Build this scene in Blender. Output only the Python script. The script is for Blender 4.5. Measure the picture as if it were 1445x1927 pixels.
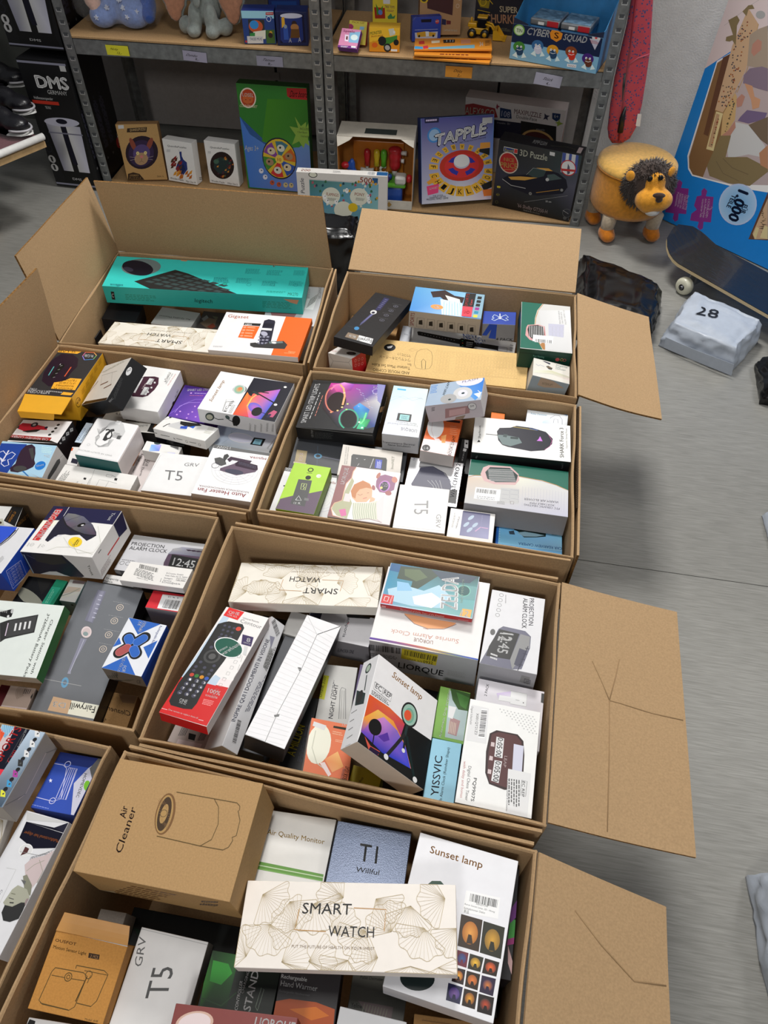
import bpy, bmesh, math, random, json
from mathutils import Vector, Matrix, Quaternion, noise
R = math.radians
sc = bpy.context.scene
for o in list(bpy.data.objects): bpy.data.objects.remove(o)
C = bpy.context.collection

# ------------------------------------------------------------------ camera
cam_d = bpy.data.cameras.new('camera'); cam = bpy.data.objects.new('camera', cam_d); C.objects.link(cam)
cam_d.sensor_fit = 'VERTICAL'; cam_d.sensor_height = 24.0; cam_d.lens = 1360.0 * 24.0 / 1927.0
cam_d.clip_start = 0.02
CAM_Z, PITCH, ROLL = 1.47, R(50.42), R(1.11)
fw = Vector((0, math.cos(PITCH), -math.sin(PITCH))); up = Vector((0, math.sin(PITCH), math.cos(PITCH))); rt = Vector((1, 0, 0))
rt2 = math.cos(ROLL) * rt + math.sin(ROLL) * up; up2 = -math.sin(ROLL) * rt + math.cos(ROLL) * up
cam.matrix_world = Matrix(((rt2.x, up2.x, -fw.x, 0), (rt2.y, up2.y, -fw.y, 0), (rt2.z, up2.z, -fw.z, CAM_Z), (0, 0, 0, 1)))
sc.camera = cam

# ------------------------------------------------------------------ world, lamps, exposure
wd = bpy.data.worlds.new('world'); sc.world = wd; wd.use_nodes = True
wd.node_tree.nodes['Background'].inputs[0].default_value = (0.92, 0.96, 1.0, 1)
wd.node_tree.nodes['Background'].inputs[1].default_value = 0.22
def lamp(name, loc, sx, sy, power, aim=(0, 0, -1), col=(1, 0.98, 0.95)):
    l = bpy.data.lights.new(name, 'AREA'); l.shape = 'RECTANGLE'; l.size = sx; l.size_y = sy; l.energy = power; l.color = col
    o = bpy.data.objects.new(name, l); C.objects.link(o); o.location = loc
    o.rotation_euler = Vector(aim).to_track_quat('-Z', 'Y').to_euler(); return o
lamp('ceiling_or_fill_lamp', (0.15, 2.75, 2.75), 0.6, 0.6, 82, (0.0, -0.15, -1))
lamp('ceiling_or_fill_lamp', (-0.05, 0.85, 2.75), 0.6, 0.6, 24)
lamp('ceiling_or_fill_lamp', (2.5, 1.7, 2.75), 0.6, 0.6, 30, (-0.1, 0.2, -1))  # added fill lamp that brightens the wall on the right
lamp('ceiling_or_fill_lamp', (-0.7, -2.0, 2.8), 0.6, 0.6, 42, (0.1, 0.6, -1))  # added front fill from behind the camera, lifts the shelf faces
vs = sc.view_settings
vs.view_transform = 'Standard'; vs.look = 'None'; vs.gamma = 1.0; vs.use_curve_mapping = False; vs.exposure = -0.28

# ------------------------------------------------------------------ helpers
def lin(h):
    h = h.lstrip('#'); v = [int(h[i:i + 2], 16) / 255 for i in (0, 2, 4)]
    return tuple(c / 12.92 if c <= 0.04045 else ((c + 0.055) / 1.055) ** 2.4 for c in v) + (1.0,)
def tag(o, label=None, cat=None, group=None, kind=None):
    if label: o['label'] = label
    if cat: o['category'] = cat
    if group: o['group'] = group
    if kind: o['kind'] = kind
    return o
def empty(name, loc=(0, 0, 0), rot=None):
    o = bpy.data.objects.new(name, None); C.objects.link(o); o.location = loc
    o.empty_display_size = 0.05
    if rot is not None: o.rotation_mode = 'QUATERNION'; o.rotation_quaternion = rot
    return o
def thing(name, label, cat, loc=(0, 0, 0), rotz=0.0, group=None, rot=None):
    q = rot if rot is not None else Quaternion((0, 0, 1), rotz)
    return tag(empty(name, loc, q), label, cat, group)
def obj(name, bm, mats, parent=None, smooth=False):
    me = bpy.data.meshes.new(name)
    bm.normal_update(); bm.to_mesh(me); bm.free()
    for m in (mats if isinstance(mats, (list, tuple)) else [mats]): me.materials.append(m)
    if smooth: me.polygons.foreach_set('use_smooth', [True] * len(me.polygons))
    o = bpy.data.objects.new(name, me); C.objects.link(o)
    if parent: o.parent = parent
    return o
def pydata(name, v, f, mats, parent=None, smooth=False):
    me = bpy.data.meshes.new(name); me.from_pydata(v, [], f); me.update()
    for m in (mats if isinstance(mats, (list, tuple)) else [mats]): me.materials.append(m)
    if smooth: me.polygons.foreach_set('use_smooth', [True] * len(me.polygons))
    o = bpy.data.objects.new(name, me); C.objects.link(o)
    if parent: o.parent = parent
    return o
def struct(o): o['kind'] = 'structure'; return o

# materials ---------------------------------------------------------
MATS = {}
def mat(name, col='#888888', rough=0.5, metal=0.0, noise_amt=0.06, scale=60.0, bump=0.0, bscale=200.0, attr=False, coat=0.0, spec=0.5, stretch=None, alpha=1.0, sheen=0.0, detail=4.0):
    if name in MATS: return MATS[name]
    m = bpy.data.materials.new(name); m.use_nodes = True; MATS[name] = m
    nt = m.node_tree; N = nt.nodes; L = nt.links; b = N['Principled BSDF']
    b.inputs['Roughness'].default_value = rough; b.inputs['Metallic'].default_value = metal
    b.inputs['Coat Weight'].default_value = coat; b.inputs['Specular IOR Level'].default_value = spec
    if sheen: b.inputs['Sheen Weight'].default_value = sheen
    tc = N.new('ShaderNodeTexCoord'); mp = N.new('ShaderNodeMapping'); L.new(tc.outputs['Object'], mp.inputs[0])
    if stretch: mp.inputs['Scale'].default_value = stretch
    nz = N.new('ShaderNodeTexNoise'); nz.inputs['Scale'].default_value = scale; nz.inputs['Detail'].default_value = detail
    L.new(mp.outputs[0], nz.inputs['Vector'])
    rmp = N.new('ShaderNodeMapRange'); L.new(nz.outputs['Fac'], rmp.inputs[0])
    rmp.inputs['From Min'].default_value = 0.3; rmp.inputs['From Max'].default_value = 0.7
    rmp.inputs['To Min'].default_value = 1 - noise_amt; rmp.inputs['To Max'].default_value = 1 + noise_amt
    mx = N.new('ShaderNodeMix'); mx.data_type = 'RGBA'; mx.blend_type = 'MULTIPLY'; mx.inputs[0].default_value = 1
    if attr:
        a = N.new('ShaderNodeVertexColor'); a.layer_name = 'Col'; L.new(a.outputs['Color'], mx.inputs[6])
    else: mx.inputs[6].default_value = lin(col)
    L.new(rmp.outputs[0], mx.inputs[7]); L.new(mx.outputs[2], b.inputs['Base Color'])
    if bump:
        nb = N.new('ShaderNodeTexNoise'); nb.inputs['Scale'].default_value = bscale; nb.inputs['Detail'].default_value = 5
        L.new(mp.outputs[0], nb.inputs['Vector'])
        bp = N.new('ShaderNodeBump'); bp.inputs['Strength'].default_value = bump; bp.inputs['Distance'].default_value = 0.004
        L.new(nb.outputs['Fac'], bp.inputs['Height']); L.new(bp.outputs[0], b.inputs['Normal'])
    if alpha < 1: b.inputs['Alpha'].default_value = alpha
    return m
M_COAT = mat('coated_card', spec=0.4, rough=0.45, attr=True, noise_amt=0.02, bump=0.03, bscale=90)
M_GLOSS = mat('gloss_card', rough=0.16, attr=True, noise_amt=0.02, coat=0.5)
M_FOIL = mat('foil_card', rough=0.22, metal=0.35, attr=True, noise_amt=0.05, scale=900, bump=0.05, bscale=700)
M_KRAFTA = mat('kraft_card', rough=0.75, attr=True, noise_amt=0.09, scale=420, bump=0.05, bscale=300, spec=0.2)
M_PRINT = mat('printing_ink', spec=0.32, rough=0.4, attr=True, noise_amt=0.0)
BOXM = {'coated': M_COAT, 'gloss': M_GLOSS, 'foil': M_FOIL, 'kraft': M_KRAFTA}
M_CARTON = mat('corrugated_board', '#a98c69', rough=0.8, noise_amt=0.10, scale=330, bump=0.06, bscale=160, spec=0.15)
M_CUT = mat('corrugated_cut_edge', '#7d5c36', rough=0.9, noise_amt=0.5, scale=260, spec=0.1)
M_ZINC = mat('galvanised_steel', '#909394', rough=0.4, metal=0.9, noise_amt=0.22, scale=45, bump=0.03, bscale=120)
M_DARKSTEEL = mat('shaded_slot', '#55575a', rough=0.5, metal=0.6)
M_BOARD = mat('chipboard', '#b08d62', rough=0.7, noise_amt=0.16, scale=260, bump=0.05)
M_BLACK = mat('black_plastic', '#141416', rough=0.35)
M_BAG = mat('black_bag_film', '#0b0b0d', rough=0.24, noise_amt=0.1, bump=0.25, bscale=38)
M_MAIL = mat('grey_mailer_film', '#adb5c1', rough=0.36, noise_amt=0.04, bump=0.15, bscale=40)
for m_, s_, k_ in ((M_BAG, 11, 0.8), (M_MAIL, 9, 0.55)):   # film that creases sharply
    for nd in m_.node_tree.nodes:
        if nd.type == 'BUMP': nz_ = nd.inputs['Height'].links[0].from_node; nz_.noise_type = 'RIDGED_MULTIFRACTAL'; nz_.inputs['Scale'].default_value = s_; nz_.inputs['Detail'].default_value = 3; nd.inputs['Strength'].default_value = k_; nd.inputs['Distance'].default_value = 0.012
M_WHITE = mat('white_plastic', '#e2e1de', rough=0.35)
def plastic(h, rough=0.3): return mat('plastic_' + h.strip('#'), h, rough=rough, noise_amt=0.03)
def plush(h): return mat('plush_' + h.strip('#'), h, rough=0.95, noise_amt=0.14, scale=90, bump=0.5, bscale=420, sheen=0.4, spec=0.1)

# shapes ------------------------------------------------------------
def bm_box(bm, x0, y0, z0, x1, y1, z1, M=None, bev=0.0, mi=0):
    vs_ = [bm.verts.new(v) for v in ((x0, y0, z0), (x1, y0, z0), (x1, y1, z0), (x0, y1, z0), (x0, y0, z1), (x1, y0, z1), (x1, y1, z1), (x0, y1, z1))]
    fs = [bm.faces.new([vs_[i] for i in q]) for q in ((3, 2, 1, 0), (4, 5, 6, 7), (0, 1, 5, 4), (1, 2, 6, 5), (2, 3, 7, 6), (3, 0, 4, 7))]
    for f in fs: f.material_index = mi
    if bev:
        es = list({e for f in fs for e in f.edges})
        r_ = bmesh.ops.bevel(bm, geom=es, offset=bev, segments=2, affect='EDGES', profile=0.5)
        vs_ = list({v for f in r_['faces'] for v in f.verts} | {v for v in vs_ if v.is_valid})
    if M is not None: bmesh.ops.transform(bm, matrix=M, verts=[v for v in vs_ if v.is_valid])
    return fs
def box_obj(name, x0, y0, z0, x1, y1, z1, m, parent=None, bev=0.0, M=None):
    bm = bmesh.new(); bm_box(bm, x0, y0, z0, x1, y1, z1, M, bev); return obj(name, bm, m, parent)
def bm_tube(bm, pts, rad, n=10, caps=True):
    pts = [Vector(p) for p in pts]; rads = rad if isinstance(rad, (list, tuple)) else [rad] * len(pts); rings = []
    ref = Vector((0, 0, 1))
    for i, p in enumerate(pts):
        d = (pts[min(i + 1, len(pts) - 1)] - pts[max(i - 1, 0)]).normalized()
        if abs(d.dot(ref)) > 0.95: ref = Vector((1, 0, 0)) if abs(d.x) < 0.9 else Vector((0, 1, 0))
        u = d.cross(ref).normalized(); v = d.cross(u).normalized()
        rings.append([bm.verts.new(p + (u * math.cos(2 * math.pi * k / n) + v * math.sin(2 * math.pi * k / n)) * rads[i]) for k in range(n)])
    for a, b in zip(rings, rings[1:]):
        for k in range(n): bm.faces.new((a[k], a[(k + 1) % n], b[(k + 1) % n], b[k]))
    if caps: bm.faces.new(rings[0][::-1]); bm.faces.new(rings[-1])
def tube_obj(name, pts, rad, m, parent=None, n=12, smooth=True):
    bm = bmesh.new(); bm_tube(bm, pts, rad, n); return obj(name, bm, m, parent, smooth)
def bm_lathe(bm, prof, n=32, M=None, cap=True):
    rings = []; new = []
    for r_, z in prof:
        ring = [bm.verts.new((r_ * math.cos(2 * math.pi * k / n), r_ * math.sin(2 * math.pi * k / n), z)) for k in range(n)]; rings.append(ring); new += ring
    for a, b in zip(rings, rings[1:]):
        for k in range(n): bm.faces.new((a[k], a[(k + 1) % n], b[(k + 1) % n], b[k]))
    if cap: bm.faces.new(rings[0][::-1]); bm.faces.new(rings[-1])
    if M is not None: bmesh.ops.transform(bm, matrix=M, verts=new)
def lathe_obj(name, prof, m, parent=None, n=32, M=None, smooth=True):
    bm = bmesh.new(); bm_lathe(bm, prof, n, M); return obj(name, bm, m, parent, smooth)
def bm_ball(bm, c, r, seg=16, rot=None):
    r = r if isinstance(r, (list, tuple)) else (r, r, r)
    M = Matrix.Translation(c) @ (rot.to_matrix().to_4x4() if rot else Matrix.Identity(4)) @ Matrix.Diagonal((*r, 1))
    bmesh.ops.create_uvsphere(bm, u_segments=seg, v_segments=max(6, seg * 2 // 3), radius=1, matrix=M)
def ball_obj(name, c, r, m, parent=None, seg=18, rot=None):
    bm = bmesh.new(); bm_ball(bm, Vector(c), r, seg, rot); return obj(name, bm, m, parent, True)
def blob(name, balls, m, parent=None, voxel=0.008, smooth_it=4, nz=0.0, nscale=20.0):
    """One continuous soft body: overlapping ellipsoids fused by a voxel remesh and relaxed."""
    bm = bmesh.new()
    for b in balls: bm_ball(bm, Vector(b[0]), b[1], 16, b[2] if len(b) > 2 else None)
    me = bpy.data.meshes.new('src'); bm.to_mesh(me); bm.free()
    t = bpy.data.objects.new('src', me); C.objects.link(t)
    a = t.modifiers.new('r', 'REMESH'); a.mode = 'VOXEL'; a.voxel_size = voxel
    s = t.modifiers.new('s', 'SMOOTH'); s.iterations = smooth_it; s.factor = 0.6
    dg = bpy.context.evaluated_depsgraph_get(); ev = t.evaluated_get(dg)
    new = bpy.data.meshes.new_from_object(ev); new.name = name
    bpy.data.objects.remove(t); bpy.data.meshes.remove(me)
    if nz:
        for v in new.vertices: v.co += v.normal * nz * noise.noise(v.co * nscale)
    new.materials.clear(); new.materials.append(m)
    new.polygons.foreach_set('use_smooth', [True] * len(new.polygons))
    o = bpy.data.objects.new(name, new); C.objects.link(o)
    if parent: o.parent = parent
    return o
def slab(name, quad, th, m, parent, bow=0.0, seg=8, edge=None, round_to=0.0):
    """A board panel of thickness th whose upper skin is the bilinear patch of quad (a, b, c, d)."""
    a, b, c, d = [Vector(p) for p in quad]; n = (b - a).cross(d - a).normalized(); v = []; f = []
    for s in (0, 1):
        for j in range(seg + 1):
            for i in range(seg + 1):
                u, w = i / seg, j / seg
                p = a * (1 - u) * (1 - w) + b * u * (1 - w) + c * u * w + d * (1 - u) * w
                v.append(p + n * (bow * math.sin(math.pi * w) * (0.6 + 0.4 * math.cos(2 * u)) + 0.0015 * noise.noise(p * 9)) - n * th * s)
    k = (seg + 1) ** 2; idx = lambda s, i, j: s * k + j * (seg + 1) + i; mi = []
    for j in range(seg):
        for i in range(seg):
            f.append((idx(0, i, j), idx(0, i + 1, j), idx(0, i + 1, j + 1), idx(0, i, j + 1))); mi.append(0)
            f.append((idx(1, i, j + 1), idx(1, i + 1, j + 1), idx(1, i + 1, j), idx(1, i, j))); mi.append(0)
    for i in range(seg):
        f.append((idx(1, i, 0), idx(1, i + 1, 0), idx(0, i + 1, 0), idx(0, i, 0))); mi.append(0)
        f.append((idx(0, i, seg), idx(0, i + 1, seg), idx(1, i + 1, seg), idx(1, i, seg))); mi.append(1)
        f.append((idx(0, 0, i), idx(0, 0, i + 1), idx(1, 0, i + 1), idx(1, 0, i))); mi.append(1)
        f.append((idx(1, seg, i), idx(1, seg, i + 1), idx(0, seg, i + 1), idx(0, seg, i))); mi.append(1)
    o = pydata(name, v, f, [m, edge or m], parent, False)
    o.data.polygons.foreach_set('material_index', mi); return o

# flat print on a face ------------------------------------------------
def text_tris(s, bold, _c={}):
    """Glyph outlines of a string as a flat mesh with baseline at y = 0, width scaled to 1 and cap height to 1."""
    key = (s, bold)
    if key in _c: return _c[key]
    cu = bpy.data.curves.new('glyphs', 'FONT'); cu.body = s; cu.resolution_u = 2; cu.fill_mode = 'FRONT'
    o = bpy.data.objects.new('glyphs', cu); me = o.to_mesh()
    vs_ = [(v.co.x, v.co.y) for v in me.vertices]; fs = [tuple(p.vertices) for p in me.polygons]
    o.to_mesh_clear(); bpy.data.objects.remove(o); bpy.data.curves.remove(cu)
    if vs_:
        x0 = min(v[0] for v in vs_); x1 = max(v[0] for v in vs_); ch = 0.70
        w_, n, k = max(x1 - x0, 1e-6), len(vs_), 0.017 * bold
        sh = [(0, 0)] if not bold else [(-k, 0), (k, 0), (0, k), (0, -k)]   # heavier strokes: the glyphs laid over themselves
        fs = [tuple(i + n * j for i in f) for j in range(len(sh)) for f in fs]
        vs_ = [((v[0] + dx - x0) / w_, (v[1] + dy) / ch) for dx, dy in sh for v in vs_]
    _c[key] = (vs_, fs); return _c[key]
class Print:
    """Collects flat coloured shapes on one face; later shapes lie a few hundredths of a millimetre above what they cover."""
    def __init__(s, O, U, V, N): s.O, s.U, s.V, s.N = O, U, V, N; s.boxes = []; s.sets = {'picture_print': ([], [], []), 'lettering': ([], [], [])}
    def add(s, pts, faces, cols, kind='picture_print'):
        xs = [p[0] for p in pts]; ys = [p[1] for p in pts]; bb = (min(xs), min(ys), max(xs), max(ys)); lv = 0
        for (q, l) in s.boxes:
            if q[0] < bb[2] and bb[0] < q[2] and q[1] < bb[3] and bb[1] < q[3]: lv = max(lv, l + 1)
        s.boxes.append((bb, lv)); h = 0.00012 + 0.00003 * lv
        v, f, c = s.sets[kind]; b = len(v)
        v.extend(s.O + s.U * p[0] + s.V * p[1] + s.N * h for p in pts)
        for fa in faces:
            f.append(tuple(b + i for i in fa)); c.extend([cols[i] for i in fa] if isinstance(cols, list) else [cols] * len(fa))
def tri_poly(pts):
    from mathutils.geometry import tessellate_polygon
    return [tuple(t) for t in tessellate_polygon([[Vector((p[0], p[1], 0)) for p in pts]])]
def strip(pts, w):
    v = []; f = []; n = len(pts)
    for i, p in enumerate(pts):
        a = Vector(pts[max(i - 1, 0)]); b = Vector(pts[min(i + 1, n - 1)]); d = b - a
        d = d.normalized() if d.length > 1e-9 else Vector((1, 0)); q = Vector((-d.y, d.x)) * w / 2
        v += [(p[0] + q.x, p[1] + q.y), (p[0] - q.x, p[1] - q.y)]
        if i: f.append((2 * i - 2, 2 * i - 1, 2 * i + 1, 2 * i))
    return v, f
Q = 3.5e-4   # unit of the print data in metres
def pairs(c):
    out = []; x = y = 0
    for i in range(0, len(c), 2): x += c[i]; y += c[i + 1]; out.append((x * Q, y * Q))   # each point is given from the one before
    return out
def rgb(n): return lin('%02x%02x%02x' % ((n >> 8) * 17, (n >> 4 & 15) * 17, (n & 15) * 17))
def draw(P, t, r):
    """One printed shape: its kind, its colour, then its points in the face's own frame."""
    if t == 0: pts = pairs(r[1:]); P.add(pts, tri_poly(pts), rgb(r[0]))
    elif t == 1:
        n = r[0]; cl = [rgb(k) for k in r[1:1 + n]]; pts = pairs(r[1 + n:])
        if n <= 4: P.add(pts, tri_poly(pts), cl)
        else: P.add(pts + [(sum(p[0] for p in pts) / n, sum(p[1] for p in pts) / n)], [(i, (i + 1) % n, n) for i in range(n)], cl + [tuple(sum(q[i] for q in cl) / n for i in range(4))])
    elif t == 2: v, f = strip(pairs(r[2:]), r[1] * 1e-4); P.add(v, f, rgb(r[0]))
    elif t in (3, 4):
        x, y, ax, ay, bx, by = [k * Q for k in r[t - 2:]]; n = 28
        pts = [(x + ax * math.cos(a) + bx * math.sin(a), y + ay * math.cos(a) + by * math.sin(a)) for a in [2 * math.pi * i / n for i in range(n)]]
        if t == 4: P.add(pts + [(x, y)], [(i, (i + 1) % n, n) for i in range(n)], [rgb(r[1])] * n + [rgb(r[0])])
        else: P.add(pts, [tuple(range(n))], rgb(r[0]))
    elif t == 5:
        x, y, q = [k * Q for k in r[1:4]]; w = r[4] * 1e-4; n = 28
        pts = [(x + k * math.cos(2 * math.pi * i / n), y + k * math.sin(2 * math.pi * i / n)) for i in range(n) for k in (q, q - w)]
        P.add(pts, [(2 * i, (2 * i + 2) % (2 * n), (2 * i + 3) % (2 * n), 2 * i + 1) for i in range(n)], rgb(r[0]))
    elif t == 6: text_op(P, r[7], rgb(r[0]), *[k * Q for k in r[1:7]], *r[8:])
    elif t in (7, 8):
        x, y, ax, ay, bx, by = [k * Q for k in r[t - 6:t]]; pts = []; fs = []; u = 0.0
        at = lambda p, q: (x + ax * p + bx * q, y + ay * p + by * q); rnd = random.Random(int(abs(x) * 1e5))
        if t == 7:
            n = r[7]
            for i in range(n):
                v0, v1 = (i + 0.25) / n, (i + 0.72) / n; u = 0.0; end = rnd.uniform(0.75, 1.0)
                while u < end:
                    w = min(rnd.uniform(0.05, 0.16), end - u); b = len(pts); pts += [at(u, v0), at(u + w, v0), at(u + w, v1), at(u, v1)]; fs.append((b, b + 1, b + 2, b + 3)); u += w + 0.03
        else:
            if r[1] >= 0: P.add([at(-.05, -.05), at(1.05, -.05), at(1.05, 1.05), at(-.05, 1.05)], [(0, 1, 2, 3)], rgb(r[1]))
            while u < 1:
                w = rnd.choice((0.012, 0.012, 0.024, 0.03)); b = len(pts); e = min(u + w, 1); pts += [at(u, 0), at(e, 0), at(e, 1), at(u, 1)]; fs.append((b, b + 1, b + 2, b + 3)); u += w + rnd.choice((0.012, 0.018, 0.03))
        P.add(pts, fs, rgb(r[0]))
    elif t == 9:   # a ginkgo-like fan of fine lines
        x, y, q = [k * Q for k in r[1:4]]; a0 = R(r[4]); sp = R(r[5]); V = []; F = []
        def put(pts, w):
            v, f = strip([(min(max(p[0], 0.0004), P.w - 0.0004), min(max(p[1], 0.0004), P.h - 0.0004)) for p in pts], w); b = len(V); V.extend(v); F.extend(tuple(b + i for i in g) for g in f)
        rad = lambda i: q * (0.97 + 0.05 * math.sin(i * 1.9)); ang = lambda k: a0 - sp / 2 + sp * k
        for i in range(16): put([(x, y), (x + rad(i) * math.cos(ang(i / 15)), y + rad(i) * math.sin(ang(i / 15)))], 0.00028 if 0 < i < 15 else 0.0006)
        put([(x + rad(i / 2) * math.cos(ang(i / 30)), y + rad(i / 2) * math.sin(ang(i / 30))) for i in range(31)], 0.0006)
        P.add(V, F, rgb(r[0]))
def text_op(P, s, c, x, y, ax, ay, bx, by, bold=0.0, it=0.0):
    vs_, fs = text_tris(s, bold)
    if vs_: P.add([(x + ax * u + bx * v + ax * it * v * 0.2, y + ay * u + by * v + ay * it * v * 0.2) for u, v in vs_], fs, c, 'lettering')
def col_mesh(name, v, f, c, m, parent):
    me = bpy.data.meshes.new(name); me.from_pydata(v, [], f); me.update()
    at = me.color_attributes.new('Col', 'FLOAT_COLOR', 'CORNER'); at.data.foreach_set('color', [k for q in c for k in q])
    me.materials.append(m); o = bpy.data.objects.new(name, me); C.objects.link(o); o.parent = parent; return o
def frames(w, d, h):
    X, Y, Z = Vector((1, 0, 0)), Vector((0, 1, 0)), Vector((0, 0, 1))
    return {'T': (Vector((-w / 2, -d / 2, h)), X, Y, Z, w, d), 'S': (Vector((-w / 2, -d / 2, 0)), X, Z, -Y, w, h), 'N': (Vector((w / 2, d / 2, 0)), -X, Z, Y, w, h),
            'E': (Vector((w / 2, -d / 2, 0)), Y, Z, X, d, h), 'W': (Vector((-w / 2, d / 2, 0)), -Y, Z, -X, d, h)}
def print_on(root, w, d, h, ops):
    fr = frames(w, d, h); pr = {}
    for op in ops:
        side = 'TSNEW'[op[0] // 10]
        if side not in pr:
            O, U, V, N, fw_, fh_ = fr[side]; pr[side] = Print(O, U, V, N); pr[side].w, pr[side].h = fw_, fh_
        draw(pr[side], op[0] % 10, op[1:])
    for kind in ('picture_print', 'lettering'):
        v, f, c = [], [], []
        for P in pr.values():
            a, b, e = P.sets[kind]; n = len(v); v += a; f += [tuple(n + i for i in q) for q in b]; c += e
        if f: col_mesh(kind, v, f, c, M_PRINT, root)
def product_box(rec):
    name, label, cat, group, mt, loc, q, dims, bev, cols, ops = rec[:11]; parts = rec[11] if len(rec) > 11 else []
    w, d, h = dims; q = Quaternion(q)
    root = thing(name, label, cat, loc, 0, group or None, q)
    bm = bmesh.new(); bev = min(bev * 0.001, h * 0.2)
    bm_box(bm, -w / 2, -d / 2, 0, w / 2, d / 2, h, None, bev)
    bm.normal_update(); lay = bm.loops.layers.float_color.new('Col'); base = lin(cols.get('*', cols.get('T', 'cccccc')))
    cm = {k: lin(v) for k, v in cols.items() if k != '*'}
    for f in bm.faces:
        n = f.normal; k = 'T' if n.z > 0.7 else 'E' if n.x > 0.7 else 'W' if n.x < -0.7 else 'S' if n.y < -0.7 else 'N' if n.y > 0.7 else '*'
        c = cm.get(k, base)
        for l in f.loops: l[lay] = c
    obj('box_body', bm, BOXM[mt], root)
    if ops: print_on(root, w, d, h, ops)
    for p in parts:
        nm, side, ln, ang, colr = p; O, U, V, N, fw_, fh_ = frames(w, d, h)[side]
        a = O + V * fh_; b = a + U * fw_; dirv = N * math.cos(R(ang)) - Vector((0, 0, 1)) * math.sin(R(ang))
        m = mat('card_' + colr.strip('#'), colr, rough=0.45, noise_amt=0.03)
        fl = slab(nm, (a, b, b + dirv * ln - U * 0.004, a + dirv * ln + U * 0.004), 0.0012, m, root, 0.001, 4)
        if ln > 0.04:
            e0 = a + dirv * ln + U * 0.004; e1 = b + dirv * ln - U * 0.02; dn = Vector((0, 0, -1)) * 0.013 + dirv * 0.004
            slab('tuck_tab', (e0, e1, e1 + dn - U * 0.004, e0 + dn + U * 0.004), 0.0012, m, fl, 0.0, 3)
    return root

# ------------------------------------------------------------------ the room
YS = R(-6.95)
def sl(x, y, z=0.0): return Vector((0.744 + x * math.cos(YS) - y * math.sin(YS), 2.692 + x * math.sin(YS) + y * math.cos(YS), z))
SM = Matrix.Translation((0.744, 2.692, 0)) @ Matrix.Rotation(YS, 4, 'Z')
def floor_mat():
    m = mat('vinyl_floor', '#8f8d88', rough=0.42, noise_amt=0.17, scale=5.0, bump=0.02, bscale=60, stretch=(1.2, 16, 1), spec=0.4, detail=9)
    nt = m.node_tree; N = nt.nodes; L = nt.links; b = N['Principled BSDF']
    tc = N.new('ShaderNodeTexCoord'); mp = N.new('ShaderNodeMapping'); mp.inputs['Scale'].default_value = (1, 22, 1); L.new(tc.outputs['Object'], mp.inputs[0])
    n1 = N.new('ShaderNodeTexNoise'); n1.inputs['Scale'].default_value = 16; n1.inputs['Detail'].default_value = 10; n1.inputs['Distortion'].default_value = 0.6; L.new(mp.outputs[0], n1.inputs['Vector'])
    n2 = N.new('ShaderNodeTexNoise'); n2.inputs['Scale'].default_value = 1.1; n2.inputs['Detail'].default_value = 3; L.new(tc.outputs['Object'], n2.inputs['Vector'])
    cr = N.new('ShaderNodeValToRGB'); cr.color_ramp.elements[0].position = 0.28; cr.color_ramp.elements[0].color = lin('#787772'); cr.color_ramp.elements[1].position = 0.72; cr.color_ramp.elements[1].color = lin('#93928d')
    L.new(n1.outputs['Fac'], cr.inputs[0])
    mx = N.new('ShaderNodeMix'); mx.data_type = 'RGBA'; mx.blend_type = 'OVERLAY'; mx.inputs[0].default_value = 0.35; L.new(cr.outputs[0], mx.inputs[6]); L.new(n2.outputs['Fac'], mx.inputs[7]); L.new(mx.outputs[2], b.inputs['Base Color'])
    return m
M_FLOOR = floor_mat()
fl = struct(box_obj('floor', -6, -4, -0.06, 6, 6, -0.012, mat('floor_screed', '#2a2a29', rough=0.9)))
seam = Matrix.Translation((0.70, 1.04, 0)) @ Matrix.Rotation(R(-8.9), 4, 'Z')
for y0, y1 in ((0.0008, 5.5), (-5.0, -0.0008)):
    bm = bmesh.new(); bm_box(bm, -7, y0, -0.012, 7, y1, 0.0, None, 0.0006); s_ = obj('vinyl_sheet', bm, M_FLOOR, fl); s_.matrix_world = seam
M_WALL = mat('rough_plaster', '#dad6d1', rough=0.85, noise_amt=0.05, scale=20, bump=0.45, bscale=150)
bw = struct(box_obj('wall_back', -3.6, 0.64, 0, 3.6, 0.72, 2.9, M_WALL)); bw.matrix_world = SM
M_PANEL = mat('grey_divider', '#8f8985', rough=0.8, noise_amt=0.05, scale=70, bump=0.1)
tr = struct(box_obj('trim_1', -2.2, 0.60, 0.02, 0.02, 0.606, 1.9, mat('panel_gap', '#171717', rough=0.8))); tr.matrix_world = SM
for x0, x1 in ((-2.2, -1.335), (-1.323, -0.375), (-0.365, 0.02)):
    p_ = box_obj('panel', x0, 0.592, 0.02, x1, 0.600, 1.9, M_PANEL, tr, 0.001); 
box_obj('panel', -3.5, 0.592, 0.0, -2.2, 0.600, 1.9, mat('wall_shade', '#4c4d48', rough=0.85), tr, 0.001)  # added dark sheet whose colour stands for shade on the wall
for z in (0.24, 0.62): box_obj('panel_clip', -1.345, 0.586, z, -1.313, 0.592, z + 0.03, M_PANEL, tr, 0.001)

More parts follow.
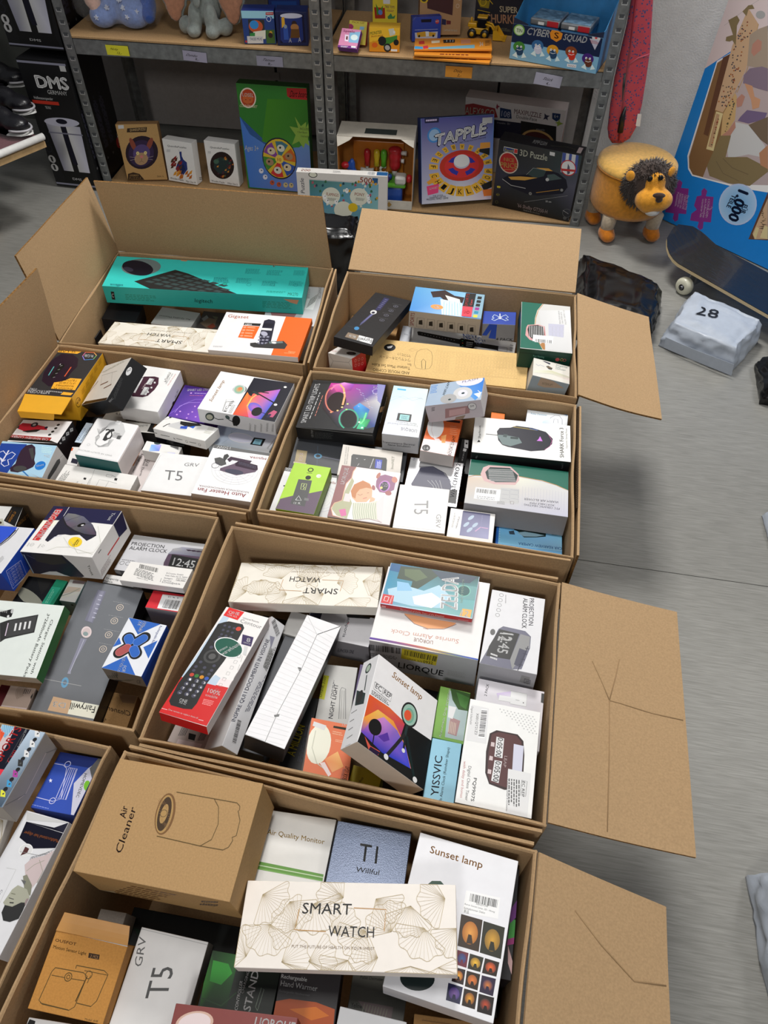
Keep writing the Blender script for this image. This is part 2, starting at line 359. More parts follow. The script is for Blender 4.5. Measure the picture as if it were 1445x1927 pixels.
# ------------------------------------------------------------------ steel shelf units
def shelf_unit(x0, x1, label):
    t = thing('steel_shelf', label, 'shelf', sl(x0, 0, 0), YS, 'galvanised shelf units'); w = x1 - x0; dp = 0.46
    for (px, py, sx, sy) in ((0, 0, 1, 1), (w, 0, -1, 1), (0, dp, 1, -1), (w, dp, -1, -1)):
        bm = bmesh.new()
        bm_box(bm, min(px, px + sx * 0.036), py, 0, max(px, px + sx * 0.036), py + sy * 0.002, 1.95) if sy > 0 else bm_box(bm, min(px, px + sx * 0.036), py - 0.002, 0, max(px, px + sx * 0.036), py, 1.95)
        bm_box(bm, px if sx > 0 else px - 0.002, min(py, py + sy * 0.036), 0, px + 0.002 if sx > 0 else px, max(py, py + sy * 0.036), 1.95)
        u = obj('upright', bm, M_ZINC, t)
        bm = bmesh.new(); bl = bmesh.new(); yy = py - 0.0006 if sy > 0 else py
        for k in range(46):
            z = 0.022 + k * 0.038; cx = px + sx * 0.018
            bm_box(bm, cx - 0.008, yy, z, cx + 0.008, yy + 0.0006, z + 0.011)
            bm_box(bl, cx - 0.009, yy - 0.0016, z - 0.0028, cx + 0.009, yy + 0.0004, z); bm_box(bl, cx - 0.0095, yy - 0.0014, z, cx - 0.0075, yy + 0.0004, z + 0.006); bm_box(bl, cx + 0.0075, yy - 0.0014, z, cx + 0.0095, yy + 0.0004, z + 0.006)
            cy = py + sy * 0.019; xx = px - 0.0006 if sx > 0 else px
            bm_box(bm, xx, cy - 0.007, z, xx + 0.0006, cy + 0.007, z + 0.011)
        obj('slot_row', bm, M_DARKSTEEL, u)['kind'] = 'stuff'; obj('slot_lips', bl, mat('bright_zinc', '#d0d2d3', rough=0.3, metal=0.8), u)['kind'] = 'stuff'
    for z in (0.0, 0.497, 1.02, 1.55):
        for y in (0.0025, dp - 0.0295) if z else ():
            bm = bmesh.new(); bm_box(bm, 0.037, y, z, w - 0.037, y + 0.002, z + 0.05); bm_box(bm, 0.037, y, z + 0.048, w - 0.037, y + 0.027, z + 0.05); bm_box(bm, 0.037, y, z, w - 0.037, y + 0.010, z + 0.0015)
            obj('beam', bm, M_ZINC, t)
        for x in (0.003, w - 0.028) if z else (): box_obj('side_beam', x, 0.037, z, x + 0.025, dp - 0.037, z + 0.05, M_ZINC, t)
        bz = z + 0.0505 if z else 0.0035
        box_obj('shelf_board', 0.005, 0.004, bz, w - 0.005, dp - 0.006, bz + 0.007, M_BOARD, t, 0.001)
    return t
shelf_unit(-1.938, -0.997, 'galvanised steel shelf bay carrying plush toys and mug boxes')
shelf_unit(-0.993, 0.0, 'galvanised steel shelf bay with toy boxes and a blue display tray')
def price_tag(label, x, z, w, h, col, lines, tilt=0.0):
    t = thing('price_tag', label, 'price tag', sl(x, -0.0006, z), 0, 'price tags on the shelf beams', Quaternion((0, 0, 1), YS) @ Quaternion((0, 1, 0), R(tilt)))
    box_obj('paper', 0, -0.001, 0, w, 0, h, mat('paper_' + col, col, rough=0.6, noise_amt=0.03), t, 0.0)
    P = Print(Vector((0, -0.001, 0)), Vector((1, 0, 0)), Vector((0, 0, 1)), Vector((0, -1, 0)))
    for s_, u, v, hh, ww in lines: text_op(P, s_, lin('3a3530'), u * w, v * h, ww * w, -0.04 * h, 0, hh * h, 0.1, 1)
    v, f, c = P.sets['lettering']; col_mesh('lettering', v, f, c, M_PRINT, t)
price_tag('yellow handwritten price tag on the shelf beam under the bagged toy', -1.782, 0.503, 0.083, 0.031, '#d8d22e', [('Nicky', .18, .55, .22, .33), ('12,-', .45, .15, .25, .2)])
price_tag('lilac handwritten price tag on the beam below the grey elephant', -1.50, 0.502, 0.086, 0.031, '#9c98ac', [('Dumbo', .12, .5, .25, .45), ('8,-', .5, .15, .25, .15)], 3)
price_tag('lilac price tag on the beam below the mug boxes', -1.232, 0.5, 0.094, 0.031, '#8d8a9a', [('Tassen', .2, .55, .25, .45), ('8,-', .42, .15, .25, .15)])
price_tag('orange handwritten price tag under the orange pouches', -0.566, 0.504, 0.092, 0.034, '#e0942c', [('Dots', .3, .5, .25, .3), ('2,-', .45, .12, .25, .15)])
price_tag('lilac price tag hanging slightly crooked below the blue display tray', -0.262, 0.501, 0.092, 0.036, '#a5a2b2', [('Stück', .3, .5, .25, .35), ('4,-', .45, .12, .25, .15)], 6)

# ------------------------------------------------------------------ shipping cartons
CARTONS={"C5":[[-0.0243,0.5793],-0.1883,0.6179,0.4253],"F":[[-0.1241,0.1459],-0.2117,0.6216,0.41],"SR":[[0.087,1.0456],-0.1657,0.6046,0.4248],"BR":[[0.157,1.4698],-0.1489,0.6018,0.4042],"BL":[[-0.4641,1.5565],-0.105,0.5939,0.4057],"SL":[[-0.5178,1.1312],-0.1642,0.5968,0.4076],"ML":[[-0.6428,0.6964],-0.1446,0.6,0.4305],"FL":[[-0.7335,0.2937],-0.1836,0.6,0.363]}
FLAPS=[["BL","back",[[-0.1475,1.7271,0.4],[-0.7381,1.7893,0.4],[-0.7378,1.772,0.6005],[-0.1653,1.7117,0.6005]]],["BL","left",[[-0.7381,1.7893,0.4],[-0.7807,1.3859,0.4],[-0.806,1.4034,0.6126],[-0.7636,1.7895,0.5987]]],["SL","left",[[-0.7788,1.381,0.4],[-0.8455,0.9789,0.4],[-0.8102,1.0198,0.6193],[-0.7536,1.3733,0.6035]]],["BR","back",[[0.4846,1.625,0.4],[-0.1105,1.7143,0.4],[-0.0759,1.8985,0.472],[0.5096,1.8109,0.4721]]],["BR","right",[[0.4246,1.2253,0.4],[0.4846,1.625,0.4],[0.6734,1.59,0.355],[0.6197,1.2059,0.3541]]],["C5","right",[[0.2394,0.3126,0.4],[0.319,0.7303,0.4],[0.5159,0.6791,0.3851],[0.4452,0.278,0.3847]]],["F","right",[[0.1367,-0.1198,0.4],[0.2228,0.281,0.4],[0.4014,0.2234,0.3466],[0.3576,-0.008,0.3449]]]]
POSE={"tool":[[-0.0588,2.7884,0.0118],-0.0911,0.2908,0.2703]}
CLAB = {'C5': 'open brown carton in the middle holding a remote, game case and clock boxes', 'F': 'nearest open brown carton with the big air cleaner box and sunset lamp box', 'SR': 'open brown carton holding the rainbow light strip box and the gaming mouse box',
        'BR': 'open brown carton with cream keyboard box and its rear flap leaning back', 'BL': 'open brown carton with the turquoise keyboard box and raised flaps', 'SL': 'open brown carton with the yellow mouse box and one raised side flap',
        'ML': 'open brown carton holding the ergonomic mouse box and grey flosser box', 'FL': 'open brown carton cut off by the frame holding the hair clipper box'}
HANG = {('C5', 'front'): .001, ('F', 'back'): .001, ('C5', 'back'): .006, ('SR', 'front'): .015, ('SL', 'front'): .001, ('ML', 'back'): .001, ('BL', 'right'): .004, ('SR', 'right'): .01}
SIDE = {'front': 0, 'right': 1, 'back': 2, 'left': 3}
ZR = 0.40
def carton(key, c, yaw, w, d):
    t = thing('open_carton', CLAB[key], 'carton', (c[0], c[1], 0), yaw, 'open shipping cartons')
    cs = [Vector((-w / 2, -d / 2, 0)), Vector((w / 2, -d / 2, 0)), Vector((w / 2, d / 2, 0)), Vector((-w / 2, d / 2, 0))]; th = 0.0055
    box_obj('carton_bottom', -w / 2 + 0.004, -d / 2 + 0.004, 0.0005, w / 2 - 0.004, d / 2 - 0.004, 0.005, M_CARTON, t)
    up = {s for k, s, q in FLAPS if k == key}
    for s, i in SIDE.items():
        a, b = cs[i], cs[(i + 1) % 4]; dr = (b - a).normalized(); out = Vector((dr.y, -dr.x, 0)); L_ = (b - a).length; v = []; f = []; n = 16; prof = [(-th, 0.0), (-th, ZR * 0.45), (-th, ZR * 0.8), (-th, ZR - 0.003), (-th * 0.6, ZR - 0.0005), (-th * 0.2, ZR), (0, ZR - 0.0025), (0, ZR * 0.75), (0, ZR * 0.4), (0, 0)]
        rnd = random.Random(key + s); ph = rnd.uniform(0, 6)
        for k in range(n + 1):
            u = k / n
            for (o_, z) in prof:
                bul = 0.003 * math.sin(math.pi * u) * (z / ZR) * math.sin(2.3 * math.pi * u + ph)
                dz = (0.0022 * noise.noise(Vector((u * 6, ph, 0))) - 0.003 * (abs(2 * u - 1) ** 12)) if z > ZR * 0.9 else 0
                v.append(a + dr * (L_ * u) + out * (o_ - (0.003 if bul > 0 else 0) * 0 + min(bul, 0.0)) + Vector((0, 0, max(z + dz, 0.0005))))
        m_ = len(prof)
        for k in range(n):
            for j in range(m_ - 1): f.append((k * m_ + j, k * m_ + j + 1, (k + 1) * m_ + j + 1, (k + 1) * m_ + j))
        f.append(tuple(range(m_))); f.append(tuple(n * m_ + j for j in range(m_ - 1, -1, -1)))
        pydata('wall_panel', v, f, M_CARTON, t, False)
        if (key, s) in HANG:   # the flap of this side is folded down outside and hangs close to the wall
            tl = HANG[key, s]
            a2 = a + out * 0.0004 + Vector((0, 0, ZR - 0.001)) + dr * 0.006; b2 = b + out * 0.0004 + Vector((0, 0, ZR - 0.001)) - dr * 0.006
            o4 = out * 0.0047
            e2 = b2 + out * tl - Vector((0, 0, 0.2)) - dr * 0.01; e1 = a2 + out * tl - Vector((0, 0, 0.2)) + dr * 0.01
            slab('folded_flap', (a2 + o4 + Vector((0, 0, 0)), b2 + o4, e2 + o4 * 0.3, e1 + o4 * 0.3), -0.0045 if False else 0.0045, M_CARTON, t, 0.0015, 8, M_CUT)
    inv = t.matrix_basis.inverted() if False else (Matrix.Translation((c[0], c[1], 0)) @ Matrix.Rotation(yaw, 4, 'Z')).inverted()
    for k, s, q in FLAPS:
        if k != key: continue
        A, B, E, D_ = [inv @ Vector(p) for p in q]
        dr = (B - A).normalized(); out = Vector((dr.y, -dr.x, 0))
        A = A + dr * 0.004 + Vector((0, 0, 0.001)); B = B - dr * 0.004 + Vector((0, 0, 0.001))
        f_ = slab('raised_flap' if E.z > ZR + 0.05 else 'open_flap', (A, B, E, D_), 0.0045, M_CARTON, t, 0.004 if E.z < 0.45 else -0.002, 10, M_CUT)
        crease_sets = {('C5', 'right'): [[(.03, .62), (.22, .55), (.38, .52), (.46, .50), (.60, .48), (.78, .44), (.98, .42)], [(.46, .50), (.25, .48), (.02, .46)][:0], [(.46, .50), (.45, .35), (.44, .2), (.45, .02)][:0], [(.50, .98), (.50, .75), (.51, .5), (.51, .42)], [(.51, .42), (.30, .42), (.02, .41)], [(.51, .42), (.58, .36), (.66, .28)], [(.51, .42), (.62, .47), (.70, .50)]][3:],
                       ('F', 'right'): [[(.85, .30), (.75, .5), (.62, .75), (.6, .98)]]}.get((k, s), [])
        for cr in crease_sets:
            pts = []
            for (u, w_) in cr:
                p = A * (1 - u) * (1 - w_) + B * u * (1 - w_) + E * u * w_ + D_ * (1 - u) * w_
                nrm = (B - A).cross(D_ - A).normalized(); pts.append(p + nrm * (0.004 * math.sin(math.pi * w_) * (0.6 + 0.4 * math.cos(2 * u)) + 0.0015 * noise.noise(p * 9) - 0.0048))
            tube_obj('crease', pts, 0.0008, mat('crease_line', '#9c7f5b', rough=0.8), f_, 6)
    if key in ('SR', 'BR'):   # torn rim that shows the corrugation
        x = w / 2 + 0.002; v = []; f = []; n = 120 if key == 'SR' else 60; y0, y1 = (d / 2 - 0.01, -d / 2 + 0.12) if key == 'SR' else (-d / 2 + 0.2, -d / 2 + 0.01)
        for k in range(n + 1):
            y = y0 + (y1 - y0) * k / n; q = 0.0025 if k % 2 else -0.001
            v += [(x + q, y, ZR + 0.0005), (x + q + 0.0016, y, ZR + 0.0005), (x + q, y, ZR - 0.03), (x + q + 0.0016, y, ZR - 0.03)]
        for k in range(n):
            b = 4 * k; f += [(b, b + 1, b + 5, b + 4), (b + 1, b + 3, b + 7, b + 5), (b + 2, b, b + 4, b + 6)]
        pydata('corrugated_edge', v, f, mat('corrugation', '#4a3620', rough=0.9), t)
    return t
for k_, (c_, yaw_, w_, d_) in CARTONS.items(): carton(k_, c_, yaw_, w_, d_)

# ------------------------------------------------------------------ product boxes (size, place and print of every box, in metres and tenths of a millimetre)
DATA=json.loads(r'''[["keyboard_set_box","long turquoise keyboard and mouse set box with crushed corners, on top of the back carton","box","","coated",[-0.4727,1.6653,0.3549],[0.9997,0.0078,0.0109,-0.0183],[0.511,0.1362,0.05],0.8,{"*":"2fc0b8","S":"2aa79f"},[[0,546,215,78,262,176,106,-38,401,-215,-516,0,-120,0],[0,836,292,83,50,-14,27,18,-51,14],[0,836,363,62,50,-14,27,18,-50,14],[0,836,434,41,50,-14,27,18,-50,14],[0,836,504,21,50,-14,27,17,-50,14],[0,836,575,1,49,0,27,2,-50,14],[0,836,337,112,50,-15,27,18,-51,15],[0,836,408,91,50,-14,27,17,-50,14],[0,836,479,70,50,-14,27,17,-50,14],[0,836,549,49,50,-14,28,17,-50,14],[0,836,620,28,49,-14,28,17,-50,14],[0,836,690,7,49,-6,27,10,-49,14],[0,836,382,141,50,-15,27,18,-50,15],[0,836,453,119,50,-14,28,18,-51,14],[0,836,524,98,50,-14,28,18,-51,14],[0,836,595,77,50,-14,27,18,-50,14],[0,836,665,56,50,-14,28,18,-50,14],[0,836,735,35,50,-14,27,18,-49,14],[0,836,805,15,49,-14,28,17,-49,14],[0,836,427,169,51,-14,27,18,-51,14],[0,836,499,148,50,-14,28,17,-51,15],[0,836,570,127,50,-14,28,17,-51,15],[0,836,641,106,50,-15,27,18,-50,14],[0,836,711,85,50,-15,28,18,-50,14],[0,836,781,63,50,-14,28,18,-50,14],[0,836,851,43,49,-14,28,17,-49,14],[0,836,473,199,51,-15,27,18,-51,15],[0,836,545,177,50,-14,28,18,-51,14],[0,836,616,156,50,-15,28,18,-51,14],[0,836,687,134,50,-14,28,18,-50,14],[0,836,757,113,50,-14,28,18,-50,14],[0,836,828,92,49,-14,28,17,-50,15],[3,1655,218,265,138,36,-45,103],[3,274,195,250,115,0,-43,96],[3,820,131,225,38,-2,-15,29],[7,648,998,259,123,3,-1,68,6],[7,648,1158,257,123,3,0,68,5],[7,648,1359,275,99,3,0,68,6],[7,648,786,125,121,3,-3,66,6],[7,648,951,133,121,3,-1,66,6],[7,648,1145,117,121,3,0,66,5],[7,648,1342,137,116,3,0,66,5],[6,357,1353,18,74,1,-2,37,"MK270"],[7,391,1191,39,146,3,3,24,2],[7,648,62,1,99,0,-15,45,1],[3,648,116,18,14,0,0,14],[3,681,876,113,17,0,0,17],[5,375,876,113,17,8],[5,375,1052,122,17,8],[5,375,1225,140,17,8],[5,375,1394,151,17,8],[0,1859,1191,388,20,-13,-16,-8],[0,2950,488,388,55,0,-12,-15,-40,2],[16,546,662,51,130,-1,7,33,"logitech",0.2],[10,546,53,99,24,0,-8,-70,-24,1],[17,647,149,33,236,0,5,55,4],[17,647,1161,37,256,3,6,61,5],[16,3822,49,50,15,-1,7,33,"C",0.3],[10,2950,1325,123,111,0,-16,-38,-46,11]]],
["phone_box","white and orange cordless phone box lying beneath the turquoise keyboard box","box","","coated",[-0.3065,1.4462,0.375],[0.9974,0.001,-0.0158,-0.0702],[0.2203,0.153,0.015],0.8,{"*":"e6e4e4","E":"f0742a"},[[0,3682,439,436,190,0,0,-435,-185,0],[6,3426,29,375,151,3,-4,36,"Gigaset",0.1],[0,546,165,327,120,6,-1,-30,-117,-2],[6,3822,175,302,51,2,-3,18,"A280HX"],[0,3682,167,295,118,4,-6,-142,-112,2],[3,3735,182,278,11,0,0,11],[7,3786,201,272,64,0,-2,16,2],[3,3735,184,245,11,0,0,11],[7,3786,202,240,64,0,-2,16,2],[3,3735,185,213,11,0,0,11],[7,3786,204,207,63,0,-2,16,2],[3,3735,187,181,11,0,0,11],[7,3786,205,175,63,0,-2,16,2],[0,547,298,371,27,19,47,-9,9,-20,33,-286,-74,0,-31,134],[0,3549,301,285,76,2,3,-24,-76,-2],[0,274,302,341,71,3,3,-41,-71,-3],[0,2185,307,193,19,0,3,-17,-19,-1],[0,2185,334,196,19,1,2,-18,-18,0],[0,2185,361,200,19,0,2,-17,-19,-1],[0,2185,311,157,18,1,3,-17,-19,-1],[0,2185,337,161,19,0,2,-17,-18,-1],[0,2185,364,164,19,1,2,-18,-19,0],[0,2185,314,122,19,1,2,-18,-18,0],[0,2185,341,126,18,0,2,-17,-18,0],[0,2185,367,129,19,1,2,-17,-19,-1],[0,2185,317,88,19,0,2,-17,-18,0],[0,2185,344,91,18,0,3,-17,-19,0],[0,2185,370,95,19,0,2,-17,-18,-1],[3,2731,337,223,25,-1,-9,25],[0,819,268,109,35,10,50,-23,61,51,77,14,36,-38,-8,-48,-214,-10,-29,15],[0,1655,391,140,93,16,9,-18,-90,-20],[3,3549,430,133,17,1,-4,11],[6,4024,551,45,49,1,0,15,"Gigaset"],[7,4024,527,31,77,3,-1,7,1],[7,2457,27,34,74,4,-2,15,2]]],
["smartwatch_box","fan-patterned smart watch box half covered by the white and orange phone box","box","slim fan-patterned smart watch boxes","coated",[-0.5624,1.4785,0.3294],[0.1214,-0.0584,-0.0032,0.9909],[0.3138,0.0894,0.0221],0.8,{"*":"eae5da"},[[9,2984,70,36,92,286,148],[9,2984,204,41,92,10,129],[9,2984,343,33,92,324,115],[9,2984,447,23,92,196,133],[9,2984,551,23,92,101,147],[9,2984,718,21,92,287,116],[9,2984,839,20,92,1,145],[9,2984,107,108,92,354,145],[9,2984,239,127,92,194,137],[9,2984,363,126,92,249,149],[9,2984,526,110,92,130,117],[9,2984,616,104,92,108,134],[9,2984,737,119,92,122,122],[9,2984,907,114,92,114,129],[9,2984,75,189,92,351,111],[9,2984,205,209,92,7,142],[9,2984,313,202,92,3,112],[9,2984,432,212,92,71,140],[9,2984,599,211,92,124,124],[9,2984,706,207,92,39,140],[9,2984,848,209,92,13,148],[6,546,260,158,206,0,0,33,"SMART"],[6,546,377,95,188,0,0,31,"WATCH"],[2,2948,9,247,171,-9,-61,130,-3],[2,2948,9,475,179,135,-3,-5,-64],[6,2166,233,60,336,0,0,8,"PUT THE FUTURE OF HEALTH ON YOUR WRIST"]]],
["device_box","matt black box under the left end of the turquoise keyboard box","box","","coated",[-0.7006,1.6106,0.284],[0.9989,0.0128,0.0217,-0.04],[0.0891,0.0701,0.0456],0.8,{"*":"17171b"},[[17,1076,116,128,80,0,8,0,3]]],
["earbud_box","small black box with gold lettering in the near corner of the back carton","box","","coated",[-0.752,1.5403,0.28],[0.9974,0.0012,0.0016,-0.0717],[0.0029,0.037,0.03],0.8,{"*":"141214"},[[6,3475,1,25,0,63,0,12,"Trimmer",0.2]]],
["cable_box","plain white box tucked beside the small black gold-lettered box","box","","coated",[-0.7481,1.5683,0.2286],[0.9986,0.0126,0.0225,-0.0468],[0.0057,0.0578,0.0509],0.8,{"*":"dcdcdc"},[]],
["monitor_box","pale grey air quality monitor box lying between the turquoise box and the smart watch box","box","","coated",[-0.5695,1.6293,0.25],[0.1048,0.005,-0.0013,0.9945],[0.1095,0.0742,0.05],0.8,{"*":"cfcfcd","N":"e0e0e0"},[[6,1092,42,92,254,11,-7,17,"Air Quality Monitor"]]],
["photo_print_box","dark box with a brown flower photo wedged beside the phone box","box","","coated",[-0.4776,1.6323,0.2401],[0.9988,0.0086,0.0213,-0.0442],[0.0627,0.0807,0.05],0.8,{"*":"4b4643"},[[0,1893,10,77,49,75,65,-11,8,-87,-53,-31],[0,2115,73,44,36,50,30,-39,-26,-33],[0,2184,9,132,28,50,22,-30,-26,-49],[0,1637,80,178,49,-2,-2,-45]]],
["fan_heater_box","grey fan heater box with a barcode label under the far end of the turquoise box","box","green and grey fan heater boxes","coated",[-0.2483,1.6294,0.2357],[0.9993,-0.0155,0.0001,-0.0332],[0.1365,0.1833,0.11],0.8,{"*":"cfcfd2","W":"2b6a57"},[[7,2184,301,313,-18,209,-30,-3,4],[0,3822,276,215,72,-5,7,140,-74,6],[8,546,3822,293,223,54,94,13,129],[0,2679,40,144,110,27,84,-23,-20,-93,-137,-14],[6,1911,361,367,-14,155,21,2,"PTC CERAMIC"]]],
["plain_box","plain brown carton at the bottom of the back carton, under the black toothbrush box","box","","kraft",[-0.0466,1.6129,0.1265],[0.9954,-0.0664,0.0147,-0.0681],[0.1347,0.1208,0.15],0.8,{"*":"b68d5c"},[]],
["water_flosser_box","black boxed electric flosser lying askew on a plain brown carton","box","boxed flossers with a beige and white label","coated",[-0.0349,1.5163,0.3653],[0.1785,0.0159,0.0774,0.9808],[0.1003,0.2704,0.025],0.8,{"*":"1d1d20"},[[0,821,197,49,-43,2,-5,208,34,19],[0,1367,183,278,-22,8,20,206,10,56,8,-47],[0,2187,174,290,-7,-1,22,191,3,21],[0,1640,182,77,-21,-4,-1,10,21,4],[0,1640,182,105,-22,-3,-1,10,22,3],[0,1640,181,133,-21,-3,-1,10,22,3],[0,1640,181,161,-21,-3,-1,10,21,3],[0,1640,181,189,-21,-3,-1,10,21,3],[0,1640,181,217,-22,-4,0,10,21,4],[3,3276,180,310,-23,-4,-6,33],[3,547,179,318,-12,-2,-2,16],[3,1163,194,591,-17,-3,-5,24],[2,1109,7,263,590,-150,6],[5,2185,71,143,17,7],[7,1365,109,122,-74,-14,2,-9,1],[2,2185,9,74,151,-5,-17],[5,2185,76,226,17,7],[7,1365,113,206,-73,-14,2,-9,1],[2,2185,9,79,235,-6,-17],[5,2185,82,309,17,7],[7,1365,119,289,-72,-14,2,-9,1],[2,2185,9,85,317,-6,-17],[5,2185,82,393,17,7],[7,1365,119,374,-71,-14,2,-9,1],[2,2185,9,85,401,-6,-16],[0,2166,224,672,-83,0,-11,72,88,-3],[0,3549,141,672,-104,0,-15,76,108,-4],[6,3822,157,696,46,0,-7,26,"E3",0.4],[6,546,44,679,92,21,-15,51,"Fairywill",0.1]]],
["action_camera_box","sports camera box with a blue wave picture standing at the back wall","box","","coated",[0.1524,1.5984,0.335],[0.9967,0.002,0.0022,-0.0808],[0.1825,0.1082,0.05],0.8,{"*":"5d92c8","S":"a9a39a"},[[1,4,1436,2237,2766,1164,1,308,386,0,-2,-307,-384,0],[0,802,120,266,104,40,79,-57,74,-7,-9,-88,-77,-31,-92,90,-52,-17],[0,3821,232,244,112,-33,16,-65,-63,-31],[0,3294,203,188,163,-19,9,-164,-138,-4],[2,3839,8,223,171,16,-170],[2,1981,8,234,161,15,-160],[2,3839,8,245,151,14,-150],[2,1981,8,256,141,13,-140],[2,3839,8,261,179,19,-178],[2,1981,8,273,169,17,-168],[2,3839,8,283,158,17,-156],[2,1981,8,295,148,16,-144],[2,3839,8,300,186,21,-180],[2,1981,8,311,176,20,-168],[2,3839,8,322,166,19,-156],[2,1981,8,333,156,19,-144],[2,3839,8,339,194,23,-180],[2,1981,8,349,184,24,-168],[3,3733,191,85,46,3,-6,29],[6,3822,174,66,41,2,-3,33,"4K",0.3],[0,546,381,300,76,3,-3,-168,-80,-4],[6,3396,409,138,-1,155,-21,-1,"SPORTS",0.3],[6,3396,439,153,0,71,-14,0,"Cam"],[0,3397,374,131,75,3,1,-123,-71,-2],[5,2595,409,65,26,10],[6,2595,397,45,32,1,0,36,"HD",0.2],[0,2219,457,303,64,0,0,-298,-71,6],[0,546,472,275,31,0,-2,-35,-31,0],[0,546,470,227,31,0,-2,-34,-31,0],[0,546,469,181,30,0,-2,-34,-31,0],[0,2360,467,134,30,1,-2,-34,-30,0],[0,906,465,89,30,0,-2,-34,-30,0],[0,3524,463,43,30,1,-3,-33,-29,0],[16,2339,38,18,4,110,-29,0,"SPORTS",0.3],[12,1092,7,61,91,52,2,1,-79,-54,-1,1,78],[10,546,75,70,25,8,4,-42,-29,0],[12,1092,7,137,90,51,1,2,-79,-54,-1,1,79],[10,546,150,68,25,8,4,-42,-28,1],[12,1092,7,211,88,52,1,3,-78,-54,-2,-1,79],[10,546,225,67,25,7,5,-41,-29,0],[12,1092,7,286,86,51,1,4,-78,-54,-2,-1,79],[10,546,300,65,25,7,5,-41,-29,0],[12,1092,7,361,84,51,1,4,-78,-53,-2,-2,79],[10,546,375,63,24,7,6,-41,-28,0],[12,1092,7,435,82,51,1,5,-78,-53,-2,-3,79],[10,546,450,61,24,8,6,-42,-28,0]]],
["battery_pack_box","blue four-pack battery box between the wave camera box and the green heater box","box","","coated",[0.2928,1.5858,0.3001],[0.997,-0.0041,-0.0344,-0.0687],[0.0839,0.0562,0.05],0.8,{"*":"1f3f9e","S":"9a9a9c"},[[2,3566,16,68,85,12,33,44,-29,41,32,20,-28,-19,-13,21,-23,-19,-8,-44,28,-40,-34,-20,14,18,19,-14,9],[2,3822,22,121,134,4,-67],[2,3822,16,110,88,15,-23,13,25],[10,859,2,41,49,101,56,-3,-2,-127,-54,5,17,78,-32,-57],[16,546,106,1,124,0,2,23,"4 PACK",0.5]]],
["smartwatch_box","white watch box with a black strap watch pictured across it","box","","coated",[0.193,1.5835,0.2337],[0.9944,-0.0099,0.0283,-0.1017],[0.2932,0.1013,0.0362],0.8,{"*":"e9e7e3"},[[0,546,75,182,12,10,330,-2,6,-62,-334,13],[0,273,405,186,16,21,98,0,16,-74,-11,-26,-103,-2],[0,546,522,189,187,10,3,-56,-183,-9],[2,547,12,701,190,76,5,4,-48,-78,-7],[3,3549,117,167,3,0,0,3],[3,3549,140,166,3,0,0,3],[3,3549,163,166,3,0,0,3],[3,3549,186,166,3,0,0,3],[3,3549,209,165,3,0,0,3],[3,3549,232,165,3,0,0,3],[3,3549,254,165,3,0,0,3],[3,3549,277,164,3,0,0,3],[3,3549,300,164,3,0,0,3],[3,3549,323,164,3,0,0,3],[3,3549,346,164,3,0,0,3],[3,3549,369,163,3,0,0,3],[3,1447,432,179,6,0,0,6],[3,3444,437,149,6,0,0,6],[3,1447,442,118,6,0,0,6],[7,3276,467,114,57,6,-4,68,3],[6,2205,441,198,101,49,-22,74,"NEW",0.5],[6,2477,544,167,69,54,-28,71,"NEW",0.5],[7,2730,799,155,28,0,-5,103,3]]],
["slim_box","slim pale grey box peeping out beside the white watch box","box","","coated",[0.0473,1.5617,0.28],[0.9974,0.0001,0.0017,-0.0725],[0.0246,0.0758,0.03],0.8,{"*":"b9bcc2"},[[6,1639,50,99,-30,6,0,18,"HV"]]],
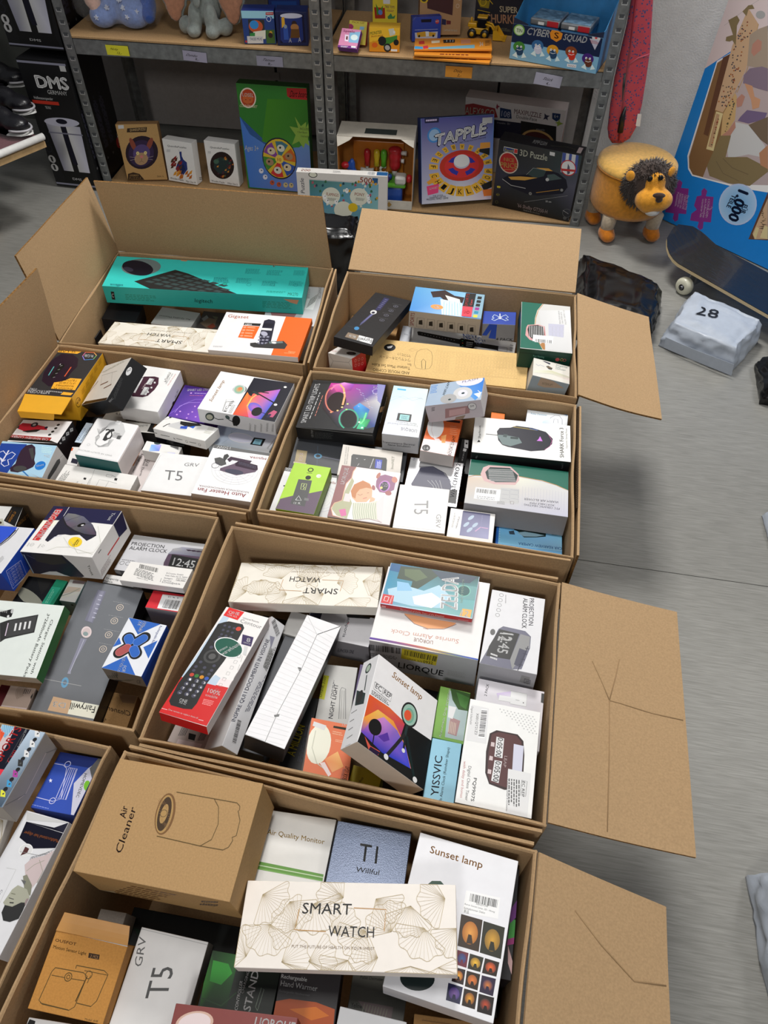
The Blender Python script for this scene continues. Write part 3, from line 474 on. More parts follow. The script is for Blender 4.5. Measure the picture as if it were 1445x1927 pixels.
["keyboard_set_box","cream brown box with a line drawing of keyboard and mouse","box","","kraft",[0.1511,1.4173,0.3035],[0.0883,-0.0138,0.0069,0.996],[0.3876,0.1341,0.0325],0.8,{"*":"d9b77c","E":"c49d61"},[[3,546,989,91,42,0,0,42],[0,3549,1012,84,-41,-19,6,30,24,10],[6,1346,803,338,259,5,-7,31,"AND MOUSE COMBO",0.1],[6,1346,809,285,271,4,-7,32,"Tastatur Maus Set Kabe",0.1],[6,1346,807,249,26,-1,-6,27,"Bos"],[6,1346,824,196,221,-9,-7,29,"ワイヤレスキーボード"],[6,1346,827,149,99,-5,-6,27,"マウスセット"],[2,1619,8,765,75,-42,-13,-36,28,-16,51,-9,96,11,43,48,17,44,-9,20,-43,6,-68,-4,-72,-22,-30],[2,1090,12,723,289,17,-80,-9,-29,-21,24,-10,86],[2,2694,5,850,96,-23,-21,-37,10,32,23,28,-12],[2,2966,5,653,67,-609,-8,5,226,593,30,11,-248],[2,2966,4,638,81,-17,0,-2,28,17,1,2,-29],[2,2966,4,615,81,-17,0,-2,28,17,0,2,-28],[2,2966,4,593,81,-17,0,-2,28,17,0,2,-28],[2,2966,4,571,81,-18,-1,-2,28,18,1,2,-28],[2,2966,4,504,80,-18,0,-1,27,17,1,2,-28],[2,2966,4,481,79,-17,0,-2,28,17,0,2,-28],[2,2966,4,459,79,-18,0,-1,28,17,0,2,-28],[2,2966,4,437,79,-18,0,-1,28,17,0,2,-28],[2,2966,4,414,79,-17,0,-1,27,17,1,1,-28],[2,2966,4,392,78,-17,0,-2,28,18,0,1,-28],[2,2966,4,370,78,-17,0,-2,28,18,0,1,-28],[2,2966,4,348,78,-18,0,-1,27,18,1,1,-28],[2,2966,4,326,77,-18,0,-1,28,17,0,2,-28],[2,2966,4,303,77,-17,0,-1,28,17,0,1,-28],[2,2966,4,281,77,-17,0,-1,28,17,0,1,-28],[2,2966,4,259,77,-17,0,-1,27,17,1,1,-28],[2,2966,4,237,76,-17,0,-1,28,17,0,1,-28],[2,2966,4,215,76,-17,0,-1,28,17,0,1,-28],[2,2966,4,193,76,-17,-1,-1,28,17,0,1,-27],[2,2966,4,171,75,-17,0,-1,28,17,0,1,-28],[2,2966,4,149,75,-17,0,-1,28,18,0,0,-28],[2,2966,4,127,75,-17,0,0,27,17,0,0,-27],[2,2966,4,105,75,-17,-1,0,28,17,0,0,-27],[2,2966,4,83,74,-17,0,0,28,17,0,0,-28],[2,2966,4,635,119,-17,0,-2,28,17,0,2,-28],[2,2966,4,613,119,-17,0,-3,28,18,0,2,-28],[2,2966,4,591,119,-18,0,-2,27,18,1,2,-28],[2,2966,4,568,119,-17,-1,-2,28,17,0,2,-27],[2,2966,4,501,118,-17,-1,-2,28,18,0,1,-27],[2,2966,4,479,117,-17,0,-2,28,18,0,1,-28],[2,2966,4,457,117,-17,0,-2,27,17,1,2,-28],[2,2966,4,435,117,-17,0,-2,27,17,0,2,-27],[2,2966,4,413,117,-18,-1,-1,28,17,0,2,-27],[2,2966,4,391,116,-18,0,-1,27,17,1,2,-28],[2,2966,4,369,115,-18,0,-1,28,17,0,2,-28],[2,2966,4,347,115,-18,0,-1,28,17,0,2,-28],[2,2966,4,324,115,-17,0,-1,28,17,0,1,-28],[2,2966,4,302,115,-17,0,-1,27,17,1,1,-28],[2,2966,4,280,114,-17,0,-1,28,17,0,1,-28],[2,2966,4,259,114,-18,0,-1,27,17,0,2,-27],[2,2966,4,236,114,-17,-1,-1,28,17,0,1,-27],[2,2966,4,214,113,-17,0,0,28,17,0,0,-28],[2,2966,4,193,113,-18,0,0,27,17,1,1,-28],[2,2966,4,171,113,-17,0,-1,27,17,0,1,-27],[2,2966,4,149,113,-17,-1,-1,28,17,0,1,-27],[2,2966,4,127,112,-17,0,-1,27,18,1,0,-28],[2,2966,4,105,112,-17,0,0,27,17,0,0,-27],[2,2966,4,83,112,-17,-1,0,28,17,0,0,-27],[2,2966,4,633,157,-18,0,-2,27,18,1,2,-28],[2,2966,4,611,157,-18,0,-2,27,17,0,3,-27],[2,2966,4,588,156,-17,0,-2,28,17,0,2,-28],[2,2966,4,566,156,-17,0,-2,27,17,0,2,-27],[2,2966,4,499,155,-17,0,-1,27,17,1,1,-28],[2,2966,4,477,155,-17,-1,-1,28,16,0,2,-27],[2,2966,4,455,154,-17,0,-1,27,17,1,1,-28],[2,2966,4,433,154,-17,0,-1,27,17,0,1,-27],[2,2966,4,411,154,-17,-1,-1,28,16,0,2,-27],[2,2966,4,389,153,-17,0,-1,27,17,1,1,-28],[2,2966,4,367,153,-17,0,-1,27,17,0,1,-27],[2,2966,4,345,153,-17,-1,-1,28,17,0,1,-27],[2,2966,4,323,152,-17,0,-1,27,17,1,1,-28],[2,2966,4,301,152,-17,0,-1,27,17,0,1,-27],[2,2966,4,279,152,-17,-1,-1,28,18,0,0,-27],[2,2966,4,257,151,-16,0,-1,27,16,1,1,-28],[2,2966,4,235,151,-16,0,-1,27,17,0,0,-27],[2,2966,4,214,151,-17,0,-1,27,17,0,1,-27],[2,2966,4,192,151,-17,-1,-1,27,17,1,1,-27],[2,2966,4,170,150,-17,0,0,27,16,0,1,-27],[2,2966,4,148,150,-17,0,0,27,17,0,0,-27],[2,2966,4,127,149,-17,0,-1,28,17,0,1,-28],[2,2966,4,105,149,-17,0,0,27,16,0,1,-27],[2,2966,4,83,149,-17,-1,0,28,17,0,0,-27],[2,2966,4,630,194,-17,0,-2,27,17,0,2,-27],[2,2966,4,608,194,-17,-1,-2,28,17,0,2,-27],[2,2966,4,586,193,-17,0,-2,27,17,1,2,-28],[2,2966,4,564,193,-17,0,-2,27,17,0,2,-27],[2,2966,4,498,192,-18,0,-1,27,17,0,2,-27],[2,2966,4,475,192,-16,-1,-2,28,17,0,1,-27],[2,2966,4,453,191,-17,0,-1,27,17,1,1,-28],[2,2966,4,432,191,-17,0,-2,27,17,0,2,-27],[2,2966,4,409,191,-16,0,-2,26,17,1,1,-27],[2,2966,4,388,190,-17,0,-2,27,17,0,2,-27],[2,2966,4,366,190,-17,0,-2,27,18,0,1,-27],[2,2966,4,344,190,-17,-1,-1,28,17,0,1,-27],[2,2966,4,322,189,-17,0,-1,27,17,0,1,-27],[2,2966,4,300,189,-17,0,-1,27,17,0,1,-27],[2,2966,4,279,188,-18,0,0,27,16,1,2,-28],[2,2966,4,257,188,-17,0,-1,27,17,0,1,-27],[2,2966,4,235,188,-17,-1,-1,28,17,0,1,-27],[2,2966,4,213,187,-17,0,-1,27,17,0,1,-27],[2,2966,4,191,187,-16,0,-1,27,17,0,0,-27],[2,2966,4,170,187,-17,0,-1,26,17,1,1,-27],[2,2966,4,148,187,-17,-1,0,27,16,0,1,-26],[2,2966,4,127,186,-18,0,0,27,17,0,1,-27],[2,2966,4,105,186,-17,-1,0,28,16,0,1,-27],[2,2966,4,83,185,-17,0,0,27,17,0,0,-27],[2,2966,4,627,231,-16,0,-3,27,17,0,2,-27],[2,2966,4,605,231,-17,-1,-2,27,17,1,2,-27],[2,2966,4,583,230,-17,0,-1,27,16,0,2,-27],[2,2966,4,561,230,-16,0,-3,27,17,0,2,-27],[2,2966,4,495,229,-16,0,-2,26,17,1,1,-27],[2,2966,4,474,229,-17,-1,-2,27,17,0,2,-26],[2,2966,4,452,228,-17,0,-2,27,17,0,2,-27],[2,2966,4,430,227,-17,0,-2,27,17,0,2,-27],[2,2966,4,408,227,-17,0,-1,27,17,0,1,-27],[2,2966,4,386,227,-17,0,-1,26,17,1,1,-27],[2,2966,4,365,227,-18,-1,-1,27,17,0,2,-26],[2,2966,4,343,226,-17,0,-2,27,17,0,2,-27],[2,2966,4,321,226,-17,-1,-1,27,17,1,1,-27],[2,2966,4,299,225,-17,0,-1,27,17,0,1,-27],[2,2966,4,277,225,-16,0,-1,27,16,0,1,-27],[2,2966,4,256,225,-17,0,-1,26,17,0,1,-26],[2,2966,4,234,224,-17,0,0,27,16,0,1,-27],[2,2966,4,213,224,-17,0,-1,27,16,0,2,-27],[2,2966,4,191,224,-17,-1,-1,27,17,1,1,-27],[2,2966,4,169,223,-17,0,0,27,17,0,0,-27],[2,2966,4,148,223,-17,0,-1,26,17,1,1,-27],[2,2966,4,126,223,-17,-1,0,27,16,0,1,-26],[2,2966,4,105,222,-17,0,0,27,16,0,1,-27],[2,2966,4,83,222,-17,-1,0,27,17,1,0,-27],[2,2966,4,625,267,-17,0,-2,27,17,0,2,-27],[2,2966,4,603,267,-17,0,-2,26,17,1,2,-27],[2,2966,4,581,267,-17,-1,-2,27,17,0,2,-26],[2,2966,4,559,266,-17,0,-2,27,17,0,2,-27],[2,2966,4,493,265,-16,0,-2,26,17,1,1,-27],[2,2966,4,472,265,-17,0,-2,26,17,0,2,-26],[2,2966,4,450,264,-17,0,-1,27,16,0,2,-27],[2,2966,4,428,264,-17,0,-1,26,17,1,1,-27],[2,2966,4,407,264,-18,-1,-1,27,17,0,2,-26],[2,2966,4,385,263,-17,0,-1,27,16,0,2,-27],[2,2966,4,363,263,-17,0,-1,26,17,0,1,-26],[2,2966,4,341,263,-17,-1,-1,27,17,0,1,-26],[2,2966,4,320,262,-17,0,-1,27,17,0,1,-27],[2,2966,4,298,262,-17,-1,-1,27,17,0,1,-26],[2,2966,4,276,261,-16,0,-1,26,16,1,1,-27],[2,2966,4,255,261,-17,0,-1,26,17,0,1,-26],[2,2966,4,233,261,-16,-1,-1,27,17,0,0,-26],[2,2966,4,212,260,-17,0,-1,26,17,1,1,-27],[2,2966,4,190,260,-16,-1,-1,27,16,0,1,-26],[2,2966,4,169,259,-17,0,-1,26,17,1,1,-27],[2,2966,4,147,259,-16,0,-1,26,17,0,0,-26],[2,2966,4,126,259,-17,-1,0,27,16,0,1,-26],[2,2966,4,104,258,-16,0,-1,27,17,0,0,-27],[2,2966,4,83,258,-17,0,0,26,17,0,0,-26]]],
["camera_box","small red and white box in the near corner beside the cream keyboard box","box","","coated",[-0.0927,1.403,0.2829],[0.2921,-0.0728,0.1072,0.9476],[0.0736,0.0548,0.08],0.8,{"*":"cfc9c2","T":"e3dfda","W":"c31f26","E":"c31f26"},[[6,2885,156,15,51,8,-9,14,"PAV",0.1],[6,2885,174,104,35,9,-7,11,"SQ"],[7,3225,137,103,34,5,-5,6,1],[3,273,57,88,-36,-8,-10,22],[3,1349,57,88,-16,-3,-5,10],[45,3754,39,198,11,8],[45,3754,77,191,11,8],[45,3754,114,183,11,8],[45,3754,35,165,11,8],[45,3754,72,157,11,8],[45,3754,110,148,11,8],[22,2184,8,1,228,40,-53,138,19,30,34],[22,2184,8,41,175,-40,-66],[22,2184,8,179,194,25,-33]]],
["fan_heater_box","green fan heater box standing in the far corner with its lid ajar","box","green and grey fan heater boxes","coated",[0.3889,1.4896,0.34],[0.6611,-0.0093,-0.0024,-0.7502],[0.1961,0.1235,0.055],0.8,{"*":"123f31","T":"c9c8c4"},[[0,613,1,4,0,149,90,-38,98,-16,105,-4,101,8,84,24,74,26,2,-152],[2,2948,16,4,158,85,-36,99,-17,105,-6,112,11,84,23,62,26],[0,2676,428,169,71,-33,52,23,-1,10],[1,4,3276,3549,3276,3276,89,122,-40,227,498,3,-1,-177],[0,3004,242,193,-7,111,154,-7,-5,-102],[2,2730,5,276,200,-1,22,52,-1],[2,2730,5,271,225,0,22,51,-1],[2,2730,5,267,251,0,22,51,-1],[2,2730,5,263,276,-1,22,51,-1],[2,2730,5,339,199,-1,22,51,0],[2,2730,5,334,224,0,22,50,-1],[2,2730,5,330,250,-1,21,51,0],[2,2730,5,325,275,0,22,51,-1],[0,3225,282,49,-18,74,17,45,112,8,27,-27,44,-62,-9,-23,-48,-30,-92,5],[0,546,290,56,-17,63,16,40,95,7,59,-82,-29,-25,-77,-11],[2,3276,13,291,61,138,4],[2,3276,13,290,73,134,4],[2,3276,13,287,85,132,3],[2,3276,13,286,97,127,3],[2,3276,13,283,109,125,2],[2,3276,13,282,121,121,2],[2,3276,13,278,133,119,1],[2,3276,13,277,145,115,1],[2,3276,13,274,157,112,0],[0,3822,392,87,-2,140,83,-6,-6,-137],[8,546,3822,474,104,-2,111,-37,1],[6,2184,59,297,175,13,-2,12,"PTC CERAMIC HEATING"],[6,2184,86,279,140,10,-4,11,"PORTABLE MINI"],[6,2184,71,263,164,8,-4,11,"WARM AIR BLOWER"],[36,1961,99,98,75,-2,-1,16,"Fast Heating"],[33,2901,265,95,14,0,0,14],[35,2965,294,97,11,10],[35,2901,313,96,11,10],[32,290,8,3,121,349,-1]]],
["oximeter_box","white pulse oximeter box in front of the standing green heater box","box","pulse oximeter boxes","coated",[0.3802,1.3461,0.3241],[0.9938,-0.0115,0.0734,-0.0827],[0.0885,0.0683,0.0515],0.8,{"*":"dad7cf","S":"9fb3c2","W":"d0cfca"},[[0,819,87,131,16,12,30,-14,-6,-21,-20,-1],[3,1893,110,127,17,-4,-5,-8],[0,1093,61,181,17,4,41,-8,-7,-17],[6,1126,156,166,80,3,3,15,"Fingertip"],[6,1126,154,144,32,2,2,15,"Pulse"],[6,1126,153,126,72,7,2,15,"Oximeter"],[2,1385,8,17,130,17,-14,13,15,30,-7],[1,6,3548,3274,3002,3532,3275,3548,13,59,114,40,125,-20,0,-41,-124,25,-127,-34],[10,2985,58,146,87,-6,85,-35,-127,-32,-49,6],[16,1910,83,92,71,5,-3,20,"INTERRUPT"]]],
["slim_box","white printed slim box lowest in the near corner under the oximeter box","box","","coated",[0.3889,1.3422,0.2646],[0.995,-0.002,-0.0287,-0.0957],[0.0836,0.0424,0.05],0.8,{"*":"dddbe0"},[[7,2458,19,75,78,2,0,15,2],[6,820,114,61,16,1,-1,27,"R",0.3],[0,2460,213,95,25,-2,0,-25,-27,4]]],
["mouse_box","black and yellow gaming mouse box with its yellow tuck flap hanging open","box","","coated",[-0.726,1.2701,0.3356],[0.0595,-0.0165,0.0318,0.9976],[0.1079,0.1691,0.065],0.8,{"*":"e0a526","T":"2b2a2c"},[[0,3747,307,1,-158,0,18,26,140,-4],[6,546,188,1,119,0,-3,19,"G-LAB",0.3],[0,530,295,86,-25,-47,-77,-2,-58,44,-30,84,12,74,-2,72,22,49,60,30,69,-50,27,-81,14,-121],[2,1450,22,250,279,8,-97],[2,3155,26,141,278,2,-103],[2,3276,15,223,245,5,-97],[0,273,229,161,-23,-16,-17,29,24,136,15,-16],[2,2457,14,211,298,-12,-7],[2,2457,14,214,256,-12,-7],[2,2457,14,217,214,-12,-7],[2,2457,14,220,172,-12,-8],[2,3176,20,120,48,-2,-43],[2,3428,20,118,5,-58,-4],[2,3477,20,60,1,-31,30],[2,1958,20,29,31,4,45],[2,1164,20,33,76,56,13],[2,2172,20,89,89,31,-41],[6,3822,54,28,60,0,-10,28,"RGB",0.4],[0,3747,94,291,-75,0,-8,118,160,1,9,-63,-45,-16],[6,546,44,303,96,1,-4,21,"7 BUTTONS",0.1],[6,546,41,332,107,3,-4,20,"UP TO 10 000 DPI",0.1],[6,546,39,361,118,4,-4,20,"PROGRAMMABLE",0.1],[6,546,36,389,129,5,-4,20,"Precision PC",0.1],[6,3822,166,433,141,2,-8,33,"NITROGEN",0.4],[6,3822,257,420,50,-3,-4,17,"CORE",0.3],[7,3276,84,435,102,-6,-3,11,2],[0,3747,77,434,-68,4,7,25,67,0],[47,2674,120,153,51,1,-14,-29,3],[47,2674,188,158,52,1,-14,-29,3],[47,2674,258,163,53,1,-14,-29,3],[47,2674,329,169,55,1,-13,-30,3],[47,2674,402,175,56,1,-13,-30,3],[45,1073,44,115,31,12],[46,1073,23,113,46,-1,3,15,"G",0.3]],[["tuck_flap","N",0.05,9,"#e3a72a"]]],
["bulb_box","black and white light bulb box leaning on the yellow mouse box","box","","coated",[-0.5837,1.2097,0.4022],[0.9035,0.1004,-0.3401,-0.2406],[0.1546,0.1078,0.04],0.8,{"*":"141416","T":"e4e0d8"},[[0,529,1,2,440,-1,-1,17,-398,9],[2,1638,5,64,224,82,-73],[2,1638,5,243,226,110,-103],[2,1638,5,54,174,17,-61],[2,1638,5,64,224,254,1],[7,3002,80,247,345,52,-77,6,4],[2,1876,32,151,140,115,13],[2,1876,32,259,103,105,18],[2,1876,32,1,93,51,90],[33,3549,227,86,18,-11,-23,-9],[36,546,214,93,24,-14,15,7,"60"],[37,1092,30,73,139,17,23,22,5],[36,2184,1,89,31,-7,0,10,"EEC"]]],
["chess_clock_box","white chess clock box at the back wall beside the black bulb box","box","white chess clock boxes with a brown clock picture","coated",[-0.5318,1.2444,0.3483],[0.9961,0.0119,0.0041,-0.0868],[0.0916,0.1391,0.0397],0.8,{"*":"e9e8e6"},[[0,1059,26,234,3,33,25,27,63,14,32,-5,20,-60,-4,-55,-20,-62,-28,-19,-65,-6,-31,20,-6,41],[0,3549,15,243,16,25,20,15,6,-149,-37,8],[0,3549,92,286,34,-1,0,-57,-36,-2],[0,3549,93,200,33,1,7,-72,-39,-3],[6,547,100,228,18,58,22,3,"0:05:00",0.2],[6,547,109,126,7,73,16,1,"0:05:00",0.2],[0,3549,125,165,11,2,6,-13,-11,-3],[0,3549,130,209,11,2,5,-14,-11,-2],[0,3549,133,258,11,2,5,-14,-11,-2],[6,3532,82,181,2,59,10,0,"LEAP"],[6,1092,194,274,0,93,16,-2,"PQ9907S",0.2],[6,2184,211,256,8,105,10,-1,"Digital Chess Timer"],[6,3208,229,243,10,117,10,-1,"with delay and bonus"],[36,1092,237,5,69,16,1,19,"Chess Timer"],[30,546,217,1,-4,0,-4,0,-5,0,-6,0,-5,0,-5,0,-4,0,-2,0,0,0,1,4,4,4,4,3,5,2,6,0,5,-1,5,-2,4,-4,2,-4,0,-2]]],
["light_strip_box","purple light strip box between the chess clock box and the sunset lamp box","box","","coated",[-0.4425,1.2436,0.2646],[0.9961,0.0094,0.0159,-0.0861],[0.0862,0.111,0.0805],0.8,{"*":"4a2a86"},[[1,4,807,1594,2140,1337,12,301,198,15,9,-314,-218,10],[6,3822,37,262,208,54,-4,21,"SMART LED STRIP LIGHTS",0.5],[7,2989,92,248,93,17,-2,10,1],[7,3448,67,222,96,19,-1,6,1],[2,2701,12,30,51,12,66,45,42,69,17],[2,2429,9,6,35,57,108,54,56,63,15],[4,3790,2396,61,68,7,0,0,7],[4,3790,2396,121,56,7,0,0,7],[4,3790,2396,138,81,7,0,0,7],[4,3790,2396,174,43,7,0,0,7],[4,3790,2396,123,20,7,0,0,7],[4,3790,2396,137,134,7,0,0,7],[4,3790,2396,51,35,7,0,0,7],[4,3790,2396,69,248,7,0,0,7]]],
["lamp_box","white and black sunset lamp box along the right wall of its carton","box","sunset lamp boxes with an orange and violet picture","coated",[-0.3057,1.1967,0.3725],[0.9944,-0.0291,0.0097,-0.101],[0.1733,0.1377,0.0375],0.8,{"*":"d8d8da","T":"e8e8e8"},[[0,274,229,383,265,10,0,-392,-267,0],[1,6,3683,3715,3683,3411,3142,3734,258,208,-19,24,-4,-92,-8,-139,142,3,3,134],[1,6,3684,2668,1389,859,3178,3733,277,225,152,88,1,-115,-24,-197,-78,0,-50,100],[4,2923,1644,337,95,39,11,-31,47],[2,3782,22,285,103,0,78,20,46],[3,563,183,245,43,0,0,43],[3,3276,181,245,38,10,13,-48],[4,3477,1978,180,243,30,8,11,-39],[3,3461,184,252,13,4,4,-16],[2,273,35,233,248,69,-11,155,-76],[2,546,32,296,253,75,3],[2,563,60,270,246,47,-22],[3,273,358,65,31,5,4,-42],[2,530,16,387,65,51,-8],[0,2903,432,66,22,39,25,-10,-10,-57,-31,-1],[0,548,429,33,9,34,16,-6,-9,-35],[3,3549,447,158,11,0,0,11],[3,3549,451,342,10,0,0,10],[6,2948,60,81,2,220,-22,11,"Sunset lamp",0.4],[2,1638,5,154,18,-11,80,36,21,-3,16,-38,-4,16,-113],[6,546,163,17,-2,52,17,1,"EC",0.1],[6,546,169,72,3,54,19,3,"REP",0.1],[7,2184,194,11,-5,100,22,-3,3],[2,546,6,158,14,-13,98],[2,546,6,158,14,23,3],[2,546,6,145,112,55,7],[13,563,74,59,29,0,-8,-33],[13,2729,72,56,21,0,-5,-21],[12,563,20,99,58,27,-10,37,10],[13,1109,191,79,11,-11,-9,-11],[12,547,20,195,63,24,-12],[13,273,245,65,25,-2,-9,-41],[17,1911,319,1,11,65,13,0,2],[17,1911,352,1,11,72,13,0,2],[17,1911,392,9,10,73,13,1,2],[17,1911,431,18,10,72,13,1,2],[17,1911,467,26,9,72,13,1,2],[10,546,219,51,32,-29,-29,-2]]],
["trimmer_box","black and white vintage trimmer box half hidden behind the air detector box","box","","coated",[-0.5691,1.1807,0.2904],[0.0803,-0.0321,0.0519,0.9949],[0.1435,0.0736,0.05],0.8,{"*":"141413","T":"e2dfd8"},[[0,273,75,21,-69,-20,-5,207,56,-9],[6,1365,144,41,205,-10,-10,22,"VINTAGE T9"],[2,819,16,254,100,-107,15],[0,802,249,71,-71,8,-4,34,71,-2],[3,3822,106,42,11,0,0,11],[0,1075,119,38,-21,-3,-3,17],[6,1638,89,125,81,38,-13,21,"Professional"],[6,3203,39,163,-9,-142,-16,4,"Professional Trimmer",0.2]]],
["charger_box","white charger box with blue display pictures lying on the vintage trimmer box","box","","coated",[-0.4314,1.1251,0.3531],[0.9766,-0.0874,-0.0369,-0.1931],[0.134,0.0523,0.0225],0.8,{"*":"e9e8e4"},[[0,3276,65,76,53,55,47,-9,38,-65,-42,-10,-87,6],[0,546,113,131,127,18,28,-14,-80,-45,-58,11],[0,859,149,82,39,19,15,-32,-44,-10],[0,876,201,95,33,24,3,-30],[2,546,24,49,36,7,30,12,18],[7,3002,325,104,44,7,-8,37,4],[7,3002,324,70,55,2,-3,29,3],[0,547,35,143,0,3,-2,3,-2,0,-2,0,-3,0,-2,0,-3,0,-2,0,-1,-3,0,-3,0,-2,1,-3,2,-1,3,-2,2,0,3,0,2,2,2,1,2,3],[7,1911,1,101,29,29,0,9,1],[12,546,14,1,31,22,2],[17,1365,48,23,80,3,3,11,1],[10,546,144,32,15,-12,-12,1],[17,1365,165,25,49,0,2,9,1],[15,1365,242,26,9,7],[17,1365,262,23,49,2,2,9,1],[15,1365,336,25,9,7]]],
["nerve_stimulator_box","pale blue nerve stimulator box between the sunset lamp box and the heater fan box","box","pale blue nerve stimulator boxes","coated",[-0.3123,1.1307,0.2807],[0.9926,-0.0333,-0.0116,-0.1164],[0.1425,0.066,0.0616],0.8,{"*":"cfdbe3","T":"c9d9e6"},[[1,4,3021,3550,3822,3021,7,188,395,-6,4,-175,-405,-6],[2,925,50,38,25,2,39],[2,2202,6,105,97,8,35,23,45],[2,2475,6,93,17,27,61,-16,74,23,28],[3,3822,187,95,84,-7,-4,-45],[3,3550,187,95,80,-5,-4,-40],[0,546,267,119,76,4,1,-70,-78,-3],[0,2509,279,107,48,4,3,-50,-51,-2],[7,1144,289,61,32,3,-1,7,1],[7,1144,290,72,32,3,-1,7,1],[7,1144,290,83,32,3,-1,7,1],[7,1144,290,94,32,2,-1,7,1],[6,1365,379,36,20,123,14,-2,"Transcutaneous Electrical"],[6,1365,400,30,6,109,6,-2,"Nerve Stimulators"]]],
["air_detector_box","white air detector box with rounded lid and a teal base","box","","coated",[-0.5783,1.0638,0.3461],[0.0899,0.0182,-0.015,0.9957],[0.0943,0.1092,0.0589],4,{"*":"ddd4d2","T":"e9e8e8","N":"1d5a5a"},[[2,2730,7,228,88,-45,63,8,48,-33,28,-53,-17,-8,-61],[2,2730,7,222,89,-36,63,3,49,-32,25,-51,-20,-5,-56],[2,2730,7,215,90,-25,63,-3,51,-32,20,-47,-22,-3,-51],[2,2730,7,209,91,-16,63,-7,52,-32,17,-44,-25,-2,-46],[2,2730,7,202,92,-5,63,-13,53,-31,13,-41,-27,0,-41],[2,2730,7,196,93,4,63,-18,54,-30,10,-38,-30,1,-37],[2,2730,7,189,95,15,62,-24,55,-29,6,-36,-33,4,-31],[2,2730,7,183,96,24,61,-29,57,-29,3,-32,-36,5,-26],[0,3276,175,23,-43,-16,-39,10,-36,57,0,74,70,-66,56,-15],[0,819,147,77,-17,-8,-11,16,21,14,7,34,-17,28,11,12,17,-5,3,-54],[6,819,106,160,49,-2,23,-83,"C"],[2,1365,8,194,126,3,-46],[2,1365,8,191,118,1,-44],[2,1365,8,188,110,-2,-42],[2,1365,8,185,102,-4,-40],[2,1365,8,181,93,-6,-37],[0,3822,143,1,-32,0,2,26,31,0],[7,1911,117,135,-52,1,4,-41,5],[0,1365,85,114,-23,-3,1,30,21,0],[6,2457,55,267,207,-1,-3,11,"SMART AIR QUALITY DETECTOR"],[5,2730,220,223,9,5]]],
["car_heater_box","white car heater fan box with red lettering in the near corner","box","car heater fan boxes","coated",[-0.3117,0.9913,0.295],[0.0795,0.0034,0.0118,0.9968],[0.1226,0.1403,0.09],0.8,{"*":"b4a69a","T":"e9e9ea"},[[0,1638,349,1,-348,2,0,24,232,0,114,-2],[6,3822,247,-2,83,3,-4,21,"150W",0.5],[6,2867,13,47,99,3,-3,16,"MJ509A",0.3],[2,3003,4,93,181,1,10,3,10,4,8,7,8,8,7,9,6,11,4,11,3,12,0,12,0,12,-3,12,-4,10,-5,9,-8,8,-8,6,-8,3,-10,2,-10,0,-10,-2,-9,-5,-9,-6,-8,-8,-7,-10,-6,-11,-4,-11,-3,-13,-1,-12,1,-12,3,-11,4,-11,5,-9,8,-7,8,-6,9,-4,9,-2,10],[2,3003,4,70,181,1,13,4,13,6,12,8,10,11,9,13,8,14,5,15,4,16,1,16,-1,16,-4,15,-5,14,-7,12,-9,10,-11,8,-12,5,-12,3,-14,0,-13,-4,-13,-6,-12,-8,-11,-11,-9,-13,-8,-14,-6,-16,-3,-16,-1,-17,1,-16,3,-15,6,-14,8,-12,9,-10,11,-8,12,-4,13,-3,13],[2,3003,4,47,181,1,16,5,16,7,15,11,13,13,12,16,9,18,7,19,4,20,1,20,-1,20,-4,18,-7,18,-9,15,-11,13,-14,9,-14,7,-16,3,-17,0,-16,-4,-16,-7,-15,-11,-14,-14,-12,-16,-9,-18,-8,-19,-4,-21,-2,-21,2,-20,4,-19,8,-17,9,-15,12,-13,14,-9,15,-6,16,-3,16],[2,3003,4,26,181,1,19,6,19,9,17,13,16,15,13,19,11,21,8,22,5,24,2,23,-2,23,-5,23,-7,20,-11,18,-14,15,-15,11,-18,8,-18,4,-20,0,-19,-5,-19,-8,-18,-13,-16,-16,-14,-19,-12,-21,-8,-24,-5,-24,-2,-24,2,-24,5,-22,8,-21,12,-18,14,-15,16,-10,18,-8,19,-3,19],[2,3004,3,119,173,-75,-15],[2,3004,3,117,196,-76,14],[2,3004,3,123,216,-61,40],[2,3004,3,138,229,-36,58],[2,3004,3,157,233,-3,64],[2,3004,3,178,227,30,58],[2,3004,3,196,211,58,41],[2,3004,3,207,190,75,15],[2,3004,3,210,167,77,-15],[2,3004,3,204,146,64,-42],[2,3004,3,189,133,38,-61],[2,3004,3,170,129,3,-68],[2,3004,3,149,135,-32,-60],[2,3004,3,131,151,-60,-42],[0,1365,311,109,-28,-15,-35,11,-22,38,27,19,39,-15],[0,1092,263,71,-16,-13,-16,16,8,30,5,24,18,-34],[0,1076,235,103,-15,-26,-132,11,5,19,112,-5,8,20],[0,1622,183,130,-23,-33,-114,20,-12,30,9,24,99,47,106,-20,3,-18],[0,803,178,124,-21,-27,-112,20,-10,36,19,7,117,-14],[2,1366,10,157,106,-2,23],[2,1366,10,148,107,-1,24],[2,1366,10,140,109,-2,23],[2,1366,10,131,110,-1,23],[2,1366,10,123,111,-2,24],[2,1366,10,115,113,-2,24],[2,1366,10,106,114,-2,24],[2,1366,10,98,115,-2,24],[2,1366,10,89,117,-2,24],[2,1366,10,81,118,-2,24],[2,1366,10,72,119,-2,25],[2,1366,10,64,121,-2,24],[2,1366,10,55,122,-2,25],[3,1093,163,193,-56,0,-3,19],[6,2867,43,346,281,5,-3,28,"Auto Heater Fan",0.35],[6,1877,34,327,291,2,-2,13,"NAGRZEWNICA SAMOCHODOWA"],[5,820,286,164,23,8]]],
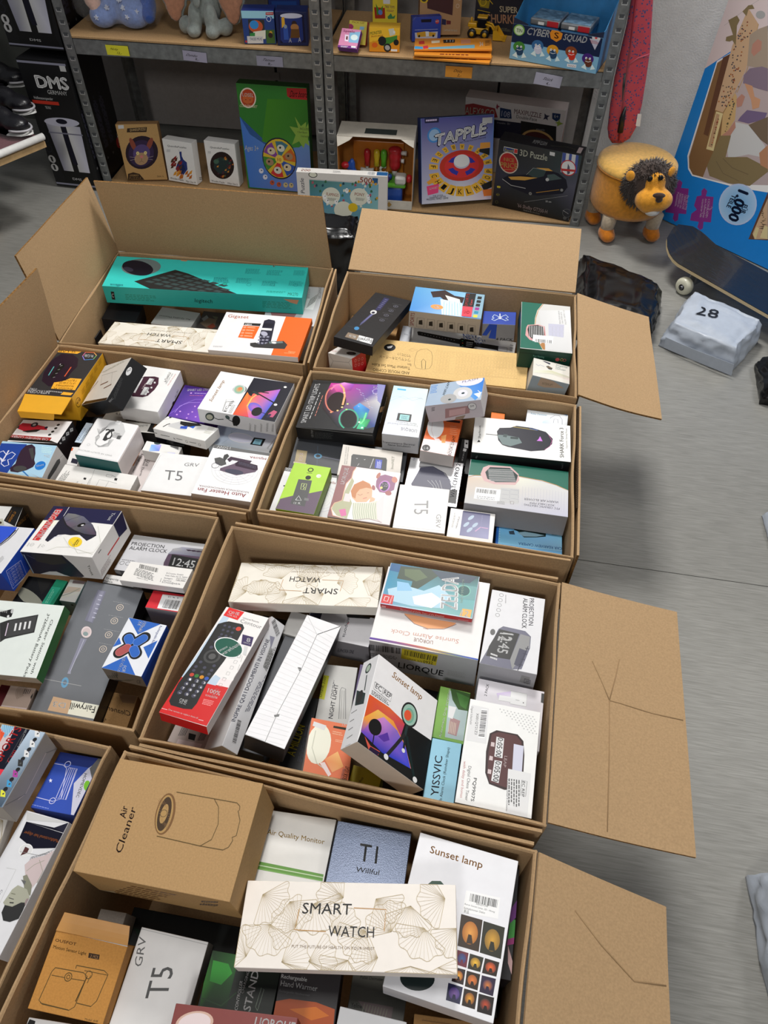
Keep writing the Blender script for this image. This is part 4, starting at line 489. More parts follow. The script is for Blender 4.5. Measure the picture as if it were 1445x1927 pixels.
["watch_box","square white box with big grey lettering beside the car heater fan box","box","plain white lettered boxes","coated",[-0.4278,0.9981,0.3121],[0.9969,-0.0111,-0.0191,-0.0752],[0.1066,0.1106,0.06],0.8,{"*":"cfc4bc","T":"e9e9e9"},[[6,1911,103,101,110,5,-19,77,"T5"],[6,1911,181,224,89,6,-1,28,"GRV"],[2,3003,7,2,9,10,284],[12,2713,7,3,159,295,0]]],
["phone_case_box","white box with a shiny holographic sticker behind the big-lettered white box","box","","coated",[-0.481,1.0875,0.3251],[0.996,0.022,0.0324,-0.0808],[0.0786,0.0276,0.03],0.8,{"*":"e4e3e0"},[[1,4,2238,2990,1933,2766,38,56,60,13,5,-52,-58,-16],[1,4,3550,3278,3550,3822,154,22,47,5,3,-26,-45,0],[0,1911,151,78,53,0,8,-25,-57,14],[7,1092,161,68,43,-3,-3,9,3],[0,836,91,78,-2,-4,-3,-4,-5,-3,-6,-2,-7,-1,-6,1,-6,1,-4,3,-3,4,0,5,1,0,4,0,5,0,6,0,6,0,7,0,5,0,5,0,2,0]]],
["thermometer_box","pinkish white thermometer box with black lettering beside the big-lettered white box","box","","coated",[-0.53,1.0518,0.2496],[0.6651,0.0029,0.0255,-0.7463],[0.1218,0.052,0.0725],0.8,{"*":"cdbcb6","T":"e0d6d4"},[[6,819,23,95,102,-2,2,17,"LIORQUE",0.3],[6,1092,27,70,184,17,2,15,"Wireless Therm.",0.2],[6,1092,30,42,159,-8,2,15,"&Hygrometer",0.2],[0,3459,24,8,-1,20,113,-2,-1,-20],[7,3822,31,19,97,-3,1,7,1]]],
["cable_box","white box printed with a thin wiring diagram at the near wall","box","","coated",[-0.587,0.976,0.345],[0.9971,-0.009,0.0197,-0.0731],[0.1548,0.0545,0.03],0.8,{"*":"e6e4e0"},[[7,1638,12,1,9,108,40,0,5],[2,2184,6,4,155,69,0],[2,2184,5,100,155,82,0,22,-140],[2,1911,6,298,26,1,53,52,-7],[2,1911,5,299,79,-57,1,2,-66],[2,1638,6,267,130,34,-1,-2,-19,-31,2,-1,18],[2,1638,6,302,126,27,-9],[0,546,322,111,17,-1,2,-18,-16,1],[0,546,150,78,16,-1,1,-16,-15,3],[0,546,144,24,16,7,3,-21,-16,-8],[7,2457,189,11,-5,79,8,-3,2],[6,2184,120,1,6,41,8,0,"GUIDE"],[32,2184,6,65,85,14,0]]],
["picture_box","white box with a small dark picture squeezed beside the pale blue mouse box","box","","coated",[-0.6626,1.057,0.2802],[0.9989,0.0193,0.0398,0.0147],[0.0221,0.0533,0.08],0.8,{"*":"e2e0de"},[[0,547,22,25,40,-10,0,35,-39,11],[0,3154,1,144,9,-2,-1,-24,-8,1]]],
["mouse_box","pale blue box with a tall black mouse picture in the near left corner","box","","coated",[-0.7371,1.0263,0.3064],[0.9948,0.0724,-0.0296,-0.0658],[0.1222,0.0808,0.085],0.8,{"*":"c5c2c0","T":"a9cfe6"},[[0,585,1,214,162,8,-34,-211,-114,0],[2,3550,18,16,146,22,15,32,-26,25,23,27,-13,-10,-33,-20,-10,22,-34,-22,-14,-28,17,-7,31,-27,13],[2,3550,30,70,168,-6,-81],[2,3550,20,45,105,19,-21,15,16],[0,803,159,213,34,12,28,-18,21,-46,10,-43,18,-26,-4,-24,-30,-26,-46,-21,-47,3,-13,23,20,33,-6,47,0,48],[0,1092,186,192,24,10,34,-65,-4,-24],[3,1092,192,49,41,0,-2,-20],[3,636,305,82,31,0,0,31],[6,3822,286,70,41,16,-7,13,"Silent",0.2],[7,3310,275,172,72,-4,-16,47,4],[6,3822,336,159,-40,4,5,-19,"20+",0.2],[0,891,213,32,8,4,50,-35,-10,0],[0,3222,265,25,67,-24,-4,0],[30,1092,165,188,24,-17,-14,-19,-62,7,-83,18,-21,13,35,12],[32,1911,8,195,169,35,-12]]],
["car_camera_box","black and white car camera box with a red car picture","box","","coated",[-0.7424,1.1185,0.2814],[0.0656,-0.0503,0.0301,0.9961],[0.1187,0.0728,0.082],0.8,{"*":"1a1214","T":"e8e6e6"},[[0,2851,338,51,-11,-19,-76,5,-112,27,-10,26,64,0,6,19,47,11,81,-31,11,-15],[0,546,290,109,-44,11,-56,-9,-19,-22,31,-1],[3,547,238,45,23,0,0,23],[3,3003,238,45,11,0,0,11],[3,547,145,69,11,0,0,11],[0,547,338,74,0,3,0,4,0,2,0,2,0,0,-3,0,-3,-2,-2,-2,-2,-4,-1,-3,1,-4,2,-3,2,-2,3,-2,3,-1,0,1,0,2,0,2,0,3],[3,546,77,39,10,0,0,10],[3,546,78,71,10,0,0,10],[3,546,83,103,10,0,0,10],[3,546,89,133,10,0,0,10],[0,2338,338,145,-277,14,1,28,276,-16],[0,273,338,197,-337,10,52,-20,285,-18],[6,3822,79,168,259,-17,-5,19,"CAR REARVIEW CAMERA",0.4],[40,3003,157,217,29,-15,-11,-18,-30,15],[42,529,12,161,204,12,-6],[40,3003,110,226,28,-15,-11,-17,-29,14],[42,529,12,113,213,12,-5],[40,3003,59,230,28,-15,-11,-18,-29,14],[42,529,12,63,216,12,-5],[46,3822,17,211,17,-6,-2,15,"6"]]],
["slim_box","slim pale blue box standing between the car camera box and the air detector box","box","","coated",[-0.6662,1.1414,0.2771],[0.9971,0.0081,0.0096,-0.075],[0.0159,0.062,0.068],0.8,{"*":"1a1a1c","T":"c8d8e6"},[[6,820,30,16,8,130,11,-1,"SMART LAMP"],[7,1657,3,20,0,114,19,-3,2]]],
["light_strip_box","black light strip box with a rainbow coloured picture","box","","coated",[-0.094,1.1842,0.3651],[0.9961,-0.0069,-0.036,-0.0804],[0.1688,0.159,0.035],0.8,{"*":"141417"},[[0,273,3,419,1,25,477,9,-2,-16],[1,8,3129,1354,3276,584,579,290,529,1572,125,432,355,16,0,-140,1,-253,-58,-28,-165,0,-134,158,-8,158],[1,5,3434,3741,2379,2104,3144,137,411,72,36,68,-10,-8,-66,-90,-21],[1,5,892,1454,875,937,905,315,216,33,45,74,-54,-5,-82,-54,-6],[1,4,935,645,645,1496,377,121,69,-3,-14,-71,-47,-5],[3,529,200,256,59,6,7,-93],[2,3190,32,201,159,-13,5,-14,11,-13,14,-12,19,-11,22,-8,24,-6,25,-4,26,0,24,2,22,6,18,8,14,10,10,12,4],[2,3495,45,184,427,34,-40,23,-73,4,-85],[2,1192,34,299,24,-15,13,-13,17,-11,20,-7,23,-3,23,1,22,5,20,9,15,12,11,15,5,16,-2,15,-7,16,-13,12,-18,11,-21,6,-22,3,-23,-1,-22,-6,-19,-9,-15],[3,273,310,108,49,1,13,-78],[2,3450,40,139,367,19,46,33,15],[2,2009,40,388,62,16,42,3,71],[0,1208,380,71,38,-6,2,-41,-45,2],[3,3784,225,175,7,0,0,7],[3,3801,246,209,7,0,0,7],[3,3288,274,243,7,0,0,7],[3,3734,188,155,7,0,0,7],[3,2775,278,191,7,0,0,7],[3,4042,231,345,7,0,0,7],[3,3582,407,39,7,0,0,7],[3,3581,380,86,7,0,0,7],[2,2749,9,299,396,12,-8],[2,3533,9,337,342,11,-7],[2,2749,9,374,290,11,-8],[2,3533,9,410,238,11,-7],[2,2749,9,412,362,11,-7],[2,3533,9,448,309,11,-7],[2,2749,9,481,257,0,-6],[2,3533,9,327,365,11,-8],[2,2749,9,363,312,12,-7],[2,3533,9,400,260,11,-7],[2,2749,9,402,385,11,-8],[2,3533,9,438,332,12,-8],[2,2749,9,474,279,7,-7],[2,3533,9,316,388,12,-8],[2,2749,9,353,334,12,-7],[2,3533,9,390,282,11,-7],[2,2749,9,426,230,11,-7],[2,3533,9,429,354,11,-7],[2,2749,9,464,302,12,-8],[2,3533,9,342,233,11,-8],[2,2749,9,343,357,12,-8],[2,3533,9,380,304,11,-7],[6,3822,53,46,3,373,-32,-8,"SMART LED STRIP LIGHTS",0.5],[7,3276,73,81,8,302,-9,2,1],[7,3463,100,110,3,259,-7,1,1],[6,3534,407,407,55,-3,-3,27,"RGB",0.3],[5,3534,430,382,23,8],[0,2187,425,453,51,-4,5,-183,-26,28],[16,2184,103,26,5,60,-13,-1,"LED STRIP"],[17,1092,109,18,119,4,11,52,6],[12,2457,10,5,99,472,-18],[30,3495,253,84,94,-72,-59,5,-82,65],[32,3549,24,197,1,34,0],[32,3549,24,239,1,35,0],[32,3549,24,281,1,36,0],[32,3549,24,325,1,36,0],[32,3549,24,368,1,37,0],[32,3549,24,413,1,37,0],[32,3549,24,453,1,0,0]]],
["nerve_stimulator_box","pale blue nerve stimulator box beside the rainbow light strip box","box","pale blue nerve stimulator boxes","coated",[0.0438,1.1624,0.3593],[0.0774,-0.0109,0.0009,0.9969],[0.078,0.1558,0.0488],0.8,{"*":"cfdbe3","T":"c9d9e6","N":"c2c2c4"},[[1,4,3038,3293,3549,3550,222,1,-221,0,0,443,221,0],[2,1197,50,195,31,-56,1],[2,2475,6,222,121,-39,-26,-55,24,-56,-29,-53,11],[2,2475,6,218,146,-68,-56,-66,35,-55,-35],[0,3822,145,150,-14,-21,-35,0,-25,26,-3,93,78,0,4,-49],[0,546,155,250,-85,1,-2,68,87,-2],[0,2508,140,260,-59,0,0,49,58,0],[7,1144,129,301,-42,2,1,-33,3],[6,1093,19,380,99,-8,-1,26,"LIORQUE"],[6,1638,18,340,185,3,-1,15,"Transcutaneous Electrical"],[6,1638,30,325,126,-2,0,14,"Nerve Stimulators"],[2,2731,8,139,225,-44,0],[26,547,3,63,198,6,0,16,"Transcutaneous Electrical",0.2],[26,547,37,45,138,5,0,16,"Nerve Stimulators",0.2]]],
["camera_box","white and blue security camera box lying tilted on top of the pile","box","","coated",[0.1567,1.1655,0.4148],[0.9831,-0.0789,-0.1442,-0.0805],[0.1188,0.0854,0.0425],0.8,{"*":"b6afb4","T":"a5b7cb","E":"d9d5d6"},[[1,5,1164,892,1165,1437,2221,162,238,177,5,0,-182,-33,-60,-79,115],[0,3550,331,238,0,-20,-9,-19,-16,-15,-22,-10,-25,-4,-27,2,-25,8,-21,13,-15,18,-8,20,1,12,9,0,16,0,22,0,25,0,27,0,24,0,22,0,15,0],[6,1622,203,213,95,17,0,23,"FLASH"],[3,3276,221,95,58,2,12,-69],[3,3550,221,95,29,1,7,-39],[3,836,223,94,10,0,0,10],[3,2730,139,52,49,5,11,-51],[3,836,147,41,9,0,0,9],[7,1420,13,132,42,6,-7,95,5],[6,836,109,89,15,143,-15,18,"WIFI CAM",0.2],[0,3567,290,72,48,12,-10,-64],[2,3822,16,311,105,19,-27,-8,-35],[10,2423,118,86,149,4,-9,-52,-154,-19],[10,2969,140,73,101,6,-12,-42,-98,-7],[13,3276,281,82,26,0,0,26],[15,820,281,82,26,8],[16,546,269,77,23,3,2,13,"50"],[17,1092,32,78,22,2,7,29,3],[10,2166,171,20,60,7,-20,-26,-51,0],[32,2987,5,1,1,242,0],[32,2987,5,1,1,242,0],[32,2987,5,1,1,242,0],[32,2987,5,1,1,242,0],[32,2987,5,1,24,242,0],[32,2987,5,1,53,242,0],[32,2987,5,1,83,242,0]]],
["book_light_box","orange book light box with a white lamp picture below the tilted camera box","box","orange book light boxes","coated",[0.1196,1.1069,0.3594],[0.9941,-0.0046,0.0056,-0.1081],[0.0719,0.1142,0.0325],0.8,{"*":"c9c1bc","T":"e6703a","E":"c9521f"},[[0,3805,1,1,204,0,0,119,-204,-18],[3,3822,52,225,49,13,15,-101],[0,3548,15,307,60,3,-3,-32,-56,1],[2,3532,12,25,275,9,-92,30,-66,49,-41],[0,3805,58,122,33,3,33,-40,-10,-17],[1,4,3733,4023,3750,3749,99,151,30,20,5,-72,-20,-5],[0,802,105,305,86,8,0,-20,-84,-7],[6,546,186,1,1,171,-18,1,"BOOK LIGHT",0.3],[6,2183,169,14,4,96,-11,2,"RECHARGEABLE"],[3,546,31,29,24,3,3,-27],[6,3822,21,14,26,3,-4,23,"14",0.4],[6,4043,146,316,51,1,-1,9,"2 PACK"],[7,3769,137,248,50,3,0,7,1],[7,3769,140,231,50,3,0,7,1],[7,3769,143,214,50,3,0,7,1],[7,3769,145,198,50,3,0,7,1],[7,3769,148,181,50,3,0,7,1]]],
["mouse_box","white gaming mouse box with a black mouse picture and black side","box","","coated",[0.286,1.0869,0.355],[0.9977,-0.0008,-0.0097,-0.0671],[0.2023,0.1079,0.05],0.8,{"*":"0f0f11","T":"e9e8e4"},[[0,274,140,196,15,32,65,12,36,21,94,-5,82,-24,41,-53,-4,-47,-44,-58,-79,-19,-72,9,-64,8,-33,12,-26,37],[0,1655,141,167,57,2,73,-7,22,-44,-67,-38,-49,10],[0,836,181,178,25,0,-7,-27,-21,3],[0,563,223,161,48,3,-3,-20,-45,-1],[2,546,18,76,163,37,0,36,-1],[2,2163,25,236,249,74,-5,69,-5],[2,857,22,334,248,49,-9],[0,3197,398,189,15,-40,-35,-1,10,13],[2,2905,8,448,211,21,-50,-12,-48,-32,-35],[6,546,537,31,-1,252,-23,-3,"SHARK Force 3",0.45],[6,1638,559,111,-1,169,-10,-1,"Ergonomic Gaming Mouse"],[6,546,46,120,-5,110,-14,-2,"Sharkoon",0.3],[0,546,28,86,9,25,11,-22],[16,2184,542,83,-5,41,-10,-2,"Force 3",0.2],[16,2184,35,92,6,24,-8,2,"3D"]]],
["oximeter_box","white pulse oximeter box with a blue corner at the back wall","box","pulse oximeter boxes","coated",[0.3567,1.1752,0.3151],[0.994,-0.0092,-0.0169,-0.1073],[0.0899,0.0537,0.06],0.8,{"*":"3f78b8","T":"dfe3e6","S":"dfe3e6"},[[6,1162,26,113,101,5,0,16,"Pulse Oximeter"],[0,635,201,153,50,0,1,-6,-25,6],[2,2185,10,151,48,-1,58,24,27,29,2,20,-33,3,-45],[2,2185,8,171,62,1,36,24,1,4,-34],[1,4,3294,3566,3550,3038,107,64,48,37,0,-59,-54,-11]]],
["orange_box","orange box top peeping out behind the white gaming mouse box","box","","coated",[0.2472,1.1821,0.295],[0.9969,-0.0006,0.0036,-0.0787],[0.0304,0.0531,0.07],0.8,{"*":"dd7420"},[]],
["fan_heater_box","green and grey fan heater box lying flat below the gaming mouse box","box","green and grey fan heater boxes","coated",[0.2664,0.9612,0.3351],[0.0837,-0.0043,0.0295,0.996],[0.2009,0.1284,0.055],0.8,{"*":"8f8e90","T":"c9c8cc"},[[0,613,570,1,-569,0,0,154,65,-31,86,-23,141,-7,132,29,102,9,46,6],[2,2948,16,573,155,-38,-20,-47,-8],[2,2948,16,293,94,-141,11,-86,22,-65,32],[1,6,3258,3548,3276,3276,3004,3003,573,156,-280,-56,-219,31,-73,27,0,208,572,0],[0,3242,505,118,-11,-60,-30,-24,-127,-13,-50,55,-7,50,21,44,119,17,60,-16],[0,563,479,96,-24,-48,-114,-14,-51,54,8,59,116,22,48,-19],[2,3276,12,465,70,-141,-22],[2,3276,12,463,81,-142,-22],[2,3276,12,462,91,-144,-22],[2,3276,12,460,102,-145,-23],[2,3276,12,458,113,-146,-23],[2,3276,12,457,123,-148,-23],[2,3276,12,455,134,-149,-23],[2,3276,12,453,145,-150,-24],[2,3276,12,452,155,-152,-24],[2,3276,12,450,165,-153,-24],[0,3822,522,230,-143,-6,2,94,143,4],[8,546,3822,514,273,-111,-5,-1,-33],[7,2457,509,321,-107,-5,1,-27,2],[0,3003,380,208,-104,-9,-3,119,106,10],[2,2185,5,375,223,-47,-1,0,26],[2,2185,5,325,214,-46,-1,0,25],[2,2185,5,372,258,-46,-1,0,25],[2,2185,5,323,249,-46,-2,0,26],[2,2185,5,370,293,-46,-2,0,25],[2,2185,5,321,283,-46,-1,0,25],[6,1366,52,254,193,10,2,17,"WARM AIR BLOWER",0.1],[6,1366,78,283,134,8,1,15,"PORTABLE MINI",0.1],[6,1366,46,304,197,6,1,15,"PTC CERAMIC HEATING",0.1],[2,2731,3,258,173,-5,163],[2,2731,3,241,173,-4,163],[2,2731,3,224,173,-4,163],[2,2731,3,207,173,-4,163],[2,2731,3,190,173,-3,163],[2,2731,3,173,173,-3,163],[2,2731,3,156,173,-2,163],[2,2731,3,139,173,-2,163],[2,2731,3,122,173,-1,163],[2,2731,3,105,173,0,163],[2,2731,3,88,173,0,162],[2,2731,3,71,173,1,162],[2,2731,3,55,173,0,162],[2,2731,3,38,174,1,161],[2,2731,3,21,174,2,161],[2,2731,3,4,174,2,161],[7,2184,393,341,-45,0,-2,-27,3],[2,1621,6,319,306,-19,-1,1,21,18,1,0,-21]]],
["car_camera_box","bright blue car camera box with a row of round white icons","box","","coated",[0.2908,0.8943,0.2727],[0.068,-0.0003,-0.003,0.9977],[0.1301,0.0949,0.0622],0.8,{"*":"1d6fc4","T":"6fb2e2"},[[1,4,1181,1725,2510,2254,358,1,-357,4,0,241,358,1],[0,634,361,27,-103,9,-157,-5,-100,34,0,-16,100,-43,158,5],[3,3822,313,40,22,0,0,22],[3,563,313,40,-12,0,1,10],[3,3822,253,41,22,0,0,22],[3,563,253,41,-12,0,1,10],[3,3822,193,41,22,0,0,22],[3,563,193,41,-11,0,1,10],[3,3822,134,42,22,0,0,22],[3,563,134,42,-11,0,1,10],[3,3822,75,42,22,0,0,22],[3,563,75,42,-11,0,1,10],[0,3822,37,43,-1,7,-3,6,-5,5,-6,3,-7,1,-7,-1,-6,-3,-1,-5,0,-6,0,-7,0,-7,0,-6,1,-5,6,-3,7,-1,7,1,6,3,5,5,3,6],[3,563,15,43,-11,0,2,10],[0,563,271,114,-70,-16,-62,5,-50,12,3,40,54,14,68,11,32,-35,20,-11],[0,2219,254,152,-46,-16,-54,4,-54,7,46,17,69,9],[3,273,193,114,18,0,0,18],[3,273,263,123,13,0,0,13],[3,273,122,113,15,0,0,15],[0,837,301,149,-28,-9,-8,28,31,2],[0,853,58,115,-15,-37,-24,31,8,26,31,0],[6,619,1,217,243,1,0,19,"CAR REARVIEW CAMERA",0.25],[2,3294,12,360,68,-6,0],[2,3294,12,359,86,-6,0],[2,3294,12,359,104,-7,0],[2,3294,12,358,122,-7,0],[2,3294,12,357,140,-6,0],[2,3294,12,356,158,-6,0],[2,3294,12,355,176,-6,0],[2,3294,12,354,193,-6,0],[2,3294,12,353,211,-6,0],[2,3294,12,352,228,-6,0],[0,619,371,1,-14,0,1,257,13,-1]]],
["watch_box","small white box with a violet photo beside the blue car camera box","box","","coated",[0.1695,0.8714,0.318],[0.9967,-0.0039,-0.0051,-0.081],[0.0878,0.0777,0.06],0.8,{"*":"e4e1de"},[[1,4,1367,1640,2459,1913,69,212,154,2,4,-179,-158,-1],[3,2748,98,117,15,11,-2,-16],[3,2748,119,170,16,11,-2,-16],[3,2748,146,121,15,11,-2,-16],[3,2748,120,82,15,11,-2,-16],[2,2971,25,151,77,26,34,42,-2],[6,1093,41,82,9,86,8,-2,"MEMONETE"],[7,2184,18,83,6,111,10,-2,2],[6,2186,177,111,0,85,7,1,"Beautiful"]]],
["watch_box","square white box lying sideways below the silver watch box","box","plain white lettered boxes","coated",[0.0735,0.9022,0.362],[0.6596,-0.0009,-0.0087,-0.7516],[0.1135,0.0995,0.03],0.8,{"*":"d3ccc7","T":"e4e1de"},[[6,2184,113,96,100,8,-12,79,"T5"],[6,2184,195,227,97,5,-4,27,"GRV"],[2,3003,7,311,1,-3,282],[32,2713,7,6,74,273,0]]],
["watch_box","glossy silver watch box with a black round watch picture","box","","foil",[0.1029,1.0058,0.2886],[0.7643,-0.0163,-0.0082,0.6446],[0.125,0.1134,0.0664],0.8,{"*":"3b3b40","T":"d6d6d8"},[[6,3822,74,23,278,-5,1,26,"WATCH PRO 2",0.45],[0,1366,281,252,18,-72,-30,-62,-60,-48,-52,-23,-66,8,-46,18,-16,93,6,89,104,33],[0,819,128,55,8,-44,-112,-4,3,47],[2,3276,6,182,196,-38,-38,-86,-36],[2,3276,6,186,173,-39,-31,-87,-34],[2,3276,6,190,149,-40,-22,-88,-33],[2,3276,6,194,125,-42,-14,-87,-31],[2,820,14,285,261,14,-81,-44,-80,-76,-50],[6,1639,332,298,24,-8,4,13,"IP"],[0,2731,349,191,7,-14,-14,-12,-19,10],[6,820,70,23,277,-5,1,26,"WATCH PRO 2",0.1]]],
["water_flosser_box","dark grey boxed flosser lying across the carton under the light strip box","box","boxed flossers with a beige and white label","coated",[-0.0784,1.0764,0.298],[0.7498,0.0309,-0.0214,0.6606],[0.0881,0.2448,0.0502],0.8,{"*":"44464b"},[[0,2711,149,677,-1,-66,-94,-6,1,66],[6,3805,68,627,59,5,-2,22,"D3",0.3],[3,1691,120,539,1,-25,-20,-1],[2,1383,7,200,556,-156,-25],[2,1912,18,119,512,-10,-111],[3,1092,120,539,0,-14,-11,0],[0,3258,54,677,-1,-82,-11,5,-2,75]]],
["radio_box","beige internet radio box behind the sleeping baby box","box","","coated",[-0.0318,1.0327,0.3531],[0.7372,0.0221,0.0312,0.6746],[0.0892,0.1277,0.025],0.8,{"*":"cfc8bf"},[[0,819,168,302,16,-8,5,-199,-17,-7,-91,-4,6,40,-17,171],[0,842,168,156,0,-40,-75,-1,2,39],[7,3278,97,145,69,1,0,-26,4],[6,1365,93,318,146,7,1,7,"WIFI POCKET RADIO"],[6,1911,91,329,146,9,1,7,"SMART FM RADIO"],[6,3002,107,44,105,3,-1,16,"liveNET",0.3],[2,3003,10,155,271,-7,-5,8,-3],[2,3003,10,154,225,-6,-5,8,-3],[7,3003,89,186,85,-13,0,-10,1],[2,3003,10,94,256,20,-7]]],
["sleep_trainer_box","brown and white box with a sleeping baby and a bear alarm clock","box","","coated",[-0.0382,0.931,0.3828],[0.997,0.0017,0.0039,-0.0779],[0.1211,0.136,0.0153],0.8,{"*":"c9bcb8","T":"e0d8d8"},[[0,2133,1,387,85,1,-9,-35,1,-52,-23,-48,0,-59,1,-66,-37,-31,-11,-35,21,-52,60,-9,-88,0],[1,7,3805,3549,3276,3532,3549,3549,3805,86,388,258,0,1,-221,0,-166,-256,0,18,121,-17,181],[0,2728,78,301,17,-23,-11,-103,31,-60,-6,-114,-60,13,-36,41,5,46,39,23,1,71],[0,3532,64,179,32,-2,5,-56,-37,0],[0,3177,53,55,34,14,16,-45,-28,-13],[2,3496,14,86,383,-11,-35,1,-48,-22,-49,0,-61,2,-66,-38,-29,-9,-37,20,-48,58,-9],[0,3496,111,264,32,28,41,-14,23,-38,8,-57,-23,-45,-55,-11,-30,27,-10,65],[0,2932,91,201,9,52,43,39,46,-22,15,-31,-32,3,-34,-19,-13,-32,2,-41,-22,12],[2,1859,8,133,184,16,-5,11,12],[2,1859,8,183,202,11,6],[2,2901,13,169,158,20,12],[0,3496,209,182,27,-11,-3,-18,-26,-16],[0,3275,117,119,88,13,46,25,35,-130,-141,-26],[2,2199,8,124,117,8,-71,14,-41],[2,2199,8,136,119,7,-69,15,-43],[2,2199,8,148,121,7,-66,15,-46],[2,2199,8,160,123,6,-64,16,-47],[2,2199,8,172,126,6,-62,16,-50],[2,2199,8,184,128,5,-59,16,-53],[2,2199,8,196,130,5,-57,16,-55],[2,2199,8,208,133,4,-55,17,-57],[2,2199,8,220,135,4,-53,17,-59],[2,2199,8,232,137,3,-50,18,-62],[2,2199,8,244,139,3,-48,18,-64],[0,3532,247,140,33,64,22,-197,-28,18],[2,2986,10,157,1,68,23,76,-13],[0,2135,218,302,6,39,35,20,46,-8,23,-39,0,-59,-33,-32,-44,0,-28,37],[3,2661,223,346,11,11,1,-21],[3,2934,319,331,17,-3,1,-23],[3,2389,301,225,18,-1,0,-17],[3,2389,212,249,11,-7,0,-17],[4,1884,2939,271,273,31,2,1,-42],[3,274,270,271,23,1,1,-35],[6,3806,251,269,37,1,1,26,"7:25",0.3],[3,3783,255,257,8,0,-1,-9],[6,3822,43,244,2,127,-23,-2,"LIORQUE",0.45],[6,3788,61,280,2,87,-10,0,"Model: SG-3",0.1]]],
["battery_box","lime green and grey battery box in the near corner","box","","coated",[-0.1593,0.9478,0.3639],[0.995,-0.0058,-0.0112,-0.0987],[0.0773,0.1281,0.03],0.8,{"*":"8fae2f","T":"a8d13f"},[[0,1622,5,75,66,39,-8,123,78,8,10,-98,69,36,0,-182,-219,0],[0,1365,62,240,79,5,14,-198,-84,4],[2,3288,10,90,212,29,2,4,-47,-27,1,-6,44],[2,3561,11,107,209,-3,-22,10,2,-3,-18],[3,546,113,263,16,0,0,16],[3,3821,169,287,14,0,0,14],[5,545,110,325,17,22],[7,1106,95,293,34,3,-2,10,1],[6,2197,165,281,16,1,-1,10,"CE"],[2,3276,14,91,84,9,34,24,-31,-33,-3],[6,3276,87,54,17,1,-2,14,"C€"],[2,3276,9,113,57,8,17],[2,3276,9,110,71,16,-13],[0,1911,136,110,26,-1,2,-18,-26,1]]],
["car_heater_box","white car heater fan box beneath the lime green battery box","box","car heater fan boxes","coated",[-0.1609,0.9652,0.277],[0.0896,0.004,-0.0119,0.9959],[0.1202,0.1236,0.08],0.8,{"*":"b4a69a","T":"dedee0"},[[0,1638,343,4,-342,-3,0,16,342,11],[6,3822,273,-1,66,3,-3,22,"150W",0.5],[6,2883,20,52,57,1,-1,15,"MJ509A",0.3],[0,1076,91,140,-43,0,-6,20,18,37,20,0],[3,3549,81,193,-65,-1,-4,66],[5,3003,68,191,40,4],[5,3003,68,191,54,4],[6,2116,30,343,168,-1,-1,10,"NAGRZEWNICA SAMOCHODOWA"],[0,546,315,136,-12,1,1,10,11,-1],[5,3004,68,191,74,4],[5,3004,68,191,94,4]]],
["adapter_box","narrow black box with white tags between the book light box and the mouse box","box","","coated",[0.1674,1.0985,0.27],[0.9955,0.0008,0.0139,-0.0935],[0.0181,0.0772,0.08],0.8,{"*":"1d1d1e"},[[0,3276,18,220,24,0,6,-70,-24,0],[3,546,34,189,7,0,0,7],[7,2184,22,36,4,133,9,-3,2],[0,3276,21,143,21,-2,-3,-24,-19,2]]],
["mouse_box","large white and navy ergonomic mouse box standing proud of its carton","box","","coated",[-0.5663,0.8017,0.363],[0.9939,-0.0632,-0.0475,-0.0767],[0.1414,0.1216,0.0577],0.8,{"*":"d8d5d2","T":"e9e7e4"},[[0,548,1,347,402,-1,0,-107,-112,4,-208,-2,-82,-8],[0,3821,1,233,82,8,1,-44,-83,-16],[2,3549,10,94,347,5,-73],[0,547,100,267,7,32,48,-2,66,-18,72,-51,47,-52,13,-25,-15,-21,-19,-21,-60,39,-47,-8,-32,3,-37,-7,-30,-55,-22,11,-1,85,1,55],[1,9,1639,1911,1911,1639,1366,1349,1093,1365,1622,106,261,6,38,43,-2,60,-15,76,-54,58,-71,-52,-5,-79,25,-64,34],[2,820,8,127,228,24,27,45,28],[2,820,8,181,190,41,27,63,27],[2,546,16,106,261,35,-45,50,-35,63,-24,94,-8],[3,273,233,219,19,9,4,-14],[3,3549,240,218,8,2,1,-5],[2,3277,14,119,88,13,31,32,16],[0,3123,29,325,38,2,-7,-242,-39,1],[6,3822,26,317,3,-227,38,-1,"ERGONOMIC",0.5],[6,3822,359,329,-2,-60,19,-3,"Trust",0.4],[3,3779,262,95,39,0,12,-36],[6,1073,265,116,-9,-46,9,-2,"REDUCE MUSCLE STRAIN",0.1],[7,1618,262,113,3,-45,20,-5,2],[2,3002,5,182,121,69,-64,146,-35],[2,3002,5,139,17,42,32,75,8],[2,3002,5,327,221,76,-121,-7,-66,-81,-14,-78,74],[5,2184,39,53,11,5],[2,2184,5,31,52,15,1],[7,2184,15,39,-2,29,8,-1,2],[7,2184,79,33,1,38,8,-1,2],[2,2184,6,97,47,2,13,12,-8,-4,-10,-10,5],[10,547,3,163,236,1,35,-68,30,-83,-17,-10,-66,-2,-36,11,-33,20,-43,-5,-63,-26,-42,0,-3,0,0,88],[12,2202,22,1,140,12,3,-3,-64,-4,-78],[12,1366,12,29,144,26,-20,32,-19],[10,819,55,157,173,7,15,-58,-90,-24,-84,17],[16,1364,353,102,-2,-77,14,5,"Trust",0.2],[10,3276,45,1,64,26,43,5,37,-21,12,-10],[32,2850,32,108,70,135,-4],[32,3821,15,243,66,90,-14],[30,548,243,161,104,-2,-17,-111,-87,18],[37,2440,1,19,117,0,15,36,5],[32,546,14,54,140,29,-1]]],
